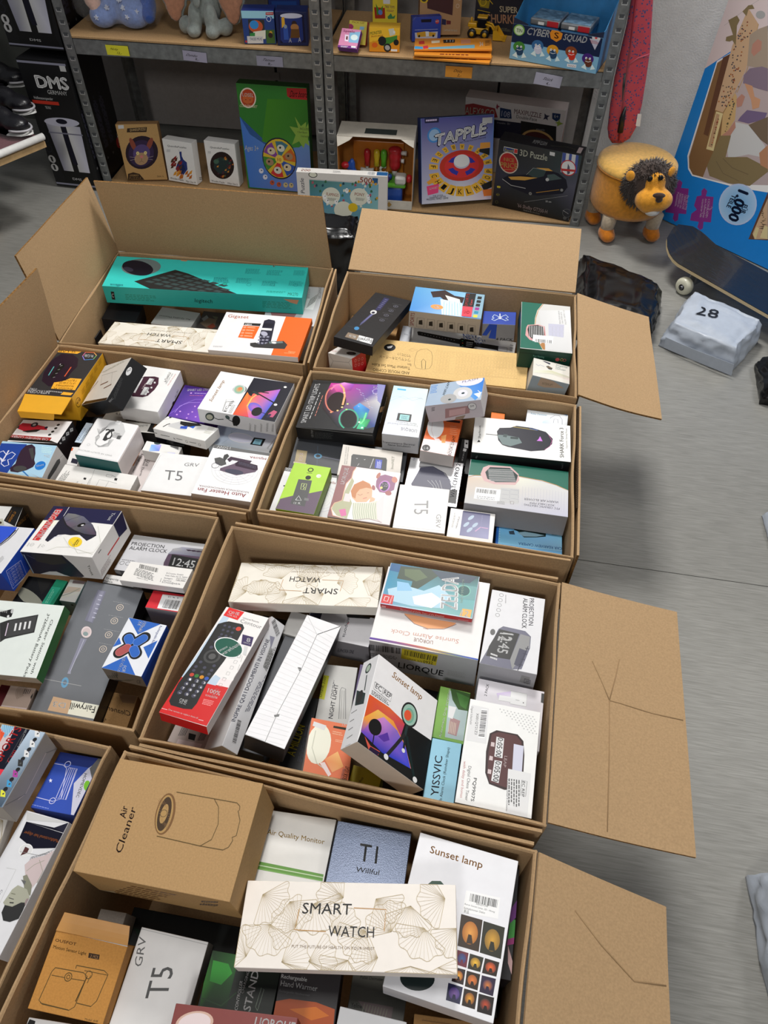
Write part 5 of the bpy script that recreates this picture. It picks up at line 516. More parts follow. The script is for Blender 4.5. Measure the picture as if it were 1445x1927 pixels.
["alarm_clock_box","grey projection alarm clock box at the back of the carton behind the ergonomic mouse box","box","grey projection alarm clock boxes","coated",[-0.4188,0.7985,0.2927],[0.9948,-0.0313,-0.0302,-0.0917],[0.1511,0.0887,0.0608],0.8,{"*":"55545a","T":"c9c9cd"},[[0,2730,1,249,430,3,0,-20,-429,-11],[6,546,17,179,191,6,-3,23,"PROJECTION",0.2],[6,546,19,147,218,9,-3,24,"ALARM CLOCK",0.2],[0,1349,250,89,-1,55,12,46,44,20,126,4,0,-156,-167,-16],[1,6,2185,2730,2458,1911,1639,2185,246,151,20,44,45,16,120,4,0,-54,-149,-4],[0,546,271,152,160,-7,0,-83,-146,-2],[6,3822,301,82,125,-3,-7,50,"12:45",0.5],[0,803,333,197,24,3,16,-7,-24,-4],[0,803,360,197,24,4,16,-8,-24,-4],[0,803,387,197,24,4,16,-7,-24,-4],[0,803,414,198,17,4,0,-8,-2,-4],[7,1365,14,69,78,0,-1,7,1],[5,1365,25,50,13,8],[5,1365,58,51,13,8],[10,2184,1,173,32,0,3,-43,-33,17]]],
["shipping_box","white box with a barcode address label on the grey alarm clock box","box","","coated",[-0.4089,0.7386,0.3696],[0.9932,-0.0448,-0.0461,-0.0968],[0.1245,0.0456,0.015],0.8,{"*":"e6e3df"},[[8,546,-1,67,92,111,-13,-7,28],[7,1638,58,45,131,-25,-4,47,6],[6,820,230,79,92,1,-2,9,"E-Crosstu GmbH"],[6,820,231,63,122,3,-2,9,"Felix Dahn Str 4, 70597"],[6,820,231,46,47,1,-2,9,"Stuttgart"],[6,820,233,31,46,1,-2,9,"Germany"],[6,820,233,19,99,1,-3,10,"E-Crosstu@web.de"],[2,546,6,217,47,3,-25],[2,1092,6,298,58,51,1,2,-15,-51,0,-2,14],[6,1092,307,46,40,0,-1,7,"EC REP"],[6,1638,86,27,66,-8,-1,7,"Made in China"],[0,1959,355,45,0,1,0,1,0,1,0,0,0,1,0,-1,0,0,0,-1,0,-1,0,-1,0,-1,0,-1,0,-1,0,0,0,0,0,0,0,0,0,1,0,1]]],
["charger_box","small red box with a barcode sticker next to the carton wall","box","","coated",[-0.3868,0.6958,0.2921],[0.9957,-0.0164,-0.0191,-0.089],[0.0628,0.0378,0.07],0.8,{"*":"a9a3a0","T":"da2f3a"},[[0,3822,58,91,121,6,0,-91,-115,-1],[8,546,3822,87,14,80,3,0,51],[6,546,108,87,-18,-1,2,-9,"CE"],[6,546,148,86,-9,0,2,-7,"6"],[6,546,91,13,74,2,-1,5,"0068 965 810 8"],[2,546,12,116,84,13,-3]]],
["battery_pack_box","blue and white rechargeable battery box with four batteries pictured","box","","coated",[-0.4096,0.588,0.3575],[0.6262,0.0048,-0.0121,-0.7795],[0.0987,0.0706,0.0375],0.8,{"*":"2c53b4","E":"6e6459","T":"e2e4ea"},[[0,875,2,1,-1,168,78,-83],[0,875,113,5,31,27,25,-31],[0,875,281,1,-83,86,83,84],[0,875,88,194,49,-51,51,50],[2,546,210,106,50,15,16],[3,546,106,50,30,0,0,30],[3,546,121,66,30,0,0,30],[2,546,210,118,102,-30,23],[3,546,118,102,30,0,0,30],[3,546,88,125,30,0,0,30],[2,546,210,189,46,-29,22],[3,546,189,46,30,0,0,30],[3,546,160,68,30,0,0,30],[2,546,210,158,104,19,19],[3,546,158,104,30,0,0,30],[3,546,177,123,30,0,0,30],[2,546,140,115,63,50,48],[2,546,140,163,70,-45,35],[2,1949,155,107,51,14,14],[3,1949,107,51,22,0,0,22],[3,1949,121,65,22,0,0,22],[2,875,140,107,51,14,14],[3,875,107,51,20,0,0,20],[3,875,121,65,20,0,0,20],[2,1949,155,118,104,-24,19],[3,1949,118,104,22,0,0,22],[3,1949,94,123,22,0,0,22],[2,875,140,118,104,-24,19],[3,875,118,104,20,0,0,20],[3,875,94,123,20,0,0,20],[2,3464,155,186,47,-26,22],[3,3464,186,47,22,0,0,22],[3,3464,160,69,22,0,0,22],[2,2645,140,186,47,-26,22],[3,2645,186,47,20,0,0,20],[3,2645,160,69,20,0,0,20],[2,1949,155,159,105,18,16],[3,1949,159,105,22,0,0,22],[3,1949,177,121,22,0,0,22],[2,875,140,159,105,18,16],[3,875,159,105,20,0,0,20],[3,875,177,121,20,0,0,20],[6,3822,5,80,59,-1,0,19,"1500mAh",0.4],[6,3822,8,58,23,3,-1,17,"X4",0.4],[6,3822,247,93,32,9,-1,17,"FOR",0.4],[6,3822,207,75,76,4,0,14,"XSS / XSX / X1",0.2],[6,1659,9,170,121,1,1,12,"Rechargeable Battery",0.1],[37,1091,1,34,0,-33,63,29,5],[30,819,48,12,36,4,-20,-15,-35,0],[37,1091,101,35,-37,-34,52,23,4],[36,819,155,25,21,3,10,37,"CE"],[36,819,38,51,30,4,9,34,"USB"]]],
["water_flosser_box","grey boxed flosser with beige and white label beside the blue battery box","box","boxed flossers with a beige and white label","coated",[-0.5104,0.6144,0.2971],[0.0644,0.0509,-0.0447,0.9956],[0.105,0.2478,0.0518],0.8,{"*":"232326","T":"6d7075"},[[0,1912,227,40,-43,2,0,184,43,-7],[0,2185,220,44,-28,2,-2,176,23,-3],[0,3004,209,67,-16,1,0,5,16,-1],[0,3004,207,93,-16,0,0,5,16,-1],[0,3004,205,118,-16,1,-1,5,17,-1],[0,3004,203,143,-16,1,-1,5,16,-1],[0,3004,201,168,-16,1,-1,5,16,-1],[0,3004,199,193,-16,0,-1,5,16,0],[3,3532,196,278,-26,0,-6,30],[3,3259,196,278,-19,1,-1,22],[3,2201,196,288,-13,1,-1,11],[0,2185,210,314,-31,-1,10,106,13,6],[0,2185,207,316,-17,1,2,169,12,0],[2,3004,9,192,319,2,170],[0,2458,203,486,-12,1,-4,14,16,1],[3,1691,197,546,-17,1,-3,26],[3,1656,197,546,-9,0,-2,13],[2,2730,9,299,547,-183,1],[5,3531,84,116,18,10],[5,3531,84,116,8,9],[5,3531,85,193,18,10],[5,3531,85,193,8,9],[5,3531,85,271,18,10],[5,3531,85,271,8,9],[5,3531,85,349,18,10],[5,3531,85,349,8,9],[7,2730,129,91,-89,0,1,-3,1],[7,2730,124,169,-87,0,1,-3,1],[7,2730,119,247,-84,0,1,-3,1],[7,2730,115,322,-81,1,1,-3,1],[0,3240,222,621,-89,2,-6,66,95,0],[0,3821,133,623,-132,0,0,66,126,0],[6,3822,153,641,59,2,-5,25,"D3",0.4],[6,546,15,631,117,3,-5,32,"Fairywill",0.3]]],
["charging_station_box","pale green-edged charging station box with a black strap picture","box","","coated",[-0.6227,0.6008,0.3752],[0.6715,0.0528,0.0225,-0.7388],[0.1298,0.1521,0.025],0.8,{"*":"a39b8e","T":"dfe5e0","N":"1f5a1c"},[[0,546,62,127,-22,57,9,8,33,2,7,-19,-6,-39],[6,3549,53,163,-3,-41,12,3,"2600",0.2],[3,3003,52,186,1,7,12,1],[3,3549,81,177,1,6,7,0],[0,819,99,188,-41,135,93,15,45,-128,19,-18,-96,-41,-12,22],[0,1092,103,194,-38,124,82,14,40,-121],[2,3260,18,115,192,66,12],[2,3549,32,113,232,39,8],[2,3549,32,107,253,39,8],[2,3549,32,101,275,39,8],[2,3549,32,95,296,39,8],[6,562,77,395,274,3,3,13,"Charger Station with",0.1],[6,562,48,365,321,5,3,14,"3*2600mAh Battery Packs",0.1],[30,2986,301,28,44,-8,-51,-19,-48,0],[37,2183,215,1,38,0,15,15,2]]],
["router_box","white box with a blue side at the frame edge beside the ergonomic mouse box","box","","coated",[-0.7096,0.7733,0.3557],[0.9923,-0.0407,-0.0697,-0.0938],[0.1193,0.1099,0.05],0.8,{"*":"1f45a8","T":"dcdcdf"},[[0,860,73,311,164,0,2,-20,-10,-49,-20,-52,-96,-97],[2,1093,20,219,175,21,43,11,49,-2,38],[2,547,30,213,184,20,52,8,55],[7,2457,293,64,8,37,-26,15,3],[32,3278,7,32,125,103,-37,-20,-87,-114,18,31,106],[36,3278,31,98,89,-17,3,14,"O VPN 60 DE",0.2],[36,3278,26,81,89,-18,3,14,"O VPN 60 DE",0.2],[36,3278,21,64,89,-18,3,15,"O VPN 60 DE",0.2],[36,3278,16,47,89,-19,3,15,"O VPN 60 DE",0.2],[36,3278,11,30,89,-19,3,14,"O VPN 60 DE",0.2],[30,3549,73,6,28,-5,-27,0,-51,11]]],
["trimmer_box","black and gold vintage trimmer box in the far corner behind the white blue-sided box","box","","coated",[-0.7517,0.8849,0.2822],[0.9993,0.0286,0.0232,-0.0048],[0.0751,0.0468,0.09],0.8,{"*":"12110f","T":"d7d6d2"},[[0,273,153,132,61,1,-3,-132,-71,33],[6,3475,162,30,13,71,14,-6,"VINTAGE T9",0.3],[6,2675,151,35,7,73,6,-3,"VINTAGE",0.1],[0,3002,73,30,56,19,24,-44,-31,-4],[3,1074,127,20,7,1,3,-8],[36,2948,17,230,116,-66,9,22,"VINTAGE T9",0.2]]],
["speaker_box","dark open box with a pale grey dome beside the green box","box","","coated",[-0.6404,0.7257,0.2696],[0.9961,-0.0327,-0.0206,-0.0791],[0.0576,0.0594,0.0703],0.8,{"*":"26272a"},[[0,3002,162,18,-24,19,-30,19,-31,16,-31,12,-27,7,-18,2,0,-5,0,-10,0,-15,6,-18,24,-19,30,-19,32,-6,30,0,28,0,13,0,0,0,0,0,0,0],[0,819,57,157,86,11,0,-57,-10,-49,-43,52]]],
["slim_box","slim bright green box beneath the ergonomic mouse box","box","","coated",[-0.5959,0.7154,0.295],[0.9955,-0.0154,-0.0107,-0.0924],[0.0226,0.0555,0.06],0.8,{"*":"0d5a41","T":"1d8a66"},[[0,936,1,110,50,1,-6,-109,-44,-1],[7,2267,15,8,-2,90,17,1,2]]],
["tape_box","white and teal box between the green box and the grey flosser box","box","","coated",[-0.5663,0.7227,0.302],[0.9976,-0.0032,-0.0042,-0.0697],[0.0307,0.047,0.05],0.8,{"*":"93b6b6","T":"d9d8d2"},[[0,3258,1,41,7,48,72,2,2,-22,-45,-12],[2,2729,20,1,28,38,23,34,34],[2,3548,20,6,19,47,24,25,20],[0,2167,19,130,68,3,0,-18,-65,-4],[13,580,62,114,7,0,0,7]]],
["oximeter_box","white fingertip pulse box under the address label box","box","pulse oximeter boxes","coated",[-0.4856,0.747,0.29],[0.9963,-0.0156,-0.0153,-0.0828],[0.0606,0.0195,0.06],0.8,{"*":"dedcda"},[[6,1109,9,24,72,-1,-4,13,"Fingertip",0.1],[6,1109,3,5,51,1,-3,12,"Pulse",0.1]]],
["air_cleaner_box","brown air cleaner carton deep in the corner under the blue battery box","box","brown air cleaner cartons","kraft",[-0.4522,0.5302,0.1302],[0.0599,0.0187,-0.0229,0.9978],[0.0435,0.0579,0.16],0.8,{"*":"a37e51"},[[6,801,1,106,121,-14,12,-25,"Cleaner",0.2],[6,801,120,132,7,25,-11,3,"Air",0.3],[0,2148,101,1,-98,0,5,40,57,4]]],
["detector_box","beige box printed with concentric rings under the charging station box","box","","coated",[-0.5998,0.517,0.265],[0.9987,0.0092,0.0049,-0.0495],[0.0439,0.0404,0.08],0.8,{"*":"bba79b"},[[2,2166,6,61,52,-8,9,-7,10,-5,10,-2,11,0,11,3,9,5,3,7,0,9,0,11,0],[2,2166,6,65,55,-8,8,-6,9,-4,10,-2,9,0,10,2,8,5,6,7,0,8,0,10,0],[2,2166,6,68,58,-7,7,-5,8,-4,9,-2,8,1,9,2,7,4,7,6,2,7,0,9,0],[2,2166,6,72,61,-6,6,-5,8,-3,7,-2,7,0,8,2,6,4,6,5,5,6,1,8,0],[2,2166,6,75,64,-5,6,-4,6,-3,6,-1,7,0,6,2,5,3,5,4,4,6,3,6,1],[2,2166,6,79,67,-4,5,-4,5,-2,5,-1,5,0,6,1,4,3,4,3,4,5,2,5,1],[2,2166,6,83,70,-4,4,-3,4,-2,4,-1,5,0,4,2,4,2,3,3,2,3,2,5,1],[2,819,10,79,81,-2,24],[2,819,10,87,82,0,24],[2,819,10,95,83,0,24],[2,819,10,103,84,1,24],[0,546,118,71,3,20,4,-14,0,-19],[0,3532,1,15,124,0,0,-14,-124,0]]],
["slim_box","dark red box at the frame edge under the charging station box","box","","coated",[-0.6388,0.5296,0.2501],[0.9983,0.0191,0.0108,-0.0534],[0.0168,0.0377,0.08],0.8,{"*":"5d0f18"},[]],
["action_camera_box","sports camera box with red lettering and a row of small cameras","box","","coated",[-0.5398,0.3702,0.3807],[0.9944,-0.0426,-0.0275,-0.0931],[0.0722,0.1139,0.05],0.8,{"*":"9a948e","T":"6f8296"},[[0,3259,1,315,0,10,63,0,12,-87,-21,-190],[0,1964,1,325,57,0,2,0,-12,-55,-38,24],[0,3411,1,308,34,-17,3,-42],[2,2765,10,1,325,16,-30],[2,2765,10,7,325,19,-33],[2,2765,10,17,325,19,-36],[2,2765,10,26,325,19,-38],[2,2765,10,35,325,20,-41],[2,2765,10,45,325,20,-44],[2,2765,10,54,325,20,-47],[0,274,66,325,68,0,25,-237,-69,8],[6,3379,93,171,3,153,-36,5,"SPORTS",0.4],[6,3379,133,174,-4,53,-18,2,"Cam",0.3],[6,2457,132,241,-10,83,-9,1,"& waterproof 30M"],[2,1365,6,116,168,-2,157],[0,3380,84,141,55,3,10,-58,-53,1],[1,4,3021,2748,1110,1110,134,325,71,0,-5,-322,-83,-2],[0,3549,157,325,23,0,13,-24,-22,-1],[0,546,184,325,0,0,-2,0,-1,0,-3,0,-3,0,-2,0,-3,0,-1,0,-2,0,0,0,0,0,2,0,1,0,3,0,2,0,3,0,3,0,1,0,2,0],[0,820,170,325,10,0,5,-6],[3,1365,177,314,4,0,0,4],[0,3549,161,282,22,0,14,-27,-23,-2],[3,546,179,287,9,0,0,9],[0,820,173,284,10,-2,5,-10],[3,1365,180,267,4,0,0,4],[0,3549,161,237,22,0,13,-27,-22,-1],[3,546,179,242,9,0,0,9],[0,820,173,239,10,-2,5,-10],[3,1365,180,222,4,0,0,4],[0,819,158,194,23,1,12,-26,-21,-2],[3,546,176,200,9,0,0,9],[0,820,170,197,11,-2,4,-10],[3,1365,177,180,4,0,0,4],[0,2633,163,149,22,0,13,-26,-22,-1],[3,546,181,154,9,0,0,9],[0,820,175,151,10,-2,4,-10],[3,1365,182,135,4,0,0,4],[0,1180,162,106,21,1,13,-26,-21,-1],[3,546,179,111,9,0,0,9],[0,820,174,108,9,-1,5,-10],[3,1365,181,92,4,0,0,4],[0,3540,160,64,21,1,13,-25,-21,-1],[3,546,177,70,9,0,0,9],[0,820,171,67,10,-2,5,-10],[3,1365,179,51,4,0,0,4],[32,3532,9,273,62,-174,-17,-36,28],[32,1638,7,99,45,-86,90],[32,1638,6,273,62,52,-61]]],
["solar_light_box","blue solar garden light box below the sports camera box","box","","coated",[-0.4681,0.3675,0.3024],[0.6437,-0.0131,-0.0557,-0.7631],[0.089,0.0703,0.06],0.8,{"*":"223a86","T":"3250b0"},[[0,3277,48,164,-47,36,93,0,159,0,0,-13,-128,-54],[0,567,1,1,0,199,48,-35,0,-164],[0,1638,1,186,0,14,90,0,-40,-31],[2,3278,10,56,2,0,44,12,22,130,43,16,-30,-5,-80],[2,3278,10,63,77,-1,39,136,18,0,-46,-135,-11],[2,3278,9,64,86,133,15],[2,3278,9,64,94,133,17],[2,3278,9,64,103,134,18],[2,3278,9,65,112,133,20],[5,3278,49,63,14,10],[5,3278,212,79,14,10],[0,3823,121,20,6,6,-1,6,6,-2,6,5,-3,-7,5,-3,-7,-2,-4,-7,-1,6],[6,835,76,158,105,14,0,13,"HOMEVDEC",0.1],[0,1971,130,200,6,0,6,0,3,0,2,0,0,-1,-3,-5,-4,-5,-6,-5,-6,-3,-7,-2,-6,0,-6,1,-4,3,-1,4,0,5,3,5,4,3,6,0,6,0],[7,2205,245,3,4,82,-7,-2,1]]],
["hair_clipper_box","white hair clipper box with a grey portrait of a man","box","","coated",[-0.4926,0.2353,0.3149],[0.1255,-0.0648,-0.0026,0.99],[0.0734,0.1742,0.06],0.8,{"*":"dfdfe2"},[[0,274,183,41,-182,2,0,-36,0,-6,0,27,49,6],[0,274,183,41,-182,4,0,58,92,24,82,-24],[0,547,50,34,-49,-32,0,40],[0,3276,203,6,-202,-5,0,3,185,32],[6,3187,1,71,167,4,0,12,"Multifunctional hair clipper",0.1],[3,3822,119,139,-30,-6,-9,23],[3,3549,119,139,-27,-5,-8,20],[0,1331,128,147,1,-19,-21,3,-1,17,22,15],[6,820,1,112,80,44,0,13,"Professional"],[2,2184,5,141,150,-91,-6,-49,-37],[0,3259,91,189,-14,-26,-47,-24,-29,-27,0,79,0,31,14,46,48,-43],[2,2456,7,70,208,-19,-29,-32,-24],[2,2456,7,41,158,-38,34,-1,43],[0,2183,73,227,-13,-9,-43,29,-16,35,34,-9],[0,2729,88,280,-14,-19,-46,4,-27,22,0,30,9,26,61,0,25,-14,-3,-18],[0,819,81,361,3,-26,-33,-2,-27,-22,-20,-4,-3,24,0,32,28,18,29,2],[0,2440,1,305,0,4,0,4,0,3,0,2,0,1,0,0,1,-2,3,-3,3,-4,2,-4,1,-4,0,-4,-1,-3,-1,-2,-3,-1,-3,1,-2,2,0,2,0,4],[2,1092,8,83,309,-23,0],[2,819,14,70,323,-17,-3],[2,1910,10,83,293,-19,-1],[0,1638,73,240,-24,0,-2,15],[2,3003,5,159,217,-43,-4,-7,120],[6,1639,133,291,-6,61,-9,0,"Cordless"]]],
["smartwatch_box","fan-patterned smart watch box at the frame edge below the sports camera box","box","slim fan-patterned smart watch boxes","coated",[-0.5937,0.2865,0.3527],[0.0179,-0.0017,-0.0451,0.9988],[0.1181,0.0754,0.0224],0.8,{"*":"e6e0d8"},[[9,2984,18,22,77,50,145],[9,2984,58,25,77,323,113],[9,2984,117,28,77,15,125],[9,2984,170,24,77,261,116],[9,2984,209,17,77,182,147],[9,2984,266,31,77,138,140],[9,2984,305,21,77,243,139],[9,2984,39,88,77,96,118],[9,2984,85,104,77,72,145],[9,2984,146,87,77,136,130],[9,2984,178,95,77,326,114],[9,2984,239,89,77,208,146],[9,2984,280,87,77,30,132],[9,2984,326,88,77,179,147],[9,2984,17,167,77,230,114],[9,2984,69,161,77,219,148],[9,2984,108,170,77,218,116],[9,2984,161,179,77,359,115],[9,2984,219,178,77,85,134],[9,2984,255,166,77,243,134],[9,2984,318,160,77,125,145]]],
["smartwatch_box","fan-patterned smart watch box lying at the back wall of the centre carton","box","slim fan-patterned smart watch boxes","coated",[-0.1375,0.7371,0.3407],[0.0375,-0.0358,0.0794,0.9955],[0.2712,0.0997,0.022],0.8,{"*":"eae5da"},[[9,2984,34,4,109,143,116],[9,2984,138,13,109,330,142],[9,2984,282,8,109,193,121],[9,2984,367,4,109,77,147],[9,2984,509,26,109,288,118],[9,2984,598,20,109,263,144],[9,2984,736,4,109,218,137],[9,2984,96,108,109,170,114],[9,2984,228,129,109,197,122],[9,2984,339,120,109,318,144],[9,2984,433,115,109,216,127],[9,2984,529,112,109,293,112],[9,2984,637,121,109,101,131],[9,2984,768,113,109,359,118],[9,2984,42,210,109,228,121],[9,2984,151,227,109,115,132],[9,2984,288,207,109,22,119],[9,2984,394,223,109,85,123],[9,2984,480,218,109,15,138],[9,2984,624,233,109,265,148],[9,2984,697,213,109,348,141],[6,546,217,169,181,0,0,39,"SMART"],[6,546,319,93,165,0,0,36,"WATCH"],[2,2948,9,205,185,-8,-74,114,-2],[2,2948,9,406,194,117,-3,-4,-76],[6,2166,194,52,294,0,0,9,"PUT THE FUTURE OF HEALTH ON YOUR WRIST"]]],
["game_case","video game case with a cloudy sky cover and red spine on the sunrise clock box","game case","","coated",[0.0842,0.7012,0.3985],[0.6299,0.0154,-0.024,-0.7762],[0.09,0.1602,0.0115],1.5,{"*":"b8242a","T":"6fa3b8"},[[1,8,633,870,580,1706,1962,2235,1691,650,1,1,0,230,0,226,124,-2,131,2,0,-227,0,-229,-124,0],[0,344,3,2,4,111,25,25,23,-55,-6,-82],[0,835,12,54,-11,157,32,46,45,-41,64,-56,0,-29,-48,0,-2,-80],[0,1380,26,77,-9,78,39,47,35,-52,-24,-64],[0,837,6,213,-5,146,7,89,43,-33,14,-133],[0,2765,164,18,-39,80,15,100,-49,69,57,68,78,-44,14,-131,-11,-118],[0,3822,185,149,-41,89,34,63,55,-47,-6,-87],[0,2237,109,55,0,59,42,28,15,-75],[0,1689,69,322,-3,134,81,1,7,-93],[3,597,102,393,34,0,0,34],[5,1978,102,393,34,15],[6,3822,220,377,-193,-23,7,-81,"ZELDA",1.6],[6,3565,176,398,-143,-12,1,-11,"TEARS OF THE KINGDOM",0.1],[6,3822,131,305,-69,-8,1,-5,"THE LEGEND OF"],[0,3123,197,2,0,57,52,2,2,-60],[2,3822,10,209,16,1,20,27,-2,-2,-20,-26,2],[6,3822,248,51,-47,4,-1,-7,"SWITCH"],[0,3493,206,403,-1,46,46,-2,-1,-53],[6,3822,249,400,-1,35,-34,2,"12",0.4],[2,3550,10,253,1,0,455],[2,2748,10,2,1,254,0],[2,2748,10,2,457,251,0],[36,3822,100,6,220,1,2,15,"The Legend of Zelda: Tears of the Kingdom",0.2],[30,3481,9,22,21,-1,-2,-16,-22,1],[37,3481,391,5,51,2,1,11,1]]],
["alarm_clock_box","large white sunrise alarm clock box with a rainbow edge","box","","coated",[0.0894,0.671,0.2938],[0.1023,-0.0198,-0.0149,0.9944],[0.1854,0.1534,0.1001],0.8,{"*":"b9b9bd","T":"e8e6e4"},[[1,14,1337,1849,3123,3442,3507,917,603,603,917,3507,3442,3123,1849,1337,529,432,-80,-1,-94,0,-94,1,-93,5,-92,0,-75,0,0,-7,75,-2,92,-4,94,-4,93,-1,95,0,79,2],[0,3751,395,259,-44,-1,-96,3,-123,-1,15,22,44,23,73,13,69,-14],[2,2167,10,389,266,-56,40,-70,14,-77,-14,-55,-38],[6,3224,104,347,333,10,1,24,"Sunrise Alarm Clock"],[6,3224,226,380,93,1,-1,19,"LIORQUE",0.1],[7,2951,286,325,-29,1,-1,-7,1],[28,546,-1,1,181,154,22,1,62],[27,1638,1,120,145,14,0,38,3],[20,3251,162,266,177,1,-8,-116,-175,8],[28,546,-1,171,200,159,-7,5,56],[26,546,190,156,72,-2,2,21,"LPNHK 3676"],[26,546,267,152,48,3,1,31,"0932",0.3],[26,546,140,51,228,-1,4,61,"LIORQUE",0.55],[27,2730,389,69,96,-2,2,65,5]]],
["alarm_clock_box","projection alarm clock box standing in the far corner beside the sunrise clock box","box","grey projection alarm clock boxes","coated",[0.2289,0.6323,0.2853],[0.6237,-0.0133,-0.0344,-0.7808],[0.1575,0.095,0.1],0.8,{"*":"b3b3b8","T":"d6d6d9"},[[6,547,15,193,166,12,-5,23,"PROJECTION",0.2],[6,547,20,162,186,12,-3,23,"ALARM CLOCK",0.2],[0,1639,310,45,-73,18,-22,21,4,109,26,30,67,2,126,-27,11,-43,0,-142,0,-11],[0,546,236,68,6,99,156,-28,5,-114,-56,6],[6,3822,252,89,119,-17,-1,51,"12:45",0.5],[6,3822,257,75,47,-8,-8,60,"12",0.5],[7,3276,377,45,7,38,38,1,2],[0,2184,241,172,6,47,66,2,136,-66,-51,-16],[0,1093,324,176,8,37,97,-21,-9,-32],[2,820,14,304,215,145,-34],[3,1365,261,38,3,12,18,-2],[0,530,449,142,0,-3,0,-4,0,-6,0,-5,0,-6,0,-5,0,-5,0,-2,0,-1,0,1,0,3,0,4,0,6,0,5,0,6,0,5,0,5,0,2,0,1],[2,820,13,318,203,0,20],[2,820,13,350,195,1,20],[2,820,13,383,188,0,20],[2,820,13,414,181,1,20],[5,1911,26,51,11,7],[5,1911,59,50,11,7],[5,1911,91,49,11,7],[5,1911,123,49,11,7],[5,1911,154,48,11,7],[7,2184,19,69,61,6,1,8,1],[30,2457,203,256,41,-5,0,-66,-43,10],[36,820,252,188,-32,5,-1,43,"0055C0"]]],
["sensor_box","pale lilac two-pack sensor box behind the large chess clock box","box","","coated",[0.2078,0.4975,0.29],[0.9947,-0.0027,-0.0013,-0.1025],[0.1094,0.1042,0.07],0.8,{"*":"dcd8de"},[[0,3822,156,267,77,0,2,-64,-76,-2],[0,3822,106,233,58,3,-1,-27,-58,-3],[2,3003,6,156,267,77,0,2,-64,-76,-2,-3,66],[1,4,3261,3534,3549,3549,91,239,66,25,0,-44,-52,-17],[0,3822,106,233,58,3,-1,-27,-58,-3],[6,1092,48,213,3,65,-12,1,"2 PACK",0.1],[0,1092,299,287,13,0,0,-49,-12,1],[2,3003,10,183,226,18,0],[3,1911,220,219,3,0,0,3],[37,1911,39,197,89,1,-38,0,3]]],
["chess_clock_box","white chess clock box with barcode label in the near corner of the centre carton","box","white chess clock boxes with a brown clock picture","coated",[0.1833,0.4184,0.3607],[0.6338,0.0159,0.0004,-0.7734],[0.1644,0.1118,0.0274],0.8,{"*":"38332f","T":"e9e9e7"},[[0,802,145,107,-21,28,0,93,25,28,62,10,76,3,79,-25,10,-47,-11,-66,-44,-22,-92,-8],[0,1331,147,116,-16,28,0,81,24,23,59,7,145,-20,6,-36,-8,-65,-38,-16,-92,-6],[0,3277,170,216,1,43,142,4,0,-41],[0,3549,153,138,2,34,89,2,-1,-35],[0,3549,259,142,-1,32,95,-4,-4,-32],[6,546,155,145,87,-1,0,24,"0:05:00",0.3],[6,546,262,147,88,-2,-1,24,"0:05:00",0.3],[6,3805,231,182,49,0,0,12,"LEAP",0.2],[0,3259,182,118,0,15,19,1,0,-16],[0,3259,244,119,1,14,18,1,0,-16],[0,3259,303,119,1,15,18,0,0,-15],[0,3549,28,10,2,79,165,8,2,-89],[8,546,3822,46,57,122,3,-3,26],[6,1092,64,37,99,5,-1,11,"X001QY21Z3"],[6,1638,37,10,86,5,0,9,"Digital Schachuhr"],[3,3003,23,139,3,0,0,3],[3,3003,24,156,3,0,0,3],[3,3003,25,173,3,0,0,3],[3,3003,25,189,3,0,0,3],[3,3003,26,205,3,0,0,3],[3,3003,26,222,3,0,0,3],[3,3003,27,238,3,0,0,3],[3,3003,27,255,3,0,0,3],[3,3003,28,271,3,0,0,3],[3,3003,28,287,3,0,0,3],[3,3003,35,148,3,0,0,3],[3,3003,35,164,3,0,0,3],[3,3003,36,181,3,0,0,3],[3,3003,36,197,3,0,0,3],[3,3003,37,213,3,0,0,3],[3,3003,37,230,3,0,0,3],[3,3003,38,246,3,0,0,3],[3,3003,38,262,3,0,0,3],[3,3003,39,279,3,0,0,3],[3,3003,39,295,3,0,0,3],[3,3003,47,172,3,0,0,3],[3,3003,47,189,3,0,0,3],[3,3003,47,205,3,0,0,3],[3,3003,48,221,3,0,0,3],[3,3003,48,238,3,0,0,3],[3,3003,49,254,3,0,0,3],[3,3003,49,270,3,0,0,3],[3,3003,50,287,3,0,0,3],[3,3003,50,303,3,0,0,3],[3,3003,58,197,3,0,0,3],[3,3003,59,213,3,0,0,3],[3,3003,59,229,3,0,0,3],[3,3003,59,246,3,0,0,3],[3,3003,60,262,3,0,0,3],[3,3003,61,278,3,0,0,3],[3,3003,61,294,3,0,0,3],[3,3003,70,221,3,0,0,3],[3,3003,70,237,3,0,0,3],[3,3003,71,253,3,0,0,3],[3,3003,71,270,3,0,0,3],[3,3003,71,286,3,0,0,3],[3,3003,72,302,3,0,0,3],[3,3003,81,229,3,0,0,3],[3,3003,81,245,3,0,0,3],[3,3003,81,261,3,0,0,3],[3,3003,82,277,3,0,0,3],[3,3003,83,293,3,0,0,3],[3,3003,92,253,3,0,0,3],[3,3003,93,269,3,0,0,3],[3,3003,93,285,3,0,0,3],[3,3003,93,301,3,0,0,3],[3,3003,103,277,3,0,0,3],[3,3003,104,293,3,0,0,3],[3,3003,104,309,3,0,0,3],[6,819,353,64,98,1,-1,14,"PQ9907S",0.3],[6,1365,307,35,146,6,0,13,"Digital Chess Timer"],[6,2935,291,12,155,7,0,12,"with delay and bonus"],[0,3549,284,203,0,98,185,1,0,-89],[6,546,324,268,64,2,0,12,"EC REP",0.2],[2,546,5,321,265,0,23,64,-1,0,-23,-64,1],[7,1365,325,207,118,11,-3,52,5],[6,1638,329,204,130,9,0,7,"Contact email E-Crosstu"]]],
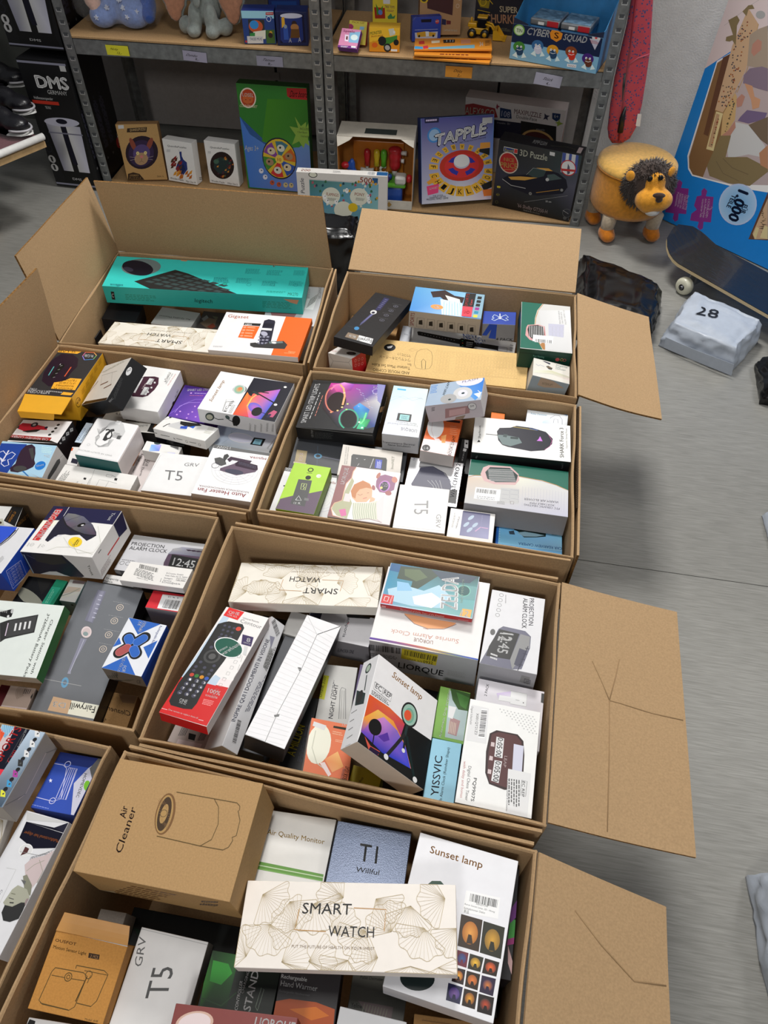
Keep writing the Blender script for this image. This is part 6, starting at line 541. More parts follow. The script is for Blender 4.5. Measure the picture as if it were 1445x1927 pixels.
["irrigation_kit_box","green drip irrigation box with a herb photo","box","","coated",[0.1133,0.506,0.2704],[0.7701,0.0293,0.0251,0.6368],[0.0915,0.0518,0.0668],0.8,{"*":"4f8a3a","T":"79a84a"},[[0,2747,249,101,6,-100,-239,2,-2,86],[0,850,261,99,-6,-98,-89,0,-3,46,42,34],[0,1139,248,68,-14,-67,-62,10,12,29],[0,2696,117,77,-8,-47,-78,7,4,42],[0,3549,171,94,0,-37,-62,10,4,23],[6,3822,7,106,249,-8,-1,11,"Automatic Drip Irrigation",0.3],[2,3258,12,97,79,-57,-2],[2,3258,12,96,71,-57,-2],[2,3258,12,95,64,-57,-2],[2,3258,12,94,56,-57,-2],[2,3258,12,93,49,-57,-2]]],
["alarm_clock_box","light blue children alarm clock box below the green irrigation box","box","","coated",[0.0963,0.4015,0.28],[0.7687,0.0063,0.0061,0.6395],[0.1008,0.0467,0.08],0.8,{"*":"8cc0d6"},[[6,547,36,70,177,7,-3,33,"YISSVIC",0.3],[6,563,1,52,257,-1,0,12,"Kids Alarm Clock (Reindeer Shape)",0.15]]],
["lamp_box","sunset lamp box leaning askew in the middle of the centre carton","box","sunset lamp boxes with an orange and violet picture","coated",[0.0066,0.4645,0.3751],[0.9251,-0.0661,0.3546,-0.1187],[0.1375,0.1651,0.0375],0.8,{"*":"c8b8a8","T":"e6e4e4","W":"dcdcde"},[[0,273,225,237,167,10,0,-246,-391,0,9,74],[1,5,3410,3427,3140,1848,3154,2,243,121,9,102,-15,-13,-104,-207,-80],[1,7,3731,3765,3731,3187,3459,843,1866,2,122,63,81,94,1,87,-64,58,-89,-159,-20,-140,22],[1,7,3194,3212,2155,1372,844,570,1611,40,127,64,62,86,-15,65,-48,46,-76,-167,-21,-123,23],[3,273,71,116,35,0,-6,-40],[2,273,20,74,86,5,-67],[0,3156,29,45,40,-23,54,6,-5,-22,-54,-5],[0,1337,96,86,45,47,19,-27,-28,-26],[0,531,70,19,54,5,-11,-23,-49,0],[3,546,241,290,50,-1,-4,-64],[3,2490,241,290,42,-1,-4,-54],[4,3460,1449,240,285,28,2,-2,-39],[3,3411,231,281,21,1,-2,-27],[2,563,50,239,230,-1,-26,0,-30],[2,546,55,236,183,-40,-83,-38,-75],[2,290,55,248,181,44,-90,41,-78],[2,290,40,240,165,5,-64],[3,3549,160,24,13,0,0,13],[3,3549,335,16,13,0,0,13],[3,3549,244,105,10,0,0,10],[6,2948,98,409,194,-2,8,35,"Sunset lamp",0.5],[2,546,7,15,321,108,3,-2,-42,-104,1,-2,38],[2,546,6,67,321,0,-36],[6,546,23,294,36,0,1,25,"EC",0.1],[6,546,73,294,45,2,3,26,"REP",0.1],[7,1092,11,250,111,7,-1,23,3],[43,563,58,51,-2,19,29,2],[43,2746,58,51,-2,13,20,2],[42,563,22,98,53,93,13],[40,563,164,6,48,73,59,6,-15,-62],[43,546,217,43,-3,18,38,3],[47,1365,470,35,-1,34,-4,-5,1],[47,1365,431,30,-6,35,-9,-4,1],[47,1365,388,25,-6,35,-9,-4,1],[47,1365,343,19,-5,35,-9,-5,1],[47,1365,297,14,-5,36,-10,-5,1]]],
["book_light_box","orange book light box half under the leaning sunset lamp box","box","orange book light boxes","coated",[-0.0849,0.4361,0.3256],[0.993,-0.0212,0.1093,-0.0392],[0.0719,0.0901,0.03],0.8,{"*":"c9c1bc","T":"e07850"},[[0,3821,105,139,-3,-29,-9,-26,-13,-21,-15,-13,-17,-4,-17,4,-15,14,-11,21,-4,26,0,29,0,29,8,26,12,20,16,14,17,4,17,-4,14,-14,12,-21,7,-26],[0,3549,13,241,60,-9,-6,-25,-57,12],[2,3275,15,28,199,-4,-83,31,-65,61,-32],[0,3805,68,54,21,8,37,-49,-11,-12],[1,4,3734,3767,3750,3751,87,75,54,46,35,-64,-47,-35],[0,545,106,238,69,2,-1,-12,-69,0],[6,3822,143,246,29,1,0,10,"2 PCS",0.3],[6,546,196,1,8,60,-19,0,"BOOK LIGHT",0.4],[6,2150,178,1,6,48,-10,0,"RECHARGEABLE"],[7,3769,105,196,54,-1,1,19,2],[7,3769,123,163,49,0,1,14,2]]],
["night_light_box","grey night light box with a yellow sticker above the orange book light box","box","","coated",[-0.0763,0.5286,0.2428],[0.7421,-0.0179,0.0112,0.67],[0.144,0.0573,0.0716],0.8,{"*":"bdbcb8"},[[6,547,123,81,183,1,2,21,"NIGHT LIGHT",0.4],[2,1638,10,126,51,150,17,17,-6,-6,-19,-157,-24],[2,1638,6,127,42,150,17],[2,1638,6,129,29,148,19],[0,2995,349,163,-1,-28,-131,2,4,26],[6,818,230,153,111,-5,2,13,"LPNHK 3107"],[7,1911,230,112,126,0,-1,-10,1],[0,1634,293,163,-2,-2,-73,2,3,0]]],
["slim_box","slim violet box behind the leaning sunset lamp box","box","","coated",[-0.0366,0.5388,0.275],[0.9977,0.002,0.0013,-0.0671],[0.0144,0.1111,0.06],0.8,{"*":"4c3b66"},[]],
["long_box","long white corrugated box with a taped seam lying at a slant","box","","coated",[-0.1428,0.5353,0.3545],[0.9825,-0.098,0.0678,-0.1428],[0.0639,0.2591,0.0375],0.8,{"*":"1c1c20","T":"dfdee0"},[[2,1911,9,91,641,5,-218,-9,-274,6,-148],[2,819,14,91,641,87,97],[2,3003,8,91,641,-90,98],[2,1092,12,93,1,-90,0],[2,3003,9,93,1,86,0],[0,1365,76,419,15,4,8,-12,-7,-11],[0,1365,76,137,21,15,2,-14,-17,-10],[2,3276,4,1,698,180,-47],[2,3276,4,1,665,180,-44],[2,3276,4,1,633,179,-40],[2,3276,4,1,601,178,-37],[2,3276,4,1,570,178,-34],[2,3276,4,1,539,177,-31],[2,3276,4,1,508,176,-27],[2,3276,4,1,478,176,-24],[2,3276,4,1,448,175,-21],[2,3276,4,1,419,175,-18],[2,3276,4,1,390,174,-15],[2,3276,4,1,361,174,-12],[2,3276,4,1,333,173,-10],[2,3276,4,1,305,173,-7],[2,3276,4,1,277,172,-4],[2,3276,4,1,250,172,-2],[2,3276,4,1,223,171,1],[2,3276,4,1,197,171,3],[2,3276,4,1,171,170,5],[2,3276,4,1,145,170,7],[2,3276,4,1,119,169,10],[2,3276,4,1,94,169,12],[2,3276,4,1,69,168,14],[2,3276,4,1,44,168,17],[2,3276,4,1,20,167,18],[2,3276,4,1,1,167,15],[2,3276,4,1,1,166,0],[2,3276,4,1,1,166,0],[2,3276,4,1,1,166,0],[2,3276,4,1,1,165,0],[32,1639,8,171,68,21,-17],[32,1639,8,193,76,22,-16],[32,1639,8,216,85,21,-17],[32,1639,8,239,93,21,-16],[32,1639,8,261,101,23,-16],[32,1639,8,285,106,22,-12],[32,1639,8,308,106,22,-4],[32,1639,8,331,106,23,0],[32,1639,8,355,106,23,0],[32,1639,8,379,106,23,0],[32,1639,8,403,106,23,0],[32,1639,8,427,106,24,0],[32,1639,8,451,106,24,0],[32,1639,8,475,106,25,0]]],
["wrapped_book","shrink-wrapped white book standing on its long edge beside the remote control box","book","","gloss",[-0.2449,0.555,0.3195],[0.7177,0.2909,0.2635,0.5752],[0.2462,0.0321,0.0501],0.8,{"*":"d6d6d6","T":"d3d3d6"},[[6,821,126,73,457,-18,-7,21,"INSPIRE QUI I DOCUMENTI IN VISIONE",0.35],[8,546,-1,40,28,105,15,-3,21],[7,1366,191,45,219,-21,15,-24,3],[0,2457,441,38,121,2,-35,-33,-102,2],[7,1092,434,35,127,-1,8,-30,4],[8,546,-1,673,82,-55,-59,29,-12],[0,2185,603,63,9,-31,-70,-1]]],
["remote_control_box","red and white universal remote control box with a green round sticker","box","","coated",[-0.2676,0.5548,0.3798],[0.9859,-0.0867,-0.0041,-0.143],[0.0806,0.2275,0.0225],0.8,{"*":"c2141c","T":"e8e4e2","E":"e0d6d4"},[[0,3362,15,649,86,-4,-9,-59,-80,6],[6,3822,29,612,56,4,-5,19,"ONE",0.5],[6,3822,29,597,54,2,-2,12,"FOR ALL",0.4],[0,3021,13,590,32,-1,22,-386,-66,-3],[0,3106,1,197,68,2,160,35,0,-231,-228,-2],[0,3106,69,199,60,0,100,2,0,35,0,-233,-141,10],[0,3805,150,206,79,5,0,38,-50,1],[0,3021,141,257,-22,-56,50,2,2,45],[0,546,35,553,21,13,71,4,18,-19,3,-72,-5,-140,-16,-136,8,-111,-6,-34,-36,-9,-62,-1,-18,17,-9,98,13,134,-2,137,-2,100],[3,3139,121,537,13,0,0,13],[3,1093,49,535,7,0,0,7],[3,1093,74,534,7,0,0,7],[3,1093,99,534,7,0,0,7],[3,1093,54,507,7,0,0,7],[3,1093,79,507,7,0,0,7],[3,1093,103,506,7,0,0,7],[3,1093,59,480,7,0,0,7],[3,1093,83,479,7,0,0,7],[3,1093,107,479,7,0,0,7],[3,1093,59,460,9,0,0,9],[3,1093,52,431,9,0,0,9],[3,1093,49,394,9,0,0,9],[3,1093,114,468,9,0,0,9],[3,1093,142,455,9,0,0,9],[3,1093,127,423,9,0,0,9],[5,1092,78,346,40,40],[3,1365,78,346,17,0,0,17],[3,2883,39,223,10,0,0,10],[3,883,63,224,10,0,0,10],[3,3202,88,225,10,0,0,10],[3,858,113,225,10,0,0,10],[3,1093,43,198,11,0,0,11],[6,3822,42,191,9,1,-4,11,"1"],[3,1093,77,200,11,0,0,11],[6,3822,77,193,9,1,-3,12,"2"],[3,1093,112,201,11,0,0,11],[6,3822,112,195,9,1,-4,11,"3"],[3,1093,40,171,11,0,0,11],[6,3822,39,165,9,1,-4,11,"4"],[3,1093,75,173,11,0,0,11],[6,3822,74,167,9,1,-3,11,"5"],[3,1093,109,175,11,0,0,11],[6,3822,109,168,9,1,-3,11,"6"],[3,1093,37,145,11,0,0,11],[6,3822,37,139,9,1,-4,11,"7"],[3,1093,72,147,11,0,0,11],[6,3822,71,141,9,1,-3,11,"8"],[3,1093,106,149,11,0,0,11],[6,3822,106,143,9,1,-4,11,"9"],[3,1093,35,120,11,0,0,11],[6,3822,34,113,9,1,-4,11,"-"],[3,1093,69,122,11,0,0,11],[6,3822,69,115,9,1,-4,11,"0"],[3,1093,103,124,11,0,0,11],[6,3822,103,117,9,1,-3,11,"*"],[3,1093,43,300,8,0,0,8],[3,1093,36,247,8,0,0,8],[3,1093,112,300,8,0,0,8],[3,1093,113,273,8,0,0,8],[3,1093,35,270,8,0,0,8],[3,1093,75,277,8,0,0,8],[3,1093,112,250,8,0,0,8],[3,1093,76,251,8,0,0,8],[6,3822,56,77,37,1,-4,17,"ONE",0.3],[6,3822,60,69,33,0,-1,7,"FOR ALL",0.2],[6,3822,151,159,60,1,-5,22,"100%",0.5],[6,3822,150,139,58,3,-2,9,"GUARANTEE",0.3],[7,3737,158,95,52,3,-6,30,4],[6,3822,33,22,143,1,-2,8,"One remote to replace them all",0.2],[2,3822,6,1,22,28,0],[2,3822,6,181,21,23,1],[3,3822,127,418,69,12,-33,54],[3,340,127,418,64,12,-31,49],[6,3822,99,382,24,35,-11,10,"amazon",0.3],[6,3822,122,363,50,86,-16,18,"warehouse",0.4],[0,805,155,512,58,0,12,-55,-51,0],[6,3822,191,477,19,1,-7,23,"8",0.5],[6,3822,182,465,35,0,-2,8,"DEVICES",0.2],[6,1911,109,578,116,-6,-4,22,"Contour"],[6,1092,111,604,87,-1,-3,11,"Universal Remote"],[2,2184,5,189,396,14,0,2,-17,-15,0,-1,17],[2,2184,5,187,360,15,0,1,-17,-15,0,-1,17],[2,2184,5,185,325,15,0,1,-17,-14,0,-2,17],[2,2184,5,184,290,14,0,2,-17,-15,0,-1,17],[2,2184,5,182,255,15,0,1,-16,-15,0,-1,16],[2,2184,5,181,221,14,0,1,-16,-14,0,-1,16],[2,2184,5,179,188,14,0,2,-16,-14,0,-2,16],[2,2184,5,178,155,14,0,1,-16,-14,0,-1,16],[2,2184,5,211,393,7,-34],[2,2184,5,220,345,6,-34],[2,2184,5,229,297,0,-33],[2,2184,5,229,250,0,-32],[0,3276,193,451,19,0,15,-52,-18,4]]],
["phone_box","white mobile phone box partly under the fan-patterned watch box","box","","coated",[-0.0734,0.6761,0.2625],[0.6193,0.0149,-0.0208,-0.7847],[0.061,0.1242,0.0606],0.8,{"*":"8f8d92","T":"dcdadd"},[[6,1093,31,203,116,6,-1,17,"emporia",0.1],[0,546,1,184,0,136,10,-3,18,-115],[0,820,4,1,-3,62,130,4,25,-61],[2,3124,10,54,219,14,-6],[36,820,180,56,89,18,7,38,"EUPHORIA ONE",0.1]]],
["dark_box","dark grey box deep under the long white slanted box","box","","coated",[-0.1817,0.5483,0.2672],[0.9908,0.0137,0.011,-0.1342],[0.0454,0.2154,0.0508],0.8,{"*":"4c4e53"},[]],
["torch_box","black box with yellow lettering in the shadow of the long white box","box","","coated",[-0.1346,0.4788,0.232],[0.9973,0.0026,0.0052,-0.0727],[0.0384,0.1309,0.08],0.8,{"*":"141414"},[[6,3250,60,74,15,151,-37,5,"A MILLION",0.5],[7,820,76,56,8,243,24,-2,3]]],
["extension_box","beige box with slots under the red remote control box","box","","coated",[-0.295,0.4968,0.2223],[0.9915,-0.0034,-0.0086,-0.1296],[0.0874,0.094,0.0828],0.8,{"*":"bfb2ac"},[[0,3532,46,24,119,8,0,-31,-119,0],[0,546,81,65,37,1,5,-29,-32,0],[2,1092,10,39,39,0,44],[2,1092,10,138,42,0,47],[2,1092,10,46,41,1,44],[2,1092,10,144,43,0,48],[2,1092,10,53,43,0,44],[2,1092,10,151,45,-1,48],[2,1092,10,59,45,1,44],[2,1092,10,157,47,0,47],[2,1092,10,67,47,0,44],[2,1092,10,163,49,0,47],[6,1637,167,181,22,69,13,-1,"SENSOR"]]],
["yellow_box","small yellow box under the near edge of the leaning sunset lamp box","box","","coated",[-0.0219,0.4016,0.255],[0.9929,-0.0001,-0.0007,-0.1188],[0.0489,0.039,0.06],0.8,{"*":"b9a812"},[[6,817,43,19,19,45,-11,6,"product",0.2]]],
["phone_box","pale grey phone box standing behind the long white slanted box","box","","coated",[-0.1581,0.6797,0.264],[0.9901,0.0112,0.0028,-0.1399],[0.032,0.0485,0.0611],0.8,{"*":"bdbbb8"},[]],
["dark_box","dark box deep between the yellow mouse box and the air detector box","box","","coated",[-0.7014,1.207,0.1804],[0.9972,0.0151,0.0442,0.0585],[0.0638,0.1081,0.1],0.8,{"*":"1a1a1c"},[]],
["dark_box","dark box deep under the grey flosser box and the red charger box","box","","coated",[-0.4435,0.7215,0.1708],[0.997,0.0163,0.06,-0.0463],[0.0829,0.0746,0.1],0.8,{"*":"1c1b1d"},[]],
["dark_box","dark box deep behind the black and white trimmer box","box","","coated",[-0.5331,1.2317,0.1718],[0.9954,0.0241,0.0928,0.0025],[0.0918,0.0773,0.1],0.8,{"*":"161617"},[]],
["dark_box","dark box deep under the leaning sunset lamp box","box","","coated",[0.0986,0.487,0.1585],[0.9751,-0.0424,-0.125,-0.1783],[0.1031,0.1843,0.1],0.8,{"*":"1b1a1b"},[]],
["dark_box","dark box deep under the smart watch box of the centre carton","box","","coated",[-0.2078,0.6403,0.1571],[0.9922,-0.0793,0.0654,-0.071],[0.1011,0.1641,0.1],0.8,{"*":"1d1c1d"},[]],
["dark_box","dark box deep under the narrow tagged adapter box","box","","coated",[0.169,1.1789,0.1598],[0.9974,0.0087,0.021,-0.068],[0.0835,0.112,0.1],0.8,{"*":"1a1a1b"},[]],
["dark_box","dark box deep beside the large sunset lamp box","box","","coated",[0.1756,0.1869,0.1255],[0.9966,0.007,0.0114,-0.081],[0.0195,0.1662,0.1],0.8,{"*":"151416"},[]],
["air_cleaner_box","big brown air cleaner carton with a line drawing on the front carton","box","brown air cleaner cartons","kraft",[-0.2701,0.2862,0.3601],[0.7623,-0.017,-0.0165,0.6468],[0.1489,0.2113,0.1],0.8,{"*":"a58355","T":"ad8b60"},[[6,802,208,486,43,9,1,26,"Air",0.45],[6,802,86,451,165,8,5,27,"Cleaner",0.15],[3,1875,251,341,76,6,8,39],[3,2693,250,343,70,7,5,32],[3,1074,250,344,63,5,5,25],[3,2693,250,345,36,1,3,14],[5,1347,251,347,14,7],[2,2148,4,252,331,1,-8],[2,2148,4,244,326,-4,-11],[2,2148,4,236,322,-9,-13],[2,2148,4,229,320,-14,-15],[2,2148,4,223,320,-17,-16],[2,2148,4,219,321,-19,-16],[2,2148,4,218,324,-20,-14],[2,2148,4,218,328,-19,-12],[2,2148,4,221,333,-18,-9],[2,2148,4,226,339,-15,-5],[2,2148,4,232,345,-11,-1],[2,2148,4,239,351,-6,4],[2,2148,4,248,357,-1,8],[2,2148,4,256,362,5,11],[2,2148,4,265,366,9,13],[2,2148,4,272,368,13,15],[2,2148,4,277,369,18,16],[2,2148,4,281,367,20,16],[2,2148,4,283,365,21,14],[2,2148,4,282,361,21,12],[2,2148,4,280,355,18,9],[2,2148,4,275,349,16,5],[2,2148,4,268,343,12,1],[2,2148,4,261,337,6,-4],[2,1346,8,336,327,0,-248,-10,-14,-14,-4,-4,5,-33,-18,-55,-3,-9,14,-10,-6,-25,8,-13,18,-1,90,6,173],[2,1346,7,335,171,-26,-26,-61,-19,-57,7,-28,34],[47,1875,51,1,183,0,169,236,6],[40,2711,1,1,74,33,0,-33,-74,0],[45,1347,499,160,23,10],[47,1347,443,95,85,57,43,130,2]]],
["sensor_light_box","orange-brown sensor light box with a line drawing of two lamps","box","","kraft",[-0.38,0.1345,0.3001],[0.995,0.0584,0.0207,-0.0786],[0.0975,0.0858,0.0786],0.8,{"*":"b98342"},[[6,1330,10,211,81,0,-1,9,"OUSFOT",0.25],[6,1073,12,189,127,0,-1,10,"Motion Sensor Light",0.2],[0,801,147,198,41,1,3,-15,-41,-1],[6,3495,156,185,29,1,0,9,"2 PCS",0.3],[2,1346,9,46,133,105,3,18,-8,-8,-95,-16,-13,-100,1,-16,9,9,89,8,14],[2,1346,9,118,153,105,2,18,-9,-10,-83,-14,-19,-53,1],[2,1346,9,119,143,-1,10],[2,1346,7,42,109,51,1],[2,1346,7,116,111,52,2],[5,1346,103,114,14,9],[5,1346,103,114,7,7],[5,1346,173,133,13,8],[2,1346,7,177,108,4,25],[2,1346,6,152,143,90,1],[2,1346,6,37,23,105,-2],[2,1073,12,158,49,11,77],[6,1346,211,3,47,1,0,6,"Model: A98"],[0,3276,110,244,168,0,0,-3,-177,3]],[["tuck_flap","N",0.022,-12,"#c08a48"]]],
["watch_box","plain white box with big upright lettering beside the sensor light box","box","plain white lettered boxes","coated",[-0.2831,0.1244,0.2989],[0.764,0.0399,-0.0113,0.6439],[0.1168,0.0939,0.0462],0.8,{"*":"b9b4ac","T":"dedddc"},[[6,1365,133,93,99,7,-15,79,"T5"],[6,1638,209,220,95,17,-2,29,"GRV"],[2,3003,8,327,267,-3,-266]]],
["grey_board_box","small raw grey board box behind the sensor light box","box","","kraft",[-0.3629,0.1926,0.3001],[0.9972,0.0384,0.0028,-0.0644],[0.0369,0.0325,0.05],0.8,{"*":"a09a92"},[]],
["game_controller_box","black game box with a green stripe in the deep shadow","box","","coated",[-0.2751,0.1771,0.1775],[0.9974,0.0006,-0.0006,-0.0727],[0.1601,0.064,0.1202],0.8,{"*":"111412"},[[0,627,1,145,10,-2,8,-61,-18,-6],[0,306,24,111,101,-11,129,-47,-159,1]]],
["charging_stand_box","black and green controller charging stand box beside the plain white lettered box","box","","coated",[-0.1791,0.0989,0.2998],[0.7538,-0.0041,0.0061,0.6571],[0.1124,0.0969,0.0452],0.8,{"*":"101a10"},[[1,5,305,610,289,273,898,320,273,0,-104,-169,0,-38,96,99,11],[0,915,289,263,-3,-61,-27,-23,-42,31,5,46],[2,578,15,166,268,-12,-77,48,-44],[6,3822,149,128,92,5,1,11,"CONTROLLER",0.3],[6,3549,203,120,71,-3,1,10,"CHARGING",0.2],[6,3822,153,81,127,0,2,27,"STAND",0.6],[2,2200,5,160,55,67,-7,4,11,-61,6,-10,-10]]],
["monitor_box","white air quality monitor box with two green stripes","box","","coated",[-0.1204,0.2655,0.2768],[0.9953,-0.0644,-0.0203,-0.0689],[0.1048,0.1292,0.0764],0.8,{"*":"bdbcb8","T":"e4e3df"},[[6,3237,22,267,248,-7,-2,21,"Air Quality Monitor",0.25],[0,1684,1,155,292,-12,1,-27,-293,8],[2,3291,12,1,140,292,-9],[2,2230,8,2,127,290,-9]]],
["watch_box","dark blue shimmering watch box next to the air quality monitor box","box","","foil",[-0.013,0.2611,0.2972],[0.9968,-0.03,0.0012,-0.0747],[0.1086,0.1025,0.075],0.8,{"*":"434d62"},[[6,546,113,153,75,0,-4,68,"T1",0.3],[6,546,110,110,93,2,1,19,"Willful",0.3]]],
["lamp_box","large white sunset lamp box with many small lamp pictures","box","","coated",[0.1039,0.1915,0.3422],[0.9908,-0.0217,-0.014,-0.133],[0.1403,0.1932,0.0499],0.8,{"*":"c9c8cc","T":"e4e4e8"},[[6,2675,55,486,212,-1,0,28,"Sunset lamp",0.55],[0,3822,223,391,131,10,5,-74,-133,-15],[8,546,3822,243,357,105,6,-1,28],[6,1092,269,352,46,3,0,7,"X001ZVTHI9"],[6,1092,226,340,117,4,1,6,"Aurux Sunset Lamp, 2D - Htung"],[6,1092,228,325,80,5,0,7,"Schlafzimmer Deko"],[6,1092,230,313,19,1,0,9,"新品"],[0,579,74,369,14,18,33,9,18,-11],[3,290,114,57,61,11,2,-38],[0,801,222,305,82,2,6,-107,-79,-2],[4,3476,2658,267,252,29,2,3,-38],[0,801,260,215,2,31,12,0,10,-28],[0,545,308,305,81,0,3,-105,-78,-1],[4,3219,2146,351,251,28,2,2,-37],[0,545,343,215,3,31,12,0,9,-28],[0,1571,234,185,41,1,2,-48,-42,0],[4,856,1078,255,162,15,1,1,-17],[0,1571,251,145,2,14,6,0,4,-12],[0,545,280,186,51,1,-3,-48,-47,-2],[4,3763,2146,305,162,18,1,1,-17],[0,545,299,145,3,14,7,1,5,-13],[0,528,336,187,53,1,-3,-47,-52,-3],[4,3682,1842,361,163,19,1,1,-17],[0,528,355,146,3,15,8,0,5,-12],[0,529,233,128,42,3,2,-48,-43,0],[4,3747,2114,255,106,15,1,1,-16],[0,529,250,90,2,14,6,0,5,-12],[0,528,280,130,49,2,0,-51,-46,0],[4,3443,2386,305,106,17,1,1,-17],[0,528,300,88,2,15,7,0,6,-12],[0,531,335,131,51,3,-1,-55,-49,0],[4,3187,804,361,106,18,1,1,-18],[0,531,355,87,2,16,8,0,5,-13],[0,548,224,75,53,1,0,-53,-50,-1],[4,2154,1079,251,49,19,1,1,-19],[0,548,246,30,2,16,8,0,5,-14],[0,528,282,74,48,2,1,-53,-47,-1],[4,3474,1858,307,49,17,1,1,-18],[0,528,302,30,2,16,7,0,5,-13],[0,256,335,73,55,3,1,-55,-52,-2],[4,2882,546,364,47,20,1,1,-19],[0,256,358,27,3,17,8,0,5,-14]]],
["smartwatch_box","fan-patterned smart watch box lying on top across the front carton","box","slim fan-patterned smart watch boxes","coated",[-0.0344,0.1791,0.4023],[0.998,-0.028,-0.0548,-0.0144],[0.2776,0.1006,0.022],0.8,{"*":"ece5dd"},[[9,2984,39,35,103,133,134],[9,2984,171,21,103,5,143],[9,2984,268,26,103,358,129],[9,2984,409,33,103,230,116],[9,2984,514,44,103,188,140],[9,2984,630,21,103,273,134],[9,2984,727,20,103,312,129],[9,2984,112,140,103,257,147],[9,2984,211,138,103,160,147],[9,2984,348,118,103,49,119],[9,2984,466,127,103,226,122],[9,2984,559,126,103,126,133],[9,2984,677,141,103,246,147],[9,2984,804,143,103,242,117],[9,2984,67,239,103,326,133],[9,2984,175,217,103,299,133],[9,2984,269,213,103,307,150],[9,2984,375,234,103,148,116],[9,2984,498,233,103,314,112],[9,2984,627,212,103,259,123],[9,2984,753,239,103,182,150],[6,546,225,178,184,0,0,37,"SMART"],[6,546,329,106,168,0,0,35,"WATCH"],[2,2948,9,213,193,-8,-69,116,-3],[2,2948,9,417,201,120,-3,-4,-71],[6,2166,201,67,300,0,0,9,"PUT THE FUTURE OF HEALTH ON YOUR WRIST"]]],
["hand_warmer_box","dark hand warmer box with an orange wave below the smart watch box","box","","coated",[-0.0871,0.1098,0.2788],[0.9987,0.0001,0.0011,-0.051],[0.0795,0.0872,0.0702],0.8,{"*":"2b2729"},[[6,3003,5,174,97,0,0,13,"Rechargeable"],[6,3549,7,150,139,-1,0,17,"Hand Warmer",0.15],[6,1638,6,131,115,-1,1,7,"Rechargeable Handwarmer"],[0,2898,1,101,48,13,99,1,72,-13,6,-101,-225,1],[0,3442,55,83,95,18,53,-21,-62,-21]]],
["lamp_box","grey box lettered in black below the smart watch box","box","","coated",[0.0039,0.1088,0.2525],[0.9971,-0.0005,-0.0026,-0.0761],[0.0748,0.0799,0.0711],0.8,{"*":"57564f"},[[6,273,12,83,42,1,0,15,"Yellow",0.3],[0,1894,34,107,135,2,-2,-41,-83,-1],[6,546,29,178,89,6,1,11,"Pulse Oximeter",0.1],[2,2183,10,61,102,-6,-39],[2,2183,10,72,101,-6,-39],[2,2183,10,83,101,-6,-39],[2,2183,10,94,101,-6,-39],[2,2183,10,105,101,-6,-40],[2,2183,10,115,101,-5,-40],[2,2183,10,127,100,-6,-39],[2,2183,10,138,100,-7,-39],[2,2183,10,148,100,-5,-39]]],
["radio_box","dark red box at the picture bottom with white lettering","box","","coated",[-0.1719,0.0599,0.35],[0.9989,-0.0197,-0.0081,-0.0414],[0.1531,0.0604,0.04],0.8,{"*":"7d3a36"},[[6,3549,290,135,141,-3,2,26,"LIORQUE",0.6],[3,3241,81,122,63,17,-16,32],[3,3532,81,122,54,14,-13,27]]],
["plain_box","plain white box at the picture bottom under the sunset lamp box","box","","coated",[-0.0066,0.0622,0.325],[0.9959,-0.0011,-0.0009,-0.09],[0.0857,0.0613,0.04],0.8,{"*":"d6d6d8"},[]],
["plain_box","plain brown box at the picture bottom in the near right corner","box","","kraft",[0.1057,0.0642,0.225],[0.9986,0.012,-0.0037,-0.0508],[0.1118,0.0599,0.1],0.8,{"*":"9c7547"},[[2,1875,8,30,154,289,1]]],
["light_strip_box","dark box with a purple and green picture beside the large sunset lamp box","box","","coated",[0.1804,0.2055,0.235],[0.9958,-0.0003,0.0015,-0.0911],[0.0264,0.1402,0.1],0.8,{"*":"17151a"},[[0,899,54,208,21,1,0,-62,-24,-10],[0,1575,51,240,24,41,0,-64,-20,-24],[0,2086,51,137,24,10,0,-23,-26,-10],[0,2969,53,115,22,-50,0,-44,-17,35]]],
["cable_box","white and black box cut off at the bottom corner of the picture","box","","coated",[-0.4008,0.0671,0.27],[0.9985,0.0046,-0.0003,-0.0553],[0.0688,0.0257,0.09],0.8,{"*":"dcdcdc"},[[0,546,1,43,4,25,23,-3,6,-61]]],
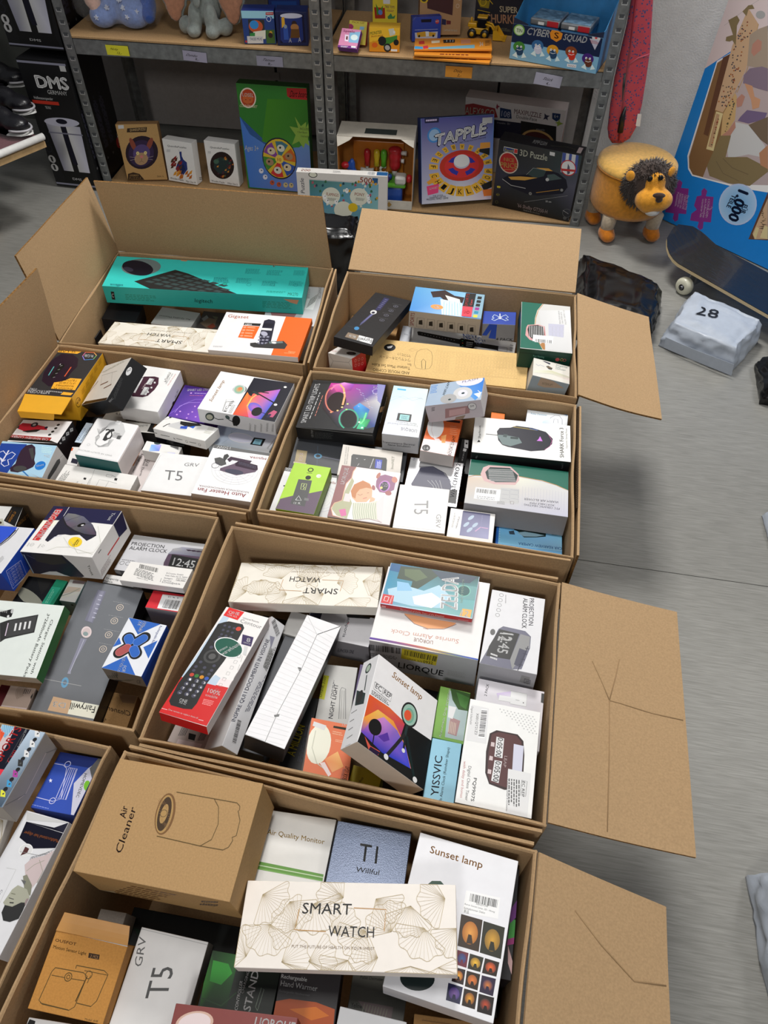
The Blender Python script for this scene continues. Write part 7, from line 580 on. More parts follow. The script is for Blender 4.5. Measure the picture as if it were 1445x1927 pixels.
["boiler_box","tall black water dispenser box standing on the floor beside the shelf","box","","coated",[-1.2408,3.1882,0.235],[0.7126,0.6967,-0.0577,-0.059],[0.1918,0.4685,0.27],0.8,{"*":"0e0e10"},[[0,273,121,134,372,0,54,535,-26,54,-411,0,-28,-54],[1,4,2185,3276,3003,2458,153,187,121,-26,0,535,-164,27],[1,4,3003,3277,2731,3276,340,161,131,26,38,509,-169,0],[0,274,285,723,44,0,11,-188,11,-267,-50,0,-27,201],[3,3004,307,729,208,7,0,47],[3,274,307,736,66,0,0,27],[0,273,110,40,411,0,-28,147,-345,0],[6,3822,230,87,110,-4,0,27,"DMS",0.5],[0,1912,110,616,405,0,0,-14,-405,0],[6,3822,153,1071,356,0,0,114,"DMS",2.2],[6,3822,247,1011,225,0,0,40,"GERMANY",0.2],[6,3822,66,950,219,0,0,27,"Heißwasserspender",0.3],[0,2866,33,903,307,0,0,34,-307,0],[6,3822,164,857,66,0,0,27,"TEE BUS",0.2],[5,820,44,535,40,10],[5,820,44,428,40,10],[3,3003,44,308,43,0,0,43],[0,546,27,335,28,0,0,-54,-22,0],[3,3003,44,214,43,0,0,43],[0,546,27,241,28,0,0,-54,-22,0],[0,2185,1,20,546,0,0,20,-546,0],[0,2185,1,1298,546,0,0,21,-546,0],[0,3003,471,1245,66,0,0,53,-66,0],[37,1093,335,633,602,15,0,93,5],[33,1365,227,717,14,0,0,14],[37,1093,335,486,602,15,0,93,5],[33,1365,227,571,14,0,0,14],[37,1093,335,339,602,15,0,93,5],[33,1365,227,424,14,0,0,14],[37,1093,335,193,602,15,0,93,5],[33,1365,227,278,14,0,0,14],[33,2594,268,93,63,0,0,63],[36,3822,161,77,214,0,0,23,"SET",0.3]]],
["boiler_box","black water dispenser box stacked above an identical tall box","box","","coated",[-1.2502,3.2779,0.6771],[0.7104,0.6979,-0.0639,-0.065],[0.2159,0.3765,0.3],0.8,{"*":"0e0e10"},[[0,273,136,107,419,0,61,431,-30,43,-463,0,-30,-43],[1,4,2185,3276,3003,2458,173,151,136,-22,0,430,-186,22],[1,4,3003,3277,2731,3276,383,129,148,22,43,408,-191,0],[0,274,321,581,49,0,13,-151,12,-215,-56,0,-30,162],[3,3004,345,586,235,5,0,37],[3,274,345,592,74,0,0,21],[0,273,123,32,463,0,-31,119,-388,0],[6,3822,259,70,123,-3,0,21,"DMS",0.5],[0,1912,123,495,457,0,0,-11,-457,0],[6,3822,173,861,401,0,0,91,"DMS",2.2],[6,3822,278,812,253,0,0,32,"GERMANY",0.2],[6,3822,74,764,247,0,0,21,"Heißwasserspender",0.3],[0,2866,37,726,346,0,0,27,-346,0],[6,3822,185,688,74,0,0,22,"TEE BUS",0.2],[5,820,49,430,40,10],[5,820,49,344,40,10],[3,3003,49,247,43,0,0,43],[0,546,31,269,31,0,0,-43,-25,0],[3,3003,49,172,43,0,0,43],[0,546,31,194,31,0,0,-43,-25,0],[0,2185,1,16,615,0,0,16,-615,0],[0,2185,1,1043,615,0,0,16,-615,0],[0,3003,531,1000,74,0,0,43,-74,0],[37,1093,269,703,484,17,0,103,5],[33,1365,183,797,14,0,0,14],[37,1093,269,540,484,17,0,103,5],[33,1365,183,634,14,0,0,14],[37,1093,269,377,484,17,0,103,5],[33,1365,183,471,14,0,0,14],[37,1093,269,214,484,17,0,103,5],[33,1365,183,309,14,0,0,14],[33,2594,215,103,63,0,0,63],[36,3822,129,86,172,0,0,26,"SET",0.3]]],
["puzzle_box","brown wooden puzzle box with a round dark animal picture","box","","kraft",[-1.0155,3.028,0.1176],[0.7511,0.6591,0.0247,0.0277],[0.1635,0.2118,0.045],0.8,{"*":"a9835a","T":"b8935f"},[[0,801,125,563,224,11,-16,-52,-222,-1],[6,3239,147,532,180,9,6,26,"QUANDLEPUZZLE"],[3,530,232,303,187,3,-40,-180],[3,804,223,294,147,6,-32,-145],[3,2115,149,394,30,-8,-9,68],[3,2115,343,397,33,5,34,65],[3,1351,228,297,98,3,-21,-96],[3,2694,211,236,78,3,-15,-68],[3,3528,184,298,18,0,-4,-19],[3,3528,273,301,18,0,-4,-19],[3,546,184,298,4,0,0,4],[3,546,273,301,4,0,0,4],[3,3191,220,259,18,0,-3,-15],[2,1058,9,217,244,-7,-31,-28,-15],[2,1058,9,210,213,23,-16],[2,3531,6,152,247,-68,14],[2,3531,6,149,233,-67,-11],[2,3531,6,285,249,70,14],[2,3531,6,282,235,60,-12],[0,801,1,3,19,69,66,17,67,-19,44,-67],[6,2693,34,42,104,3,5,20,"STEREO"],[6,2693,20,10,141,2,5,24,"PUZZLE",0.2],[6,801,351,29,79,3,4,20,"Size: L"],[0,3276,30,595,63,3,-4,-36,-64,-3],[2,2420,5,8,351,17,-11,13,20,18,-11],[2,2420,5,402,181,18,-12,12,21,19,-12],[2,2420,5,405,153,18,-12,12,22,18,-12],[2,2420,5,413,491,17,-11,13,20,17,-11],[2,2420,5,1,259,0,-12,5,22,18,-12],[2,2420,5,466,429,0,-12,0,21,0,-11]]],
["puzzle_box","white wooden puzzle box with a blue peacock picture","box","","coated",[-0.8468,3.0062,0.0938],[0.7283,0.6704,-0.096,-0.1044],[0.13,0.163,0.045],0.8,{"*":"e9e8e6"},[[6,546,55,388,242,10,4,20,"QuandlePuzzles",0.2],[0,3276,42,357,46,3,-8,-31,-49,-2],[0,567,199,350,30,8,-5,-53,16,-37,37,-24,-5,-80,-63,-69,-69,0,-24,56,35,65,46,36,1,59],[0,293,157,187,74,31,13,-58,-57,-59,-55,13],[0,2914,162,83,37,26,-18,-48,-39,-14],[0,2082,105,201,37,25,-18,-46,-39,-13],[0,3475,298,142,37,25,-18,-46,-38,-14],[0,1330,84,244,36,25,-17,-46,-40,-14],[0,2914,260,105,37,26,-18,-47,-39,-14],[0,2082,102,232,36,25,-18,-46,-39,-13],[0,3475,123,95,37,25,-17,-47,-40,-14],[0,1330,69,177,36,25,-18,-46,-39,-14],[0,2914,287,89,37,25,-17,-47,-40,-14],[0,2082,143,151,37,25,-18,-46,-39,-14],[0,3475,88,100,37,25,-18,-47,-40,-14],[0,1330,175,181,37,25,-18,-46,-39,-13],[0,2914,173,73,37,25,-18,-47,-39,-14],[0,2082,133,169,37,26,-18,-47,-39,-14],[0,3475,154,115,37,26,-18,-47,-39,-14],[0,1330,131,263,36,25,-17,-46,-39,-13],[0,2914,166,70,37,26,-18,-47,-39,-14],[0,2082,121,279,36,25,-17,-45,-39,-14],[0,3475,95,108,37,25,-18,-46,-39,-14],[0,1330,165,237,36,25,-18,-46,-38,-13],[0,2914,154,121,37,25,-18,-46,-39,-14],[0,2082,186,232,36,24,-17,-45,-39,-14],[0,3475,135,121,37,25,-18,-47,-39,-14],[0,1330,85,252,36,25,-18,-46,-39,-13],[0,2914,245,131,36,25,-17,-46,-39,-14],[0,2082,74,206,37,25,-18,-46,-39,-13],[2,567,8,206,355,-10,18],[6,546,22,22,174,-1,4,21,"Wooden Puzzle",0.3],[6,546,223,15,129,-1,4,21,"70pc Size M",0.2],[35,1092,81,-6,14,10],[37,1092,34,63,-23,-62,37,0,2]]],
["puzzle_box","white wooden puzzle box with a round dark lizard picture","box","","coated",[-0.676,2.9976,0.0961],[0.7194,0.6846,-0.0809,-0.085],[0.1316,0.1672,0.045],0.8,{"*":"e9e8e6"},[[6,546,68,402,234,5,3,20,"QuandlePuzzles",0.2],[0,3276,36,365,37,1,-4,-26,-40,-1],[3,529,188,220,149,5,-24,-157],[0,563,102,275,83,40,85,-10,33,-75,-56,-87,-114,-25,-57,64],[3,1125,121,257,33,0,-9,-27],[0,2658,169,92,22,13,-8,-25,-22,-1],[0,3203,248,163,22,12,-8,-25,-22,-1],[0,852,212,296,21,13,-8,-25,-22,-1],[0,1826,281,234,21,13,-7,-25,-22,-1],[0,1059,179,136,22,13,-8,-26,-22,-1],[0,2658,271,208,21,13,-8,-25,-22,-1],[0,3203,171,100,22,13,-8,-25,-23,-1],[0,852,244,297,21,12,-7,-25,-22,0],[0,1826,259,211,22,13,-8,-25,-22,-1],[0,1059,181,150,21,13,-8,-25,-22,-1],[0,2658,185,104,22,13,-9,-25,-22,-1],[0,3203,219,178,21,13,-8,-26,-22,0],[0,852,283,267,21,12,-8,-24,-22,-1],[0,1826,275,231,21,13,-7,-25,-22,0],[0,1059,282,283,21,13,-8,-25,-22,-1],[0,2658,231,319,21,12,-8,-24,-22,-1],[0,3203,123,206,22,13,-8,-26,-22,0],[0,852,201,109,22,13,-8,-26,-23,-1],[0,1826,300,297,21,12,-8,-24,-21,-1],[0,1059,118,124,22,13,-8,-25,-23,-1],[0,2658,233,311,21,13,-8,-25,-22,-1],[0,3203,237,301,22,13,-8,-25,-22,0],[0,852,138,290,21,13,-8,-25,-22,-1],[0,1826,155,97,22,13,-9,-26,-22,-1],[0,1059,249,239,21,12,-8,-25,-22,-1],[0,2658,319,253,21,13,-8,-25,-22,0],[6,546,22,16,165,-3,3,21,"Wooden Puzzle",0.3],[6,546,223,13,127,0,3,21,"200pc Size S",0.2]]],
["dartboard_box","large green and blue dartboard game box behind the steel posts","box","","coated",[-0.4459,2.9679,0.2072],[0.7229,0.6881,-0.043,-0.0452],[0.2694,0.3897,0.05],0.8,{"*":"2a5a2a","T":"2f7a2a"},[[1,8,1148,1164,1420,1675,1948,1675,1932,1148,1,780,91,-175,173,-82,179,-44,225,35,100,69,0,-582,-749,10],[1,6,1154,882,866,1155,1155,1154,332,980,437,15,0,-394,-121,-98,-224,-22,-198,58],[3,3804,117,975,89,-7,-16,-101],[3,2882,117,975,77,-6,-15,-87],[3,3171,116,966,59,-1,-11,-53],[6,3822,57,988,125,-1,5,35,"LOSEL",0.3],[3,801,91,956,5,0,0,5],[3,801,139,957,5,0,0,5],[2,801,10,68,925,37,-16,46,17],[6,3530,11,880,193,0,11,27,"COUNTRY ART"],[0,2594,552,1100,217,7,0,-111,-174,1,-42,23],[6,529,578,1016,191,4,11,62,"Dart board",0.2,0.3],[0,2212,554,719,98,-11,-31,115,62,-95,63,49,-8,-64,31,53,0,-94,0,-34,-14,-34,14,-78,-47,29,-24,-58,-45,72,-84,-43,48,106],[6,546,671,691,99,-2,1,24,"INCLUDE"],[6,546,639,657,109,-1,1,19,"1 Dart Board"],[6,546,676,617,92,-3,1,20,"3 Sticky Hook Balls"],[6,3822,13,429,161,2,7,54,"Ages 3+",0.5],[3,547,409,361,198,-15,-21,-230],[3,3507,409,361,188,-11,-19,-215],[0,858,448,343,138,-50,-37,-74,-67,-47,-57,144],[3,3530,495,272,45,-3,-3,-40],[3,802,487,277,13,1,-1,-12],[0,3123,416,313,25,-155,-80,-4,-69,38,91,129],[3,3548,379,232,45,-3,-4,-40],[3,802,372,237,13,1,-1,-12],[0,1155,376,327,-115,-104,-39,71,-1,83,146,-16],[3,2694,293,318,45,-3,-4,-40],[3,802,285,323,13,1,-1,-12],[0,2121,369,371,-137,50,39,72,66,43,55,-138],[3,3530,323,441,45,-3,-4,-39],[3,802,315,447,12,1,-1,-11],[0,1144,401,401,-23,149,76,3,68,-36,-88,-124],[3,3548,437,479,44,-3,-3,-39],[3,802,429,485,12,1,-1,-12],[0,3170,441,387,111,100,41,-68,3,-82,-145,16],[3,2694,523,396,45,-3,-3,-39],[3,802,515,401,12,1,-1,-12],[3,3781,409,357,49,-4,-4,-47],[6,3122,386,336,41,-3,3,35,"10",0.4],[3,3550,181,210,27,-2,-5,-29],[0,565,174,225,24,-6,-14,-13],[3,3550,221,143,27,-2,-5,-29],[0,565,215,158,24,-6,-14,-13],[3,2899,298,84,27,-2,-5,-29],[0,565,291,99,24,-6,-14,-13],[3,2899,377,69,27,-2,-5,-29],[0,565,369,85,25,-6,-14,-13],[3,3256,457,70,27,-2,-5,-29],[0,565,449,85,25,-6,-13,-13],[3,3256,524,71,27,-2,-4,-29],[0,565,517,87,24,-7,-13,-13]]],
["puzzle_box","white 500 piece puzzle box on the floor before the steel posts","box","","coated",[-0.176,2.6586,0.1113],[0.7164,0.6969,-0.0233,-0.024],[0.3348,0.2211,0.037],0.8,{"*":"d9d5d0"},[[0,1690,133,555,732,-12,-10,-542,-732,0],[1,4,1142,1963,2235,1162,139,552,723,-11,-4,-274,-735,-21],[2,1638,7,128,561,741,-12],[0,819,222,608,-3,-10,-8,-9,-11,-6,-13,-4,-15,-1,-14,2,-13,5,-9,7,-6,9,-1,10,4,9,7,9,11,2,14,0,14,0,15,0,12,0,10,-4,5,-10],[0,3548,215,607,-3,-7,-7,-6,-9,-5,-11,-3,-12,-1,-12,2,-11,4,-8,5,-5,7,0,8,2,7,7,7,9,4,12,2,12,0,12,0,10,-4,8,-5,5,-7],[6,565,77,408,-2,159,-42,4,"Puzzle",0.1],[6,2899,667,557,125,-5,6,54,"500",0.55],[0,600,800,608,59,-1,-3,-55,-59,1],[0,868,613,555,18,12,8,-26,-23,-8],[0,3219,775,540,19,12,7,-25,-22,-9],[0,1141,825,390,19,13,8,-26,-23,-9],[0,2646,179,498,19,12,6,-25,-23,-9],[0,581,586,406,19,12,8,-26,-23,-9],[0,3548,665,307,19,12,8,-26,-23,-9],[0,868,294,550,19,12,6,-26,-22,-8],[0,3219,792,573,19,12,7,-26,-22,-8],[0,1141,759,543,19,12,8,-26,-23,-9],[0,2646,711,351,19,13,8,-27,-23,-9],[0,581,760,420,19,13,8,-26,-23,-9],[0,3548,761,519,19,12,7,-26,-22,-8],[0,868,613,475,20,12,7,-26,-23,-9],[0,3219,770,357,19,12,8,-26,-23,-9],[0,1141,469,412,19,12,7,-26,-23,-9],[0,2646,156,534,20,12,6,-25,-23,-9],[0,581,558,427,19,12,7,-26,-23,-8],[0,3548,751,403,19,13,7,-27,-22,-8],[0,868,232,446,19,12,6,-26,-23,-9],[0,3219,681,424,20,12,7,-26,-23,-9],[0,1141,131,304,20,13,6,-27,-24,-9],[0,2646,725,549,19,12,7,-25,-22,-9],[0,581,522,456,19,12,7,-26,-23,-9],[0,3548,696,485,19,12,7,-26,-22,-9],[0,868,298,414,20,13,6,-27,-23,-9],[0,3219,823,551,18,12,8,-25,-22,-9],[0,1141,210,371,20,12,6,-26,-23,-9],[0,2646,766,431,19,13,7,-26,-23,-9],[0,581,439,315,19,12,7,-26,-23,-9],[0,3548,689,552,19,13,7,-26,-22,-9],[0,868,763,520,19,13,7,-26,-22,-9],[0,3219,343,316,20,13,7,-27,-24,-9],[0,1141,431,332,20,12,6,-27,-23,-8],[0,2646,245,299,19,13,7,-27,-24,-9],[0,581,262,507,19,13,6,-26,-23,-9],[0,3548,487,466,19,12,7,-26,-23,-9],[0,868,517,305,19,13,7,-27,-23,-9],[0,3219,643,567,18,12,7,-26,-22,-8],[0,1141,354,400,19,13,7,-26,-23,-9],[0,2646,478,358,20,13,7,-27,-24,-9],[0,581,482,539,19,12,7,-25,-23,-9],[0,3548,302,310,20,13,6,-27,-23,-9],[0,868,384,338,19,13,7,-27,-23,-9],[0,3219,838,403,18,12,8,-26,-22,-9],[0,1141,616,396,19,12,7,-26,-23,-9],[0,2646,351,294,19,13,7,-27,-24,-9],[0,581,463,301,19,12,7,-27,-23,-9],[0,3548,345,307,20,13,7,-27,-24,-9],[0,868,695,399,19,12,7,-26,-22,-9],[0,3219,451,520,20,12,6,-26,-23,-9],[0,1141,684,470,19,12,8,-26,-23,-9],[0,2646,608,530,19,12,7,-26,-23,-8],[0,581,195,505,19,13,6,-26,-23,-9],[0,3548,712,523,19,12,7,-26,-23,-8],[0,868,777,472,19,12,8,-26,-23,-9],[0,3219,545,466,19,12,7,-26,-22,-9],[0,1141,579,539,18,12,8,-25,-23,-9],[0,2646,415,291,20,12,7,-26,-24,-10],[0,581,257,364,20,13,6,-27,-24,-9],[0,3548,367,471,20,12,6,-26,-23,-9],[3,3548,357,394,98,-2,-10,-93],[3,3548,659,401,98,-3,-7,-93],[3,3548,485,247,100,-3,-9,-96],[6,2883,309,396,132,-7,1,34,"FLAMINGO",0.3],[6,2883,612,412,104,-4,1,34,"PONY",0.3],[3,3822,289,381,19,-1,-1,-27],[3,546,294,389,5,0,0,5],[3,3822,316,335,19,-1,-1,-27],[3,546,320,343,5,0,0,5],[3,3822,411,330,19,-1,-1,-27],[3,546,415,338,5,0,0,5],[3,3822,754,406,19,-1,0,-27],[3,546,757,414,5,0,0,5],[3,3822,763,359,19,-1,0,-27],[3,546,767,366,5,0,0,5],[3,3822,529,460,19,-1,-1,-27],[3,546,532,468,5,0,0,5],[3,3506,591,281,51,-3,-5,-49],[7,1638,316,344,95,-5,5,33,3],[7,1638,621,361,95,-5,4,33,3],[26,2899,909,32,-96,0,0,53,"500",0.2],[27,1911,574,32,-96,0,0,53,2],[28,546,3822,211,21,-77,0,0,69],[20,600,1,11,114,0,0,84,-114,0]]],
["board_game_box","blue board game box with a red letter wheel","box","","coated",[0.2485,2.9139,0.1555],[0.8078,0.5821,0.0547,0.0758],[0.2866,0.3014,0.06],0.8,{"*":"2a3a78","T":"6f96c8"},[[1,6,1369,1369,1949,3260,3549,3004,5,860,806,-3,7,-393,0,-462,-399,-1,-418,0],[0,548,42,860,160,0,-3,-45,-154,0],[7,3534,57,823,130,1,0,34,1],[3,1164,148,695,77,2,-4,-74],[3,2493,148,695,59,2,-2,-57],[6,275,147,580,585,96,-18,109,"TAPPLE",4.5,0.25],[6,3822,153,587,573,92,-18,104,"TAPPLE",2.0,0.25],[6,547,435,597,297,38,0,14,"FAST WORD FUN FOR EVERYONE",0.1],[3,2866,462,373,255,5,10,-157],[3,3123,462,371,199,5,8,-123],[0,825,621,327,-39,-36,-61,-21,-21,40,40,13,24,24],[0,825,406,277,-61,29,-39,41,55,12,25,-26,40,-18],[0,825,305,419,39,36,60,21,20,-34,-39,-13,-25,-23],[0,825,517,469,62,-28,40,-41,-56,-7,-25,26,-40,18],[3,3004,461,409,92,1,4,-67],[3,3549,461,423,89,1,4,-64],[0,3491,483,535,-43,4,-3,54,53,-4],[6,546,475,579,-24,2,-1,-30,"A",0.4],[0,3491,396,538,-41,-6,-26,53,52,8],[6,546,371,580,-23,-4,11,-30,"B",0.4],[0,3491,317,523,-38,-17,-48,48,48,21],[6,546,274,559,-21,-9,24,-28,"C",0.4],[0,3491,253,491,-30,-27,-70,39,38,34],[6,546,194,520,-17,-15,36,-23,"D",0.4],[0,3491,210,449,-19,-38,-89,24,24,47],[6,546,137,463,-11,-21,47,-16,"E",0.4],[0,3491,190,398,-3,-45,-101,3,3,57],[6,546,108,396,-1,-25,56,-5,"F",0.4],[0,3491,194,320,18,-49,-105,-23,-22,62],[6,546,112,296,10,-28,59,9,"G",0.4],[0,3491,221,269,40,-47,-95,-52,-50,60],[6,546,150,223,22,-27,55,25,"H",0.4],[0,3491,269,224,59,-39,-71,-78,-74,50],[6,546,219,158,33,-22,43,40,"I",0.4],[0,3491,333,188,74,-25,-36,-97,-93,32],[6,546,313,108,42,-15,25,51,"J",0.4],[0,3491,408,165,80,-8,7,-105,-100,10],[6,546,423,80,45,-4,2,57,"K",0.4],[0,3491,489,156,77,11,49,-100,-96,-15],[6,546,537,77,43,7,-22,56,"L",0.4],[0,3491,569,163,64,29,83,-84,-79,-36],[6,546,643,99,36,16,-41,48,"M",0.4],[0,3491,640,188,44,41,105,-59,-55,-52],[6,546,729,145,25,23,-55,36,"N",0.4],[0,3491,693,228,22,47,103,-31,-17,-59],[6,546,786,209,12,27,-61,21,"O",0.4],[0,3491,723,281,0,47,95,-4,0,-59],[6,546,808,283,0,27,-59,5,"P",0.4],[0,3491,723,365,-17,42,90,19,21,-52],[6,546,793,385,-10,23,-51,-8,"R",0.4],[0,3491,695,423,-29,34,67,36,37,-42],[6,546,746,456,-17,19,-39,-17,"S",0.4],[0,3491,642,475,-38,24,43,47,47,-30],[6,546,672,515,-21,13,-26,-24,"T",0.4],[0,3491,568,514,-42,13,19,53,53,-17],[6,546,578,557,-23,8,-13,-28,"W",0.4],[0,3476,671,591,111,0,2,-55,-119,-7],[0,546,665,529,116,4,-2,-74,-121,43],[0,3399,57,186,143,19,-8,-94,-121,-20],[6,3822,88,148,96,8,0,22,"ALPHABET",0.1],[0,3475,57,229,88,51,47,-39,-111,-42],[0,546,692,158,125,43,1,-73,-92,-31],[0,3443,710,106,108,7,0,-74,-90,-1],[6,547,127,72,121,2,0,17,"THE QUICK",0.3],[6,547,87,56,193,1,0,17,"THINKING, LETTER",0.3],[6,547,55,38,253,0,0,19,"PRESSING, FAMILY GAME",0.3],[0,3276,687,833,112,1,-1,-57,-112,3]]],
["model_puzzle_box","black 3D puzzle box with a gold striped car","box","","coated",[0.5815,2.8238,0.148],[0.6715,0.7148,-0.1426,-0.133],[0.3159,0.2626,0.07],0.8,{"*":"15151a","T":"26282c"},[[1,7,546,819,836,1366,546,273,820,1,743,453,3,448,3,0,-348,0,-400,-887,2,-11,361],[0,3548,61,690,153,-1,2,-51,-154,1],[0,567,64,684,110,0,1,-45,-110,3],[6,3523,79,645,89,2,-4,29,"Revell",0.4],[0,2867,177,685,36,0,1,-42,-36,-1],[6,3548,244,628,303,1,-3,66,"3D Puzzle",0.6],[3,3258,134,525,110,-5,7,-117],[3,2594,134,525,99,-4,7,-104],[6,3510,80,537,113,7,-5,38,"NICE",0.5],[6,3510,49,461,190,17,-7,57,"PRICE",0.6],[2,3510,10,91,442,118,19],[0,3276,696,745,171,3,16,-189,-171,-20],[0,1113,696,745,38,0,15,-198,-33,-4],[0,1113,768,747,29,-1,5,-82,-29,-6],[0,1113,837,748,30,0,16,-189,-29,-3],[3,2867,785,597,82,4,11,-84],[3,3549,785,597,73,4,10,-73],[0,1366,777,560,-4,83,24,-33,16,-65,-22,-20],[0,2867,713,578,148,15,5,-22,-149,-18],[0,274,91,341,56,44,216,56,50,85,138,12,142,-18,94,-51,31,-80,-39,-80,-271,-83,-111,-8,-184,35,-104,52],[0,836,355,443,55,82,150,7,-19,-74,-87,-42],[0,1109,576,481,74,22,91,-35,-153,-56],[0,3220,149,370,140,33,187,23,-134,-57,-157,-24],[0,3220,443,532,136,19,50,-20,-75,-11],[2,2947,22,487,257,246,86],[2,2730,26,86,332,107,-51,170,-1],[2,3003,9,348,434,65,89,140,3],[3,546,424,232,24,0,0,24],[3,2184,424,232,17,0,0,17],[3,546,424,232,6,0,0,6],[3,546,761,345,23,0,0,23],[3,2184,761,345,16,0,0,16],[3,3003,585,428,19,1,0,-19],[2,3003,6,371,121,465,176],[6,3276,610,173,63,6,-3,19,"33 cm"],[6,2986,299,45,350,-3,-1,42,"'66 Shelby GT350-H",0.2],[6,2184,378,15,189,-3,-3,17,"Model kit 20 x 13 x 15 cm"],[5,2184,867,97,49,7],[2,3003,12,818,120,66,-27],[3,1365,855,35,20,0,0,20],[0,1638,902,31,0,5,0,5,0,4,0,2,0,1,0,-1,0,-2,-4,-4,-3,-5,0,-5,0,-6,3,-4,4,-4,0,-2,0,-1,0,1,0,2,0,4,0,4],[5,2181,57,231,17,6],[5,2181,58,142,17,6],[5,2181,52,50,17,6],[0,3251,35,240,40,4,0,-20,-38,-3],[6,3251,39,127,38,5,-1,22,"10+",0.2],[0,3276,561,729,55,0,3,-38,-55,2],[26,2184,559,60,-153,0,0,80,"'66 Shelby GT350-H"],[22,1637,12,361,120,-180,-40,-91,20],[20,2986,27,40,45,0,0,120,-45,0]]],
["puzzle_box","white maxi puzzle box in the shade behind the gold striped car box","box","","coated",[0.5107,3.1299,0.1697],[0.6485,0.7453,-0.12,-0.0974],[0.4014,0.3003,0.06],0.8,{"*":"b0a5a3","T":"c2bcba"},[[0,2099,1,772,91,25,255,-22,42,-98,-187,-42,-201,-5],[6,3275,1,663,346,12,0,85,"ALEX&CO",0.3],[0,565,405,791,127,-7,19,-101,-138,-11],[6,3277,428,695,98,-3,1,67,"108",0.3],[6,2150,572,747,310,-10,-1,54,"MAXIPUZZLE",0.5],[6,1365,603,698,237,-4,-1,37,"Double-Face",0.2],[0,565,997,811,94,1,2,-62,-34,-29,-52,25],[6,3276,1025,761,48,-3,-3,37,"6+",0.4],[0,820,913,796,26,-20,37,0,-25,-25,13,-30,-29,15,-27,-12,11,29],[0,2196,1084,757,17,-38,38,-10,-36,-21,-28,-20,-2,31,-28,8,34,17],[0,2100,366,833,13,-22,25,-8,-23,-15,-5,-25,-17,22],[0,2645,1,637,2,-21,41,13,-31,-37,-12,4],[0,547,334,645,327,5,25,-212,-334,-7],[0,546,658,674,409,-7,36,-276,-411,-3],[6,2730,387,608,156,1,-2,23,"music ∂?",0.2],[6,2730,846,595,97,1,0,24,"music",0.2],[3,2693,880,467,196,-4,-18,130],[3,1058,881,459,172,-5,-16,114],[30,2131,172,51,514,0,-85,52,-344,0],[37,1894,172,129,515,0,0,26,2]]],
["mug_box","pale blue mug box with a window and a dog badge","box","mug boxes on the upper shelf","coated",[-0.4659,2.9427,0.606],[0.7109,0.7032,0.0083,0.0084],[0.1107,0.0989,0.07],0.8,{"*":"1f357f","T":"25407f"},[[0,2509,1,282,314,0,0,-62,-314,-1],[0,819,59,210,158,-2,-8,-166,-155,-6],[3,2899,129,151,69,-2,-5,-53],[3,908,114,165,43,-3,-5,-37],[0,3548,98,105,123,16,-8,-76,-106,-8],[0,900,61,90,53,8,-5,-46,-45,-8],[0,584,235,241,61,-7,-8,-44,-51,4],[5,3550,263,215,23,16],[0,1123,221,121,88,4,-2,-118,-88,-2],[3,3219,271,99,14,0,0,14],[3,802,265,76,23,0,0,23],[0,2611,238,270,77,4,-2,-25,-77,-1],[6,3822,242,256,64,2,1,10,"nickelodeon"],[0,3276,31,67,158,1,-2,-62,-158,-3],[6,840,53,31,123,1,3,23,"TASSE MUG",0.2],[3,2867,17,20,10,0,0,10]]],
["mug_box","dark blue mug box showing a blue mug","box","mug boxes on the upper shelf","coated",[-0.3502,2.9351,0.6071],[0.7064,0.7078,0.0035,0.0035],[0.1076,0.1009,0.07],0.8,{"*":"1a2a62","T":"141f4c"},[[0,275,31,260,246,8,6,-238,-253,-11],[0,567,44,246,215,10,2,-203,-28,-24,-176,-7,-24,27],[3,3277,156,255,108,1,2,22],[0,3491,60,239,27,7,2,-67,-34,-30],[3,802,180,188,26,0,0,26],[3,2676,182,158,40,-1,-2,-30],[0,1602,146,143,79,1,2,-77,-96,-1],[0,858,69,149,44,8,3,-106,-48,-1],[3,2202,91,164,17,0,0,17],[6,3822,113,27,28,0,3,39,"A",0.4],[6,3822,207,32,27,2,3,39,"A",0.4]]],
["mug_box","mug box behind the dark blue mug box","box","mug boxes on the upper shelf","coated",[-0.3979,3.124,0.6051],[0.7139,0.6997,0.0192,0.0196],[0.1111,0.0973,0.07],0.8,{"*":"1a2c6a"},[[0,584,32,28,254,0,0,194,-254,0]]],
["card_game_pack","pink and violet card game pack leaning on yellow packs","box","","coated",[-0.1456,2.8206,0.5835],[0.9335,0.3281,-0.0522,-0.1349],[0.0687,0.0669,0.02],0.8,{"*":"6a2f7a","T":"d88ab0"},[[0,2237,86,152,109,21,0,-113,-95,-3],[3,3566,145,111,36,1,3,-28],[0,3806,46,130,40,-1,9,-64,-37,1],[0,1587,62,114,17,1,5,-35,-17,1],[6,2342,21,154,118,2,-2,21,"Spiele",0.5],[0,1848,1,19,190,10,0,-28,-190,0],[7,3822,33,1,81,3,-3,16,2],[0,3822,135,26,49,2,1,-18,-47,-1]]],
["card_game_pack","yellow card game pack behind the pink card pack","box","","coated",[-0.1197,2.8944,0.5879],[0.8314,0.541,-0.0696,-0.1062],[0.0646,0.0687,0.02],0.8,{"*":"b8303a","T":"d8c850"},[[0,2614,47,143,-1,-7,-4,-6,-7,-5,-8,-3,-10,-1,-11,1,-5,3,0,6,0,6,0,6,0,7,0,6,0,5,1,3,10,1,10,-1,10,-3,7,-5,6,-6],[6,2946,29,174,127,2,0,15,"PICK UP",0.2],[0,2237,114,152,45,1,-6,-27,-42,-1]]],
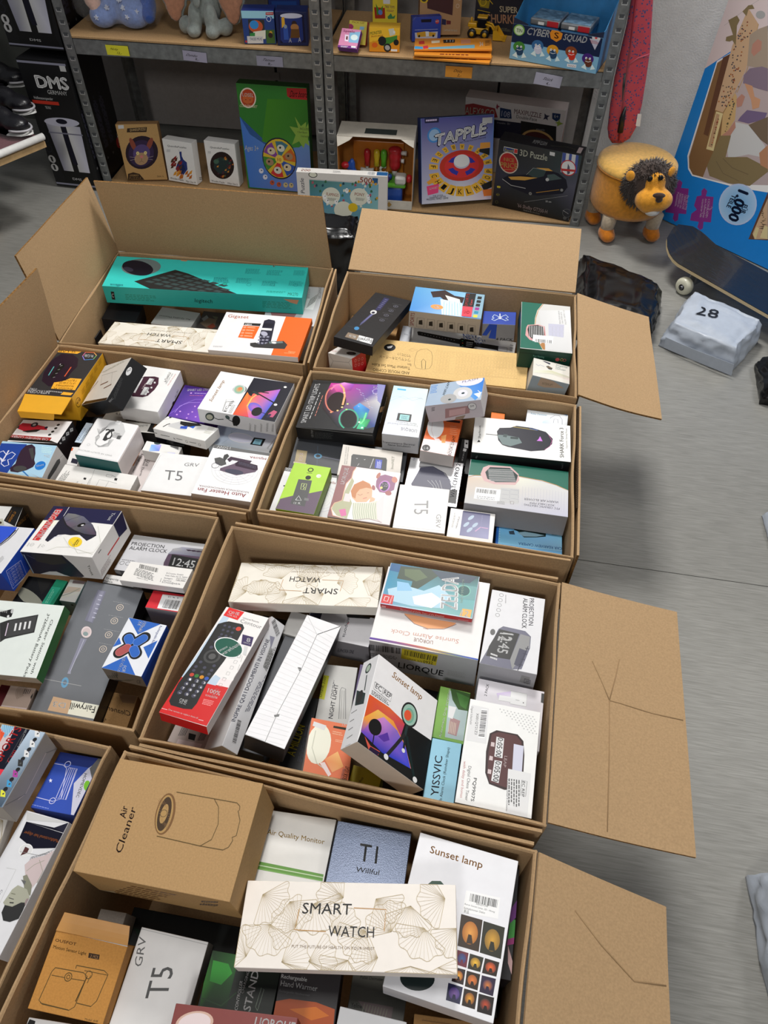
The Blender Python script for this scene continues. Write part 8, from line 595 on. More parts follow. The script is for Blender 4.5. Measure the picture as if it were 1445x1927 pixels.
["bubble_toy_box","tall yellow toy box behind the monster truck box","box","","coated",[-0.0298,3.082,0.6204],[0.7023,0.7116,-0.0133,-0.0131],[0.0876,0.1266,0.05],0.8,{"*":"c8b42a","T":"e0c93a"},[[0,2610,15,207,109,-4,6,-93,-105,-3],[0,1155,33,239,37,-61,35,47,-8,-77,-54,-9],[3,1676,79,163,22,-3,0,-23],[0,3549,105,279,71,2,1,-42,-68,-1],[6,1575,124,203,99,-2,0,23,"TREE TOYS",0.3],[0,1157,152,126,36,32,18,-31,27,17,-8,-32,-64,-6],[7,2101,142,172,82,-5,0,20,2]]],
["toy_truck_box","orange toy box with a green monster truck","box","","coated",[-0.0282,2.8744,0.5931],[0.7054,0.7087,-0.0097,-0.0096],[0.1049,0.0726,0.055],0.8,{"*":"c89a2a","T":"e0921f"},[[0,3763,1,207,296,0,1,-58,-295,-68],[6,1139,10,144,113,15,0,27,"MONSTER",0.6],[6,2594,15,123,120,14,2,14,"TRUCK SHOW",0.4],[0,1155,93,91,34,31,77,9,69,17,1,-38,-60,-31,-43,-32,-61,14],[0,3275,186,198,51,9,18,-52,-51,-16],[3,546,127,96,40,0,0,40],[3,546,180,39,37,0,0,37],[3,2730,180,39,25,-1,1,-22],[3,546,265,87,26,0,0,26],[0,3474,32,97,61,-6,-4,-62,-48,-9],[3,3426,55,59,29,-1,-2,-23],[0,3822,215,28,61,-1,0,-19,-61,1],[3,3549,243,174,11,0,0,11]]],
["game_box","kraft game box with a maroon front behind the toy car pack","box","","coated",[0.1613,3.0338,0.624],[0.7572,0.6518,0.0266,0.0317],[0.1481,0.1366,0.05],0.8,{"*":"9a7350","T":"a88058"},[[0,1058,64,352,271,-13,-2,-172,-257,60],[0,3234,80,299,-1,-10,-6,-8,-9,-6,-11,-4,-13,0,-13,2,-12,5,-10,7,-4,9,0,10,0,9,3,8,9,7,12,3,12,1,13,-2,12,-5,10,-8,6,-8],[3,818,39,301,25,-1,1,-19],[5,3531,381,245,17,8],[5,3531,397,307,17,8],[6,3548,255,34,136,-5,-1,15,"CAPTURE THE FLAG",0.3],[0,548,228,139,43,-7,0,-47,-43,6],[0,1570,274,126,47,-6,-1,-29,-44,0]]],
["toy_car_pack","blue hanging pack with a yellow toy car","box","","coated",[0.1111,2.9627,0.5932],[0.7144,0.6931,0.0669,0.069],[0.1037,0.0735,0.03],0.8,{"*":"2a3a8a","T":"2c3f96"},[[0,274,87,190,108,-1,-2,-26,-102,1],[3,2867,254,165,19,0,0,19],[6,3822,236,159,37,-1,-1,17,"HIT",0.2],[0,3004,28,78,237,1,-2,-57,-227,2],[0,3219,47,78,81,7,119,-16,-7,-30,-183,0],[3,546,75,46,11,0,0,11],[3,546,221,43,11,0,0,11],[0,3549,137,85,36,-2,3,-42,-31,0],[6,2204,6,178,35,29,-5,12,"NFT",0.2],[2,3277,8,27,101,237,-2]]],
["game_box","dark game box lettered in cream and yellow behind the toy loader","box","","coated",[0.3871,3.0621,0.6245],[0.6788,0.7309,-0.0524,-0.0483],[0.1814,0.1289,0.05],0.8,{"*":"1a1a22","T":"1e1e28"},[[6,3530,251,204,181,-2,-10,52,"SUPER",0.9],[6,3223,78,100,414,9,-11,77,"SCHURKEN",1.0],[7,1637,237,32,151,-1,-4,32,3],[0,2162,14,295,127,1,-6,-68,-86,8],[5,3234,72,280,34,20],[2,3234,20,109,325,63,-58],[2,3234,16,23,209,130,-17]]],
["display_tray","blue open display tray holding two collector tins","display","","coated",[0.5364,2.721,0.6086],[0.6852,0.6969,-0.1508,-0.1483],[0.3019,0.1042,0.0016],0.8,{"*":"16233f","T":"7fb2d0"},[[0,292,1,142,290,8,571,-8,-2,154,-859,1],[6,3276,139,227,219,5,-1,58,"CYBER",0.9,0.3],[6,3276,497,232,217,5,-3,51,"SQUAD",0.9,0.3],[0,3458,362,270,16,27,59,0,47,-15,-5,-47,-41,-29,-59,21],[6,1313,412,235,41,0,-7,47,"S",0.8],[3,1956,63,251,55,2,3,-46],[3,3291,63,249,44,2,3,-38],[6,578,37,233,58,2,0,29,"TIN",0.5],[3,1155,84,113,59,2,2,-45],[3,582,93,78,39,1,3,-38],[3,3822,67,115,10,0,0,10],[3,3822,104,116,10,0,0,10],[3,546,69,114,4,0,0,4],[3,546,105,115,4,0,0,4],[2,3822,14,63,91,29,-6,26,12],[0,3566,26,32,37,36,22,-51],[0,3566,133,73,38,-37,-51,-14],[3,873,263,151,58,1,2,-45],[3,3277,272,117,39,1,4,-38],[3,3822,246,153,10,0,0,10],[3,3822,282,154,10,0,0,10],[3,546,247,153,4,0,0,4],[3,546,283,153,4,0,0,4],[2,3822,14,242,129,29,-5,25,11],[0,3566,207,71,36,36,23,-51],[0,3566,312,111,37,-36,-49,-14],[3,3474,415,133,57,2,3,-45],[3,582,425,99,38,1,5,-38],[3,3822,399,135,10,0,0,10],[3,3822,434,135,10,0,0,10],[3,546,400,134,4,0,0,4],[3,546,436,135,4,0,0,4],[2,3822,14,395,111,28,-6,26,11],[0,3566,361,53,35,35,24,-50],[0,3566,465,93,37,-36,-48,-14],[3,2114,593,147,56,1,4,-44],[3,3122,603,114,38,1,5,-37],[3,3822,576,150,10,0,0,10],[3,3822,611,150,10,0,0,10],[3,546,577,149,4,0,0,4],[3,546,612,149,4,0,0,4],[2,3822,14,573,126,28,-5,25,10],[0,3566,541,69,34,34,24,-50],[0,3566,642,108,37,-36,-47,-13],[3,1063,761,114,56,1,5,-44],[3,1586,772,81,37,1,6,-37],[3,3822,745,117,10,0,0,10],[3,3822,780,117,10,0,0,10],[3,546,747,115,4,0,0,4],[3,546,781,116,4,0,0,4],[2,3822,14,742,93,29,-6,24,11],[0,3566,712,35,33,35,25,-50],[0,3566,811,75,38,-36,-47,-14],[0,3276,838,293,0,-11,-5,-10,-7,-8,-10,-5,-12,-2,-13,2,-11,5,-10,8,-7,10,-3,11,1,4,4,0,8,0,10,0,12,0,12,0,12,0,9,0,7,0],[0,3123,811,295,0,2,-2,0,-3,0,-3,0,-4,0,-4,0,-4,0,-3,0,-2,0,0,-2,0,-4,2,-3,3,-3,4,-2,4,-1,4,1,3,2,3,3,2,3],[0,3004,739,279,97,-4,-27,-81],[7,2611,761,242,74,-1,-11,27,3],[0,3822,576,44,89,4,2,-26,-88,-4],[6,1844,589,23,71,3,-2,15,"PANINI"]]],
["puzzle_board_box","huge blue puzzle board box leaning upright behind the skateboard","box","","coated",[1.4385,2.4831,0.5004],[0.6608,0.6271,-0.2837,-0.299],[0.95,1.0,0.055],0.8,{"*":"1a78c8","T":"1583d8"},[[0,3532,1,1505,240,241,218,231,-106,214,-352,-77],[2,2457,7,47,1882,196,214,104,93],[0,3822,138,712,-41,883,156,142,210,231,685,-1272,-386,-85,-494,-64,-70,46],[0,2986,155,711,-47,876,161,160,199,211,609,-1208,-353,-126,-287,-43,-160,-16,-73,44],[0,2148,162,707,-54,874,135,132,137,-452,40,-253,-31,-319,0,-112,-119,-15,-63,48],[0,1603,228,959,-83,678,59,49,80,-729],[0,3240,257,1199,-62,552,24,308,149,-92,43,-364,-28,-219,-37,-183],[2,2693,20,257,1199,89,2,54,224],[2,2966,24,368,1967,55,-361,-13,-202],[0,3239,427,958,-76,232,40,208,34,-26,67,-188,-51,-221],[0,3529,313,840,-40,352,76,4,48,-347],[0,2967,323,871,-40,305,37,-1,50,-302],[0,820,222,1898,9,9,8,-9,-10,-7],[0,2659,364,1426,9,10,9,-9,-10,-8],[0,2115,311,1584,9,9,9,-9,-10,-7],[0,1093,348,1265,9,10,9,-10,-10,-8],[0,1893,347,1419,8,10,9,-10,-10,-7],[0,820,308,1288,9,10,9,-10,-10,-8],[0,2659,331,1488,9,10,9,-10,-10,-7],[0,2115,319,1494,9,9,9,-9,-10,-8],[0,1093,276,1687,9,9,8,-9,-9,-8],[0,1893,214,1920,8,8,9,-9,-10,-6],[0,820,325,1500,8,10,9,-10,-10,-7],[0,2659,255,1805,9,8,9,-8,-10,-7],[0,2115,383,1336,8,10,9,-9,-9,-8],[0,1093,217,1728,9,9,9,-9,-10,-7],[0,1893,331,1433,8,10,9,-10,-9,-8],[0,820,303,1257,9,10,9,-10,-10,-8],[0,2659,327,1598,9,9,9,-9,-10,-7],[0,2115,221,1857,8,9,9,-9,-10,-7],[0,1093,221,1819,8,8,9,-9,-10,-7],[0,1893,323,1311,9,10,9,-10,-10,-8],[0,820,378,1281,9,10,9,-10,-10,-8],[0,2659,326,1471,9,10,9,-10,-10,-7],[0,2115,269,1841,8,9,9,-9,-9,-6],[0,1093,221,1835,8,9,9,-9,-10,-6],[0,1893,308,1490,9,10,8,-9,-9,-8],[0,820,253,1624,9,9,8,-9,-9,-7],[0,2659,254,1280,9,10,9,-10,-10,-8],[0,2115,345,1380,8,10,10,-9,-10,-8],[0,1093,299,1426,10,10,8,-10,-10,-7],[0,1893,395,1454,9,9,9,-9,-10,-7],[0,820,330,1356,9,10,9,-10,-10,-8],[0,2659,273,1528,9,10,9,-9,-10,-8],[0,2115,335,1360,9,10,9,-10,-10,-7],[0,1093,298,1767,9,9,8,-9,-9,-6],[0,1893,309,1331,9,10,9,-9,-10,-8],[0,820,395,1320,9,10,9,-10,-10,-7],[0,2659,330,1470,9,10,9,-9,-10,-8],[0,2115,306,1699,9,8,8,-9,-9,-7],[0,1093,289,1589,8,10,9,-10,-10,-7],[0,1893,239,1863,8,8,9,-9,-10,-6],[0,820,301,1852,9,9,8,-9,-9,-7],[0,2659,258,1933,9,8,8,-8,-9,-7],[0,2115,249,1957,9,8,9,-8,-10,-7],[0,1093,252,1817,9,9,8,-9,-9,-7],[0,1893,332,1394,9,10,9,-9,-10,-8],[0,820,259,1888,9,9,8,-9,-9,-7],[0,2659,347,1341,8,10,9,-9,-9,-8],[0,2115,325,1490,9,9,9,-9,-10,-8],[0,1093,292,1337,9,10,9,-9,-10,-8],[0,1893,320,1655,8,9,9,-9,-10,-7],[0,820,267,1512,9,9,9,-9,-10,-8],[0,2659,214,1724,9,9,9,-9,-10,-7],[0,2115,266,1375,9,10,9,-9,-10,-8],[0,1093,208,1840,9,8,9,-9,-10,-6],[0,1893,334,1359,9,10,9,-10,-10,-8],[0,820,281,1657,9,9,9,-9,-10,-7],[0,2659,288,1319,9,10,10,-10,-11,-8],[0,2115,292,1529,9,9,9,-9,-10,-7],[0,1093,267,1328,9,10,9,-9,-10,-8],[0,1893,238,1417,9,10,9,-9,-10,-8],[0,820,225,1679,9,10,8,-10,-9,-6],[0,2659,299,1725,9,9,9,-9,-10,-6],[0,2115,334,1267,9,10,9,-9,-10,-8],[0,1093,317,1903,8,9,8,-9,-9,-6],[0,1893,310,1381,9,10,9,-9,-10,-8],[0,820,250,1607,9,9,8,-9,-10,-7],[0,2659,323,1419,9,9,9,-9,-10,-8],[0,2115,182,1838,9,8,8,-9,-10,-6],[0,1093,265,1822,9,9,8,-9,-9,-7],[0,1893,308,1481,9,10,9,-10,-10,-7],[0,820,291,1284,10,10,8,-10,-10,-7],[0,2659,313,1342,9,10,9,-10,-10,-8],[0,2115,236,1895,9,8,8,-9,-9,-6],[0,1093,232,1844,8,9,9,-10,-10,-6],[0,1893,233,1661,9,9,9,-9,-10,-7],[0,820,325,1474,9,9,9,-9,-10,-8],[0,2659,291,1565,9,9,9,-9,-10,-7],[0,2115,325,1587,9,10,9,-10,-10,-7],[0,1093,305,1571,9,9,9,-9,-10,-7],[0,1893,278,1415,9,10,9,-9,-10,-8],[0,820,223,1751,9,9,9,-9,-10,-7],[0,2659,264,1817,9,8,8,-8,-10,-7],[0,2115,356,1303,9,10,9,-9,-10,-8],[0,1093,271,1583,9,9,9,-9,-10,-8],[0,1893,281,1839,8,9,9,-9,-10,-7],[0,820,351,1578,9,9,9,-9,-10,-7],[0,2659,304,1517,9,9,9,-9,-10,-7],[0,2115,313,1882,8,9,9,-9,-10,-7],[0,1093,277,1601,8,9,9,-9,-10,-7],[0,1893,306,1343,9,10,9,-10,-10,-7],[0,2115,343,965,0,11,15,-11],[0,820,438,1132,-5,8,14,-11],[0,2916,314,1113,9,12,14,-10],[0,1108,415,1291,6,11,14,-10],[0,1347,349,893,4,12,14,-11],[0,1619,441,1055,-3,8,14,-10],[0,2115,311,1101,13,14,15,-11],[0,820,417,1279,5,12,14,-11],[0,2916,344,912,6,13,15,-11],[0,1108,441,1076,-5,9,15,-11],[0,1347,347,967,-4,9,15,-11],[0,1619,438,1132,-5,9,14,-11],[0,2115,314,1095,11,14,14,-11],[0,820,427,1275,-5,9,14,-11],[0,2916,328,1126,-7,8,15,-11],[0,1108,406,1297,15,14,13,-10],[0,1347,344,892,9,13,14,-11],[0,1619,434,1052,4,12,14,-11],[0,2115,325,997,13,14,15,-11],[0,820,429,1168,1,11,14,-11],[0,2916,329,1061,1,10,15,-10],[0,1108,421,1233,4,11,14,-11],[0,1347,334,1032,0,10,15,-11],[0,1619,414,1198,13,14,14,-11],[0,2115,326,1000,12,14,14,-11],[0,820,417,1168,12,14,15,-11],[0,2916,319,1082,8,13,14,-11],[0,1108,416,1257,7,12,14,-11],[0,1347,341,963,2,12,15,-12],[0,1619,421,1125,12,14,14,-11],[0,2115,317,1050,14,15,14,-11],[0,820,431,1229,-5,8,14,-11],[0,2916,349,934,-2,10,15,-11],[0,1108,432,1095,3,11,14,-11],[0,1347,330,998,8,13,15,-10],[0,1619,423,1167,7,12,14,-11],[0,2115,323,1083,4,11,14,-11],[0,820,420,1257,3,11,14,-11],[0,2916,343,956,1,11,15,-11],[0,1108,422,1117,11,14,14,-11],[0,1347,335,1015,1,11,15,-11],[0,1619,426,1183,3,11,14,-10],[0,2115,331,1039,2,11,14,-11],[0,820,416,1207,11,14,14,-11],[0,2916,320,1132,0,11,15,-11],[0,1108,421,1311,-1,9,14,-10],[0,1347,315,1130,6,12,14,-11],[0,1619,413,1308,7,12,14,-11],[0,2165,68,1930,68,53,42,-28,-7,-45,57,-151,-51,32,-22,-16,-42,-5,-7,32,58,31],[0,2165,174,2023,36,56,35,12,33,-24,-54,-17,4,-52],[3,2730,354,2037,44,8,11,-29],[0,2712,324,1871,61,62,74,44,158,-319,-208,-21],[0,2951,383,1809,31,51,46,-11,23,-60,-45,-66,-39,23],[0,2168,411,1557,33,66,106,45,63,0,84,-171,-103,-6,-43,0,-117,2],[0,3223,447,1497,86,1,60,-77,66,-5,18,-66,-55,-35,-49,70],[0,1896,534,1221,39,74,200,36,1,-60,-137,-79,-114,-11],[0,2951,429,1349,32,57,42,-11,3,-84,-41,-24],[0,3276,502,1162,141,19,231,-113,86,-98,-201,-31,-182,-102,-56,87],[0,1893,643,1181,152,121,110,-223,-90,20],[0,2165,389,689,17,314,108,36,31,-200,212,74,241,-20,17,-33,-114,-183,-223,-56,-224,-6],[2,1620,14,523,818,132,-48,186,0],[2,1620,12,465,771,117,-82,195,-10],[0,2951,420,1008,47,67,30,98,32,-53,-22,-83],[0,2950,856,986,49,93,98,-197,-85,9],[0,2104,93,351,50,26,-19,45,19,39,46,-15,6,-57,88,26,75,-255,-86,-27,21,-69,-28,-31,-39,19,-7,59,-106,-27,-12,73,46,64,-48,27],[0,2104,402,377,47,26,-19,44,17,38,44,-15,8,-55,84,25,79,-249,-81,-26,21,-68,-26,-30,-38,18,-8,58,-101,-26,-14,71,42,62,-46,27],[6,3806,291,345,29,-149,24,5,"Die GLATTE",0.3],[6,3806,261,342,29,-150,24,5,"OBERFLÄCHE",0.3],[6,3806,231,339,29,-150,24,5,"erleichtert das",0.3],[6,3806,200,337,28,-150,24,5,"VERSCHIEBEN der",0.3],[6,3806,170,334,28,-151,24,5,"Puzzleteile.",0.3],[6,3806,598,340,-14,-43,24,5,"Mit",0.3],[6,3806,534,402,50,-188,24,5,"4 SCHUBLADEN",0.3],[6,3806,502,390,50,-188,25,5,"zum Aufbewahren",0.3],[6,3806,471,378,50,-189,25,5,"vorsortierter Teile.",0.3],[3,3022,859,465,192,69,75,-192],[4,1709,2766,859,465,180,64,71,-179],[6,292,809,605,16,-306,110,3,"1.000",2.6],[6,292,765,537,-9,-135,49,2,"TEILE",1.6],[6,292,911,495,9,-92,54,4,"FÜR",1.6],[0,1603,1099,691,18,-495,192,72],[0,3240,1124,639,8,-374,44,-43,128,55],[0,1620,1110,515,16,12,5,-14],[0,1620,1117,499,17,12,5,-15],[0,1620,1118,479,33,19,-4,-18],[0,1620,1133,465,20,14,2,-16],[0,1620,1172,461,-14,0,6,-14],[0,1620,1197,451,-3,5,-22,-26],[0,1620,1161,417,43,24,-24,-28],[0,1620,1156,395,14,11,18,-9],[0,1620,1232,406,-57,-18,22,-8],[0,1620,1158,355,73,36,-26,-28],[0,1620,1167,338,60,32,-14,-24],[0,1620,1221,341,-10,1,10,-12],[0,1620,1203,313,58,31,-31,-31],[0,1620,1224,301,4,8,10,-13],[0,3529,1144,255,-3,87,32,-1,16,-114],[0,3529,1221,259,-9,127,37,2,55,-111]]],
["pencil_pouch","lowest orange snack-like pouch of the fanned pile","pouch","orange pouches on the upper shelf","coated",[0.204,2.7618,0.5605],[0.9934,-0.0028,-0.0124,-0.1138],[0.2607,0.0715,0.006],0.8,{"*":"d98a2a"},[[7,2114,149,19,517,10,-7,60,1]]],
["pencil_pouch","middle orange pouch of the fanned pile","pouch","orange pouches on the upper shelf","coated",[0.2043,2.7725,0.571],[0.999,-0.0002,-0.0049,-0.0453],[0.2598,0.0792,0.006],0.8,{"*":"d98a2a"},[[2,2658,14,9,41,720,30],[7,1842,248,5,335,12,-1,55,1]]],
["pencil_pouch","top orange pouch of the fanned pile with a rainbow","pouch","orange pouches on the upper shelf","coated",[0.2051,2.8135,0.582],[0.9995,-0.0004,-0.017,-0.0274],[0.263,0.1052,0.006],0.8,{"*":"d98a2a"},[[0,1180,3,83,82,-19,2,-63,-81,6],[0,3124,85,83,47,19,6,-76,-44,-19],[0,1963,140,45,446,77,-1,-95,-444,-26],[0,546,279,257,116,11,-2,-89,-110,-12],[0,2866,39,217,54,12,6,-89,-54,-11],[0,3206,450,257,97,19,-1,-116,-93,-19],[0,3803,162,229,82,16,2,-66,-79,-20],[6,3822,633,84,34,0,2,114,"34",0.5],[7,1330,687,84,54,19,3,153,4],[2,3822,14,313,257,1,-59],[2,3822,14,347,257,1,-59],[2,3822,14,375,257,0,-59]]]]''')
ROOTS = {}
for rec in DATA:
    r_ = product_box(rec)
    if rec[0] == 'display_tray': ROOTS['TRAY'] = r_; r_['w'] = rec[7][0]; r_['hh'] = rec[7][1]
# ------------------------------------------------------------------ soft and moulded things
def at_(p): return Vector(p)
# lion stool
LC = Vector((0.905, 2.69, 0))
t = thing('animal_stool', 'orange plush lion footstool beside the end of the steel shelf', 'stool', LC)
OR_, BR_ = plush('#d08a2a'), plush('#4a3f3a')
lathe_obj('body', [(0.02, 0.088), (0.10, 0.088), (0.130, 0.096), (0.142, 0.115), (0.143, 0.16), (0.141, 0.225), (0.139, 0.245)], OR_, t, 48)
lathe_obj('seat', [(0.142, 0.243), (0.145, 0.250), (0.143, 0.262), (0.130, 0.272), (0.10, 0.277), (0.05, 0.279), (0.004, 0.279)], plush('#e0b05a'), t, 48)
tube_obj('piping', [(0.1435 * math.cos(a), 0.1435 * math.sin(a), 0.2445) for a in [2 * math.pi * i / 48 for i in range(49)]], 0.0025, plush('#b5741f'), t, 6)
for (x, y) in ((-0.075, -0.085), (0.098, -0.075), (-0.105, 0.045), (0.085, 0.08)):
    g_ = lathe_obj('leg', [(0.024, 0.03), (0.026, 0.06), (0.029, 0.10)], plush('#b0a08a'), t, 18, Matrix.Translation((x, y, 0)))
    a = math.atan2(-0.9, 0.1)
    blob('foot', [(Vector((x, y, 0.03)), (0.031, 0.031, 0.032)), (Vector((x + 0.004, y - 0.018, 0.024)), (0.029, 0.031, 0.024))], plush('#c9771f'), g_, 0.006, 3)
hc = Vector((0.9130, 2.5350, 0.2536)) - LC
fur = []
bm = bmesh.new(); bm_ball(bm, hc, (0.086, 0.052, 0.079), 20)
rnd = random.Random(5)
for i in range(1500):
    u = Vector((rnd.gauss(0, 1), rnd.gauss(0, 1), rnd.gauss(0, 1))).normalized()
    if u.y < -0.55 and abs(u.x) < .6 and -.8 < u.z < .45: continue
    p = hc + Vector((u.x * 0.086, u.y * 0.052, u.z * 0.079)); d = (u + Vector((rnd.uniform(-.5, .5), rnd.uniform(-.5, .3), rnd.uniform(-.7, .2)))).normalized()
    s_ = d.cross(Vector((rnd.uniform(-1, 1), rnd.uniform(-1, 1), 1))).normalized() * rnd.uniform(0.002, 0.0035); q_ = d.cross(s_).normalized() * 0.002; L_ = rnd.uniform(0.012, 0.022)
    a_, b_, c_ = bm.verts.new(p + s_), bm.verts.new(p - s_), bm.verts.new(p + q_); e_ = bm.verts.new(p + d * L_ + Vector((0, 0, -0.004)))
    bm.faces.new((a_, b_, e_)); bm.faces.new((b_, c_, e_)); bm.faces.new((c_, a_, e_))
head = obj('mane', bm, BR_, t, True)
FO = plush('#e09a30')
mz = Vector((0.9247, 2.4850, 0.2214)) - LC
blob('face', [(mz, (0.064, 0.044, 0.046)), (mz + Vector((0.016, -0.014, 0.004)), (0.050, 0.036, 0.038)), (mz + Vector((-0.012, -0.006, -0.014)), (0.036, 0.034, 0.032)), (Vector((0.9188, 2.5000, 0.2708)) - LC, (0.040, 0.026, 0.040))], FO, t, 0.005, 6)
ball_obj('chin', mz + Vector((0.004, -0.018, -0.034)), (0.027, 0.020, 0.016), plush('#d8d5d0'), t)
blob('nose', [(Vector((0.9236, 2.4340, 0.2605)) - LC, (0.023, 0.010, 0.009)), (Vector((0.9274, 2.4320, 0.2466)) - LC, (0.013, 0.009, 0.010))], plush('#3b2a22'), t, 0.0025, 3)
for p in (Vector((0.8914, 2.4770, 0.2963)), Vector((0.9258, 2.4750, 0.3016))): ball_obj('eye', p - LC, (0.009, 0.006, 0.010), plastic('#0d0c0c', 0.12), t, 14)
for p, r_ in ((Vector((0.8288, 2.5000, 0.2951)), -0.5), (Vector((0.9705, 2.5100, 0.3078)), 0.5)): ball_obj('ear', p - LC, (0.016, 0.008, 0.018), FO, t, 16, Quaternion((0, 0, 1), r_))

# red speckled pouch in a clear sleeve, standing on the stool
def speck_mat():
    m = mat('red_speckled_fabric', '#c02038', rough=0.6, noise_amt=0.08, scale=30, bump=0.1); nt = m.node_tree; N = nt.nodes; L = nt.links; b = N['Principled BSDF']
    old = b.inputs['Base Color'].links[0].from_socket; tc = N.new('ShaderNodeTexCoord'); vo = N.new('ShaderNodeTexVoronoi'); vo.inputs['Scale'].default_value = 120; L.new(tc.outputs['Object'], vo.inputs['Vector'])
    cr = N.new('ShaderNodeValToRGB'); cr.color_ramp.interpolation = 'CONSTANT'; cr.color_ramp.elements[0].color = (1, 1, 1, 1); cr.color_ramp.elements[1].position = 0.34; cr.color_ramp.elements[1].color = (0, 0, 0, 1); L.new(vo.outputs['Distance'], cr.inputs[0])
    sp = N.new('ShaderNodeSeparateColor'); L.new(vo.outputs['Color'], sp.inputs[0]); mt_ = N.new('ShaderNodeMath'); mt_.operation = 'GREATER_THAN'; mt_.inputs[1].default_value = 0.30; L.new(sp.outputs[0], mt_.inputs[0])
    mu = N.new('ShaderNodeMath'); mu.operation = 'MULTIPLY'; L.new(cr.outputs[0], mu.inputs[0]); L.new(mt_.outputs[0], mu.inputs[1])
    mx = N.new('ShaderNodeMix'); mx.data_type = 'RGBA'; L.new(mu.outputs[0], mx.inputs[0]); L.new(old, mx.inputs[6]); mx.inputs[7].default_value = lin('#27256a'); L.new(mx.outputs[2], b.inputs['Base Color']); return m
def loft(name, rows, dep, m, parent, grow=0.0, n=20):
    v, f = [], []
    for k, (l_, r_) in enumerate(rows):
        l_, r_ = Vector(l_), Vector(r_); c_ = (l_ + r_) / 2; h_ = (r_ - l_) / 2; nn = Vector((h_.y, -h_.x, 0)).normalized(); dd = dep[k] if isinstance(dep, list) else dep
        for i in range(n):
            a = 2 * math.pi * i / n; e = lambda q: math.copysign(abs(q) ** 0.75, q)
            v.append(c_ + h_ * e(math.cos(a)) * (1 + grow / max(h_.length, 1e-3)) + nn * e(math.sin(a)) * (dd + grow))
    for k in range(len(rows) - 1):
        for i in range(n): f.append((k * n + i, k * n + (i + 1) % n, (k + 1) * n + (i + 1) % n, (k + 1) * n + i))
    f += [tuple(range(n - 1, -1, -1)), tuple((len(rows) - 1) * n + i for i in range(n))]
    return pydata(name, v, f, m, parent, True)
O_ = Vector((0.8479, 2.7952, 0.2919)); O_.z = 0.279
t = thing('folded_float', 'tall red blue-speckled folded pouch in clear film standing on the lion stool', 'pouch', O_)
rows = [(Vector(a) - O_, Vector(b) - O_) for a, b in ((Vector((0.8241, 2.7981, 0.2709)), Vector((0.8656, 2.7930, 0.2758))), (Vector((0.8079, 2.8001, 0.2890)), Vector((0.8858, 2.7906, 0.2945))), (Vector((0.7964, 2.8015, 0.3205)), Vector((0.8973, 2.7892, 0.3368))), (Vector((0.7857, 2.8028, 0.4024)), Vector((0.8959, 2.7893, 0.4096))), (Vector((0.7788, 2.8036, 0.4893)), Vector((0.8863, 2.7905, 0.4959))), (Vector((0.7776, 2.8038, 0.5722)), Vector((0.8754, 2.7918, 0.5778))), (Vector((0.7781, 2.8037, 0.6512)), Vector((0.8582, 2.7939, 0.6554))), (Vector((0.7735, 2.8043, 0.7261)), Vector((0.8419, 2.7959, 0.7294))), (Vector((0.7655, 2.8052, 0.8113)), Vector((0.8141, 2.7993, 0.8135))))]
for a, b in rows[:1]: pass
loft('fabric', rows, [0.006, 0.018, 0.024, 0.027, 0.028, 0.028, 0.026, 0.022, 0.012], speck_mat(), t)
t.location.z += 0.007
def on_(p): return Vector(p) - O_
tube_obj('seam_fold', [on_(p) for p in (Vector((0.8379, 2.7652, 0.2931)), Vector((0.8267, 2.7655, 0.3727)), Vector((0.8119, 2.7673, 0.4859)), Vector((0.8001, 2.7688, 0.5840)), Vector((0.7804, 2.7732, 0.7346)))], 0.0035, mat('dark_red_fabric', '#8f1528', rough=0.7), t, 8)
tube_obj('strap', [on_(p) for p in (Vector((0.8356, 2.7645, 0.3236)), Vector((0.8298, 2.7631, 0.3737)), Vector((0.8315, 2.7629, 0.4098)))], [0.011, 0.010, 0.004], M_BLACK, t, 8)
tube_obj('strap_slot', [on_(p) for p in (Vector((0.8181, 2.7686, 0.4285)), Vector((0.8090, 2.7687, 0.4768)), Vector((0.8025, 2.7695, 0.5152)))], [0.003, 0.0055, 0.003], M_BLACK, t, 8)
tube_obj('loop', [on_(p) for p in (Vector((0.8090, 2.7677, 0.5441)), Vector((0.8334, 2.7647, 0.5650)), Vector((0.8682, 2.7655, 0.5766)))], 0.0022, mat('pink_cord', '#d84f6a', rough=0.5), t, 8)
slab('white_tag', [on_(p) for p in (Vector((0.8850, 2.7614, 0.3462)), Vector((0.9003, 2.7596, 0.3454)), Vector((0.8940, 2.7593, 0.3873)), Vector((0.8808, 2.7610, 0.3882)))], 0.0005, M_WHITE, t)
M_FILM = mat('clear_film', '#ffffff', rough=0.06, alpha=0.05, noise_amt=0.0, bump=0.5, bscale=30, spec=0.8)
loft('clear_sleeve', [(a + Vector((0, 0, 0.004)), b + Vector((0, 0, 0.004))) for a, b in rows], [0.009, 0.021, 0.027, 0.03, 0.031, 0.031, 0.029, 0.025, 0.015], M_FILM, t, 0.006)

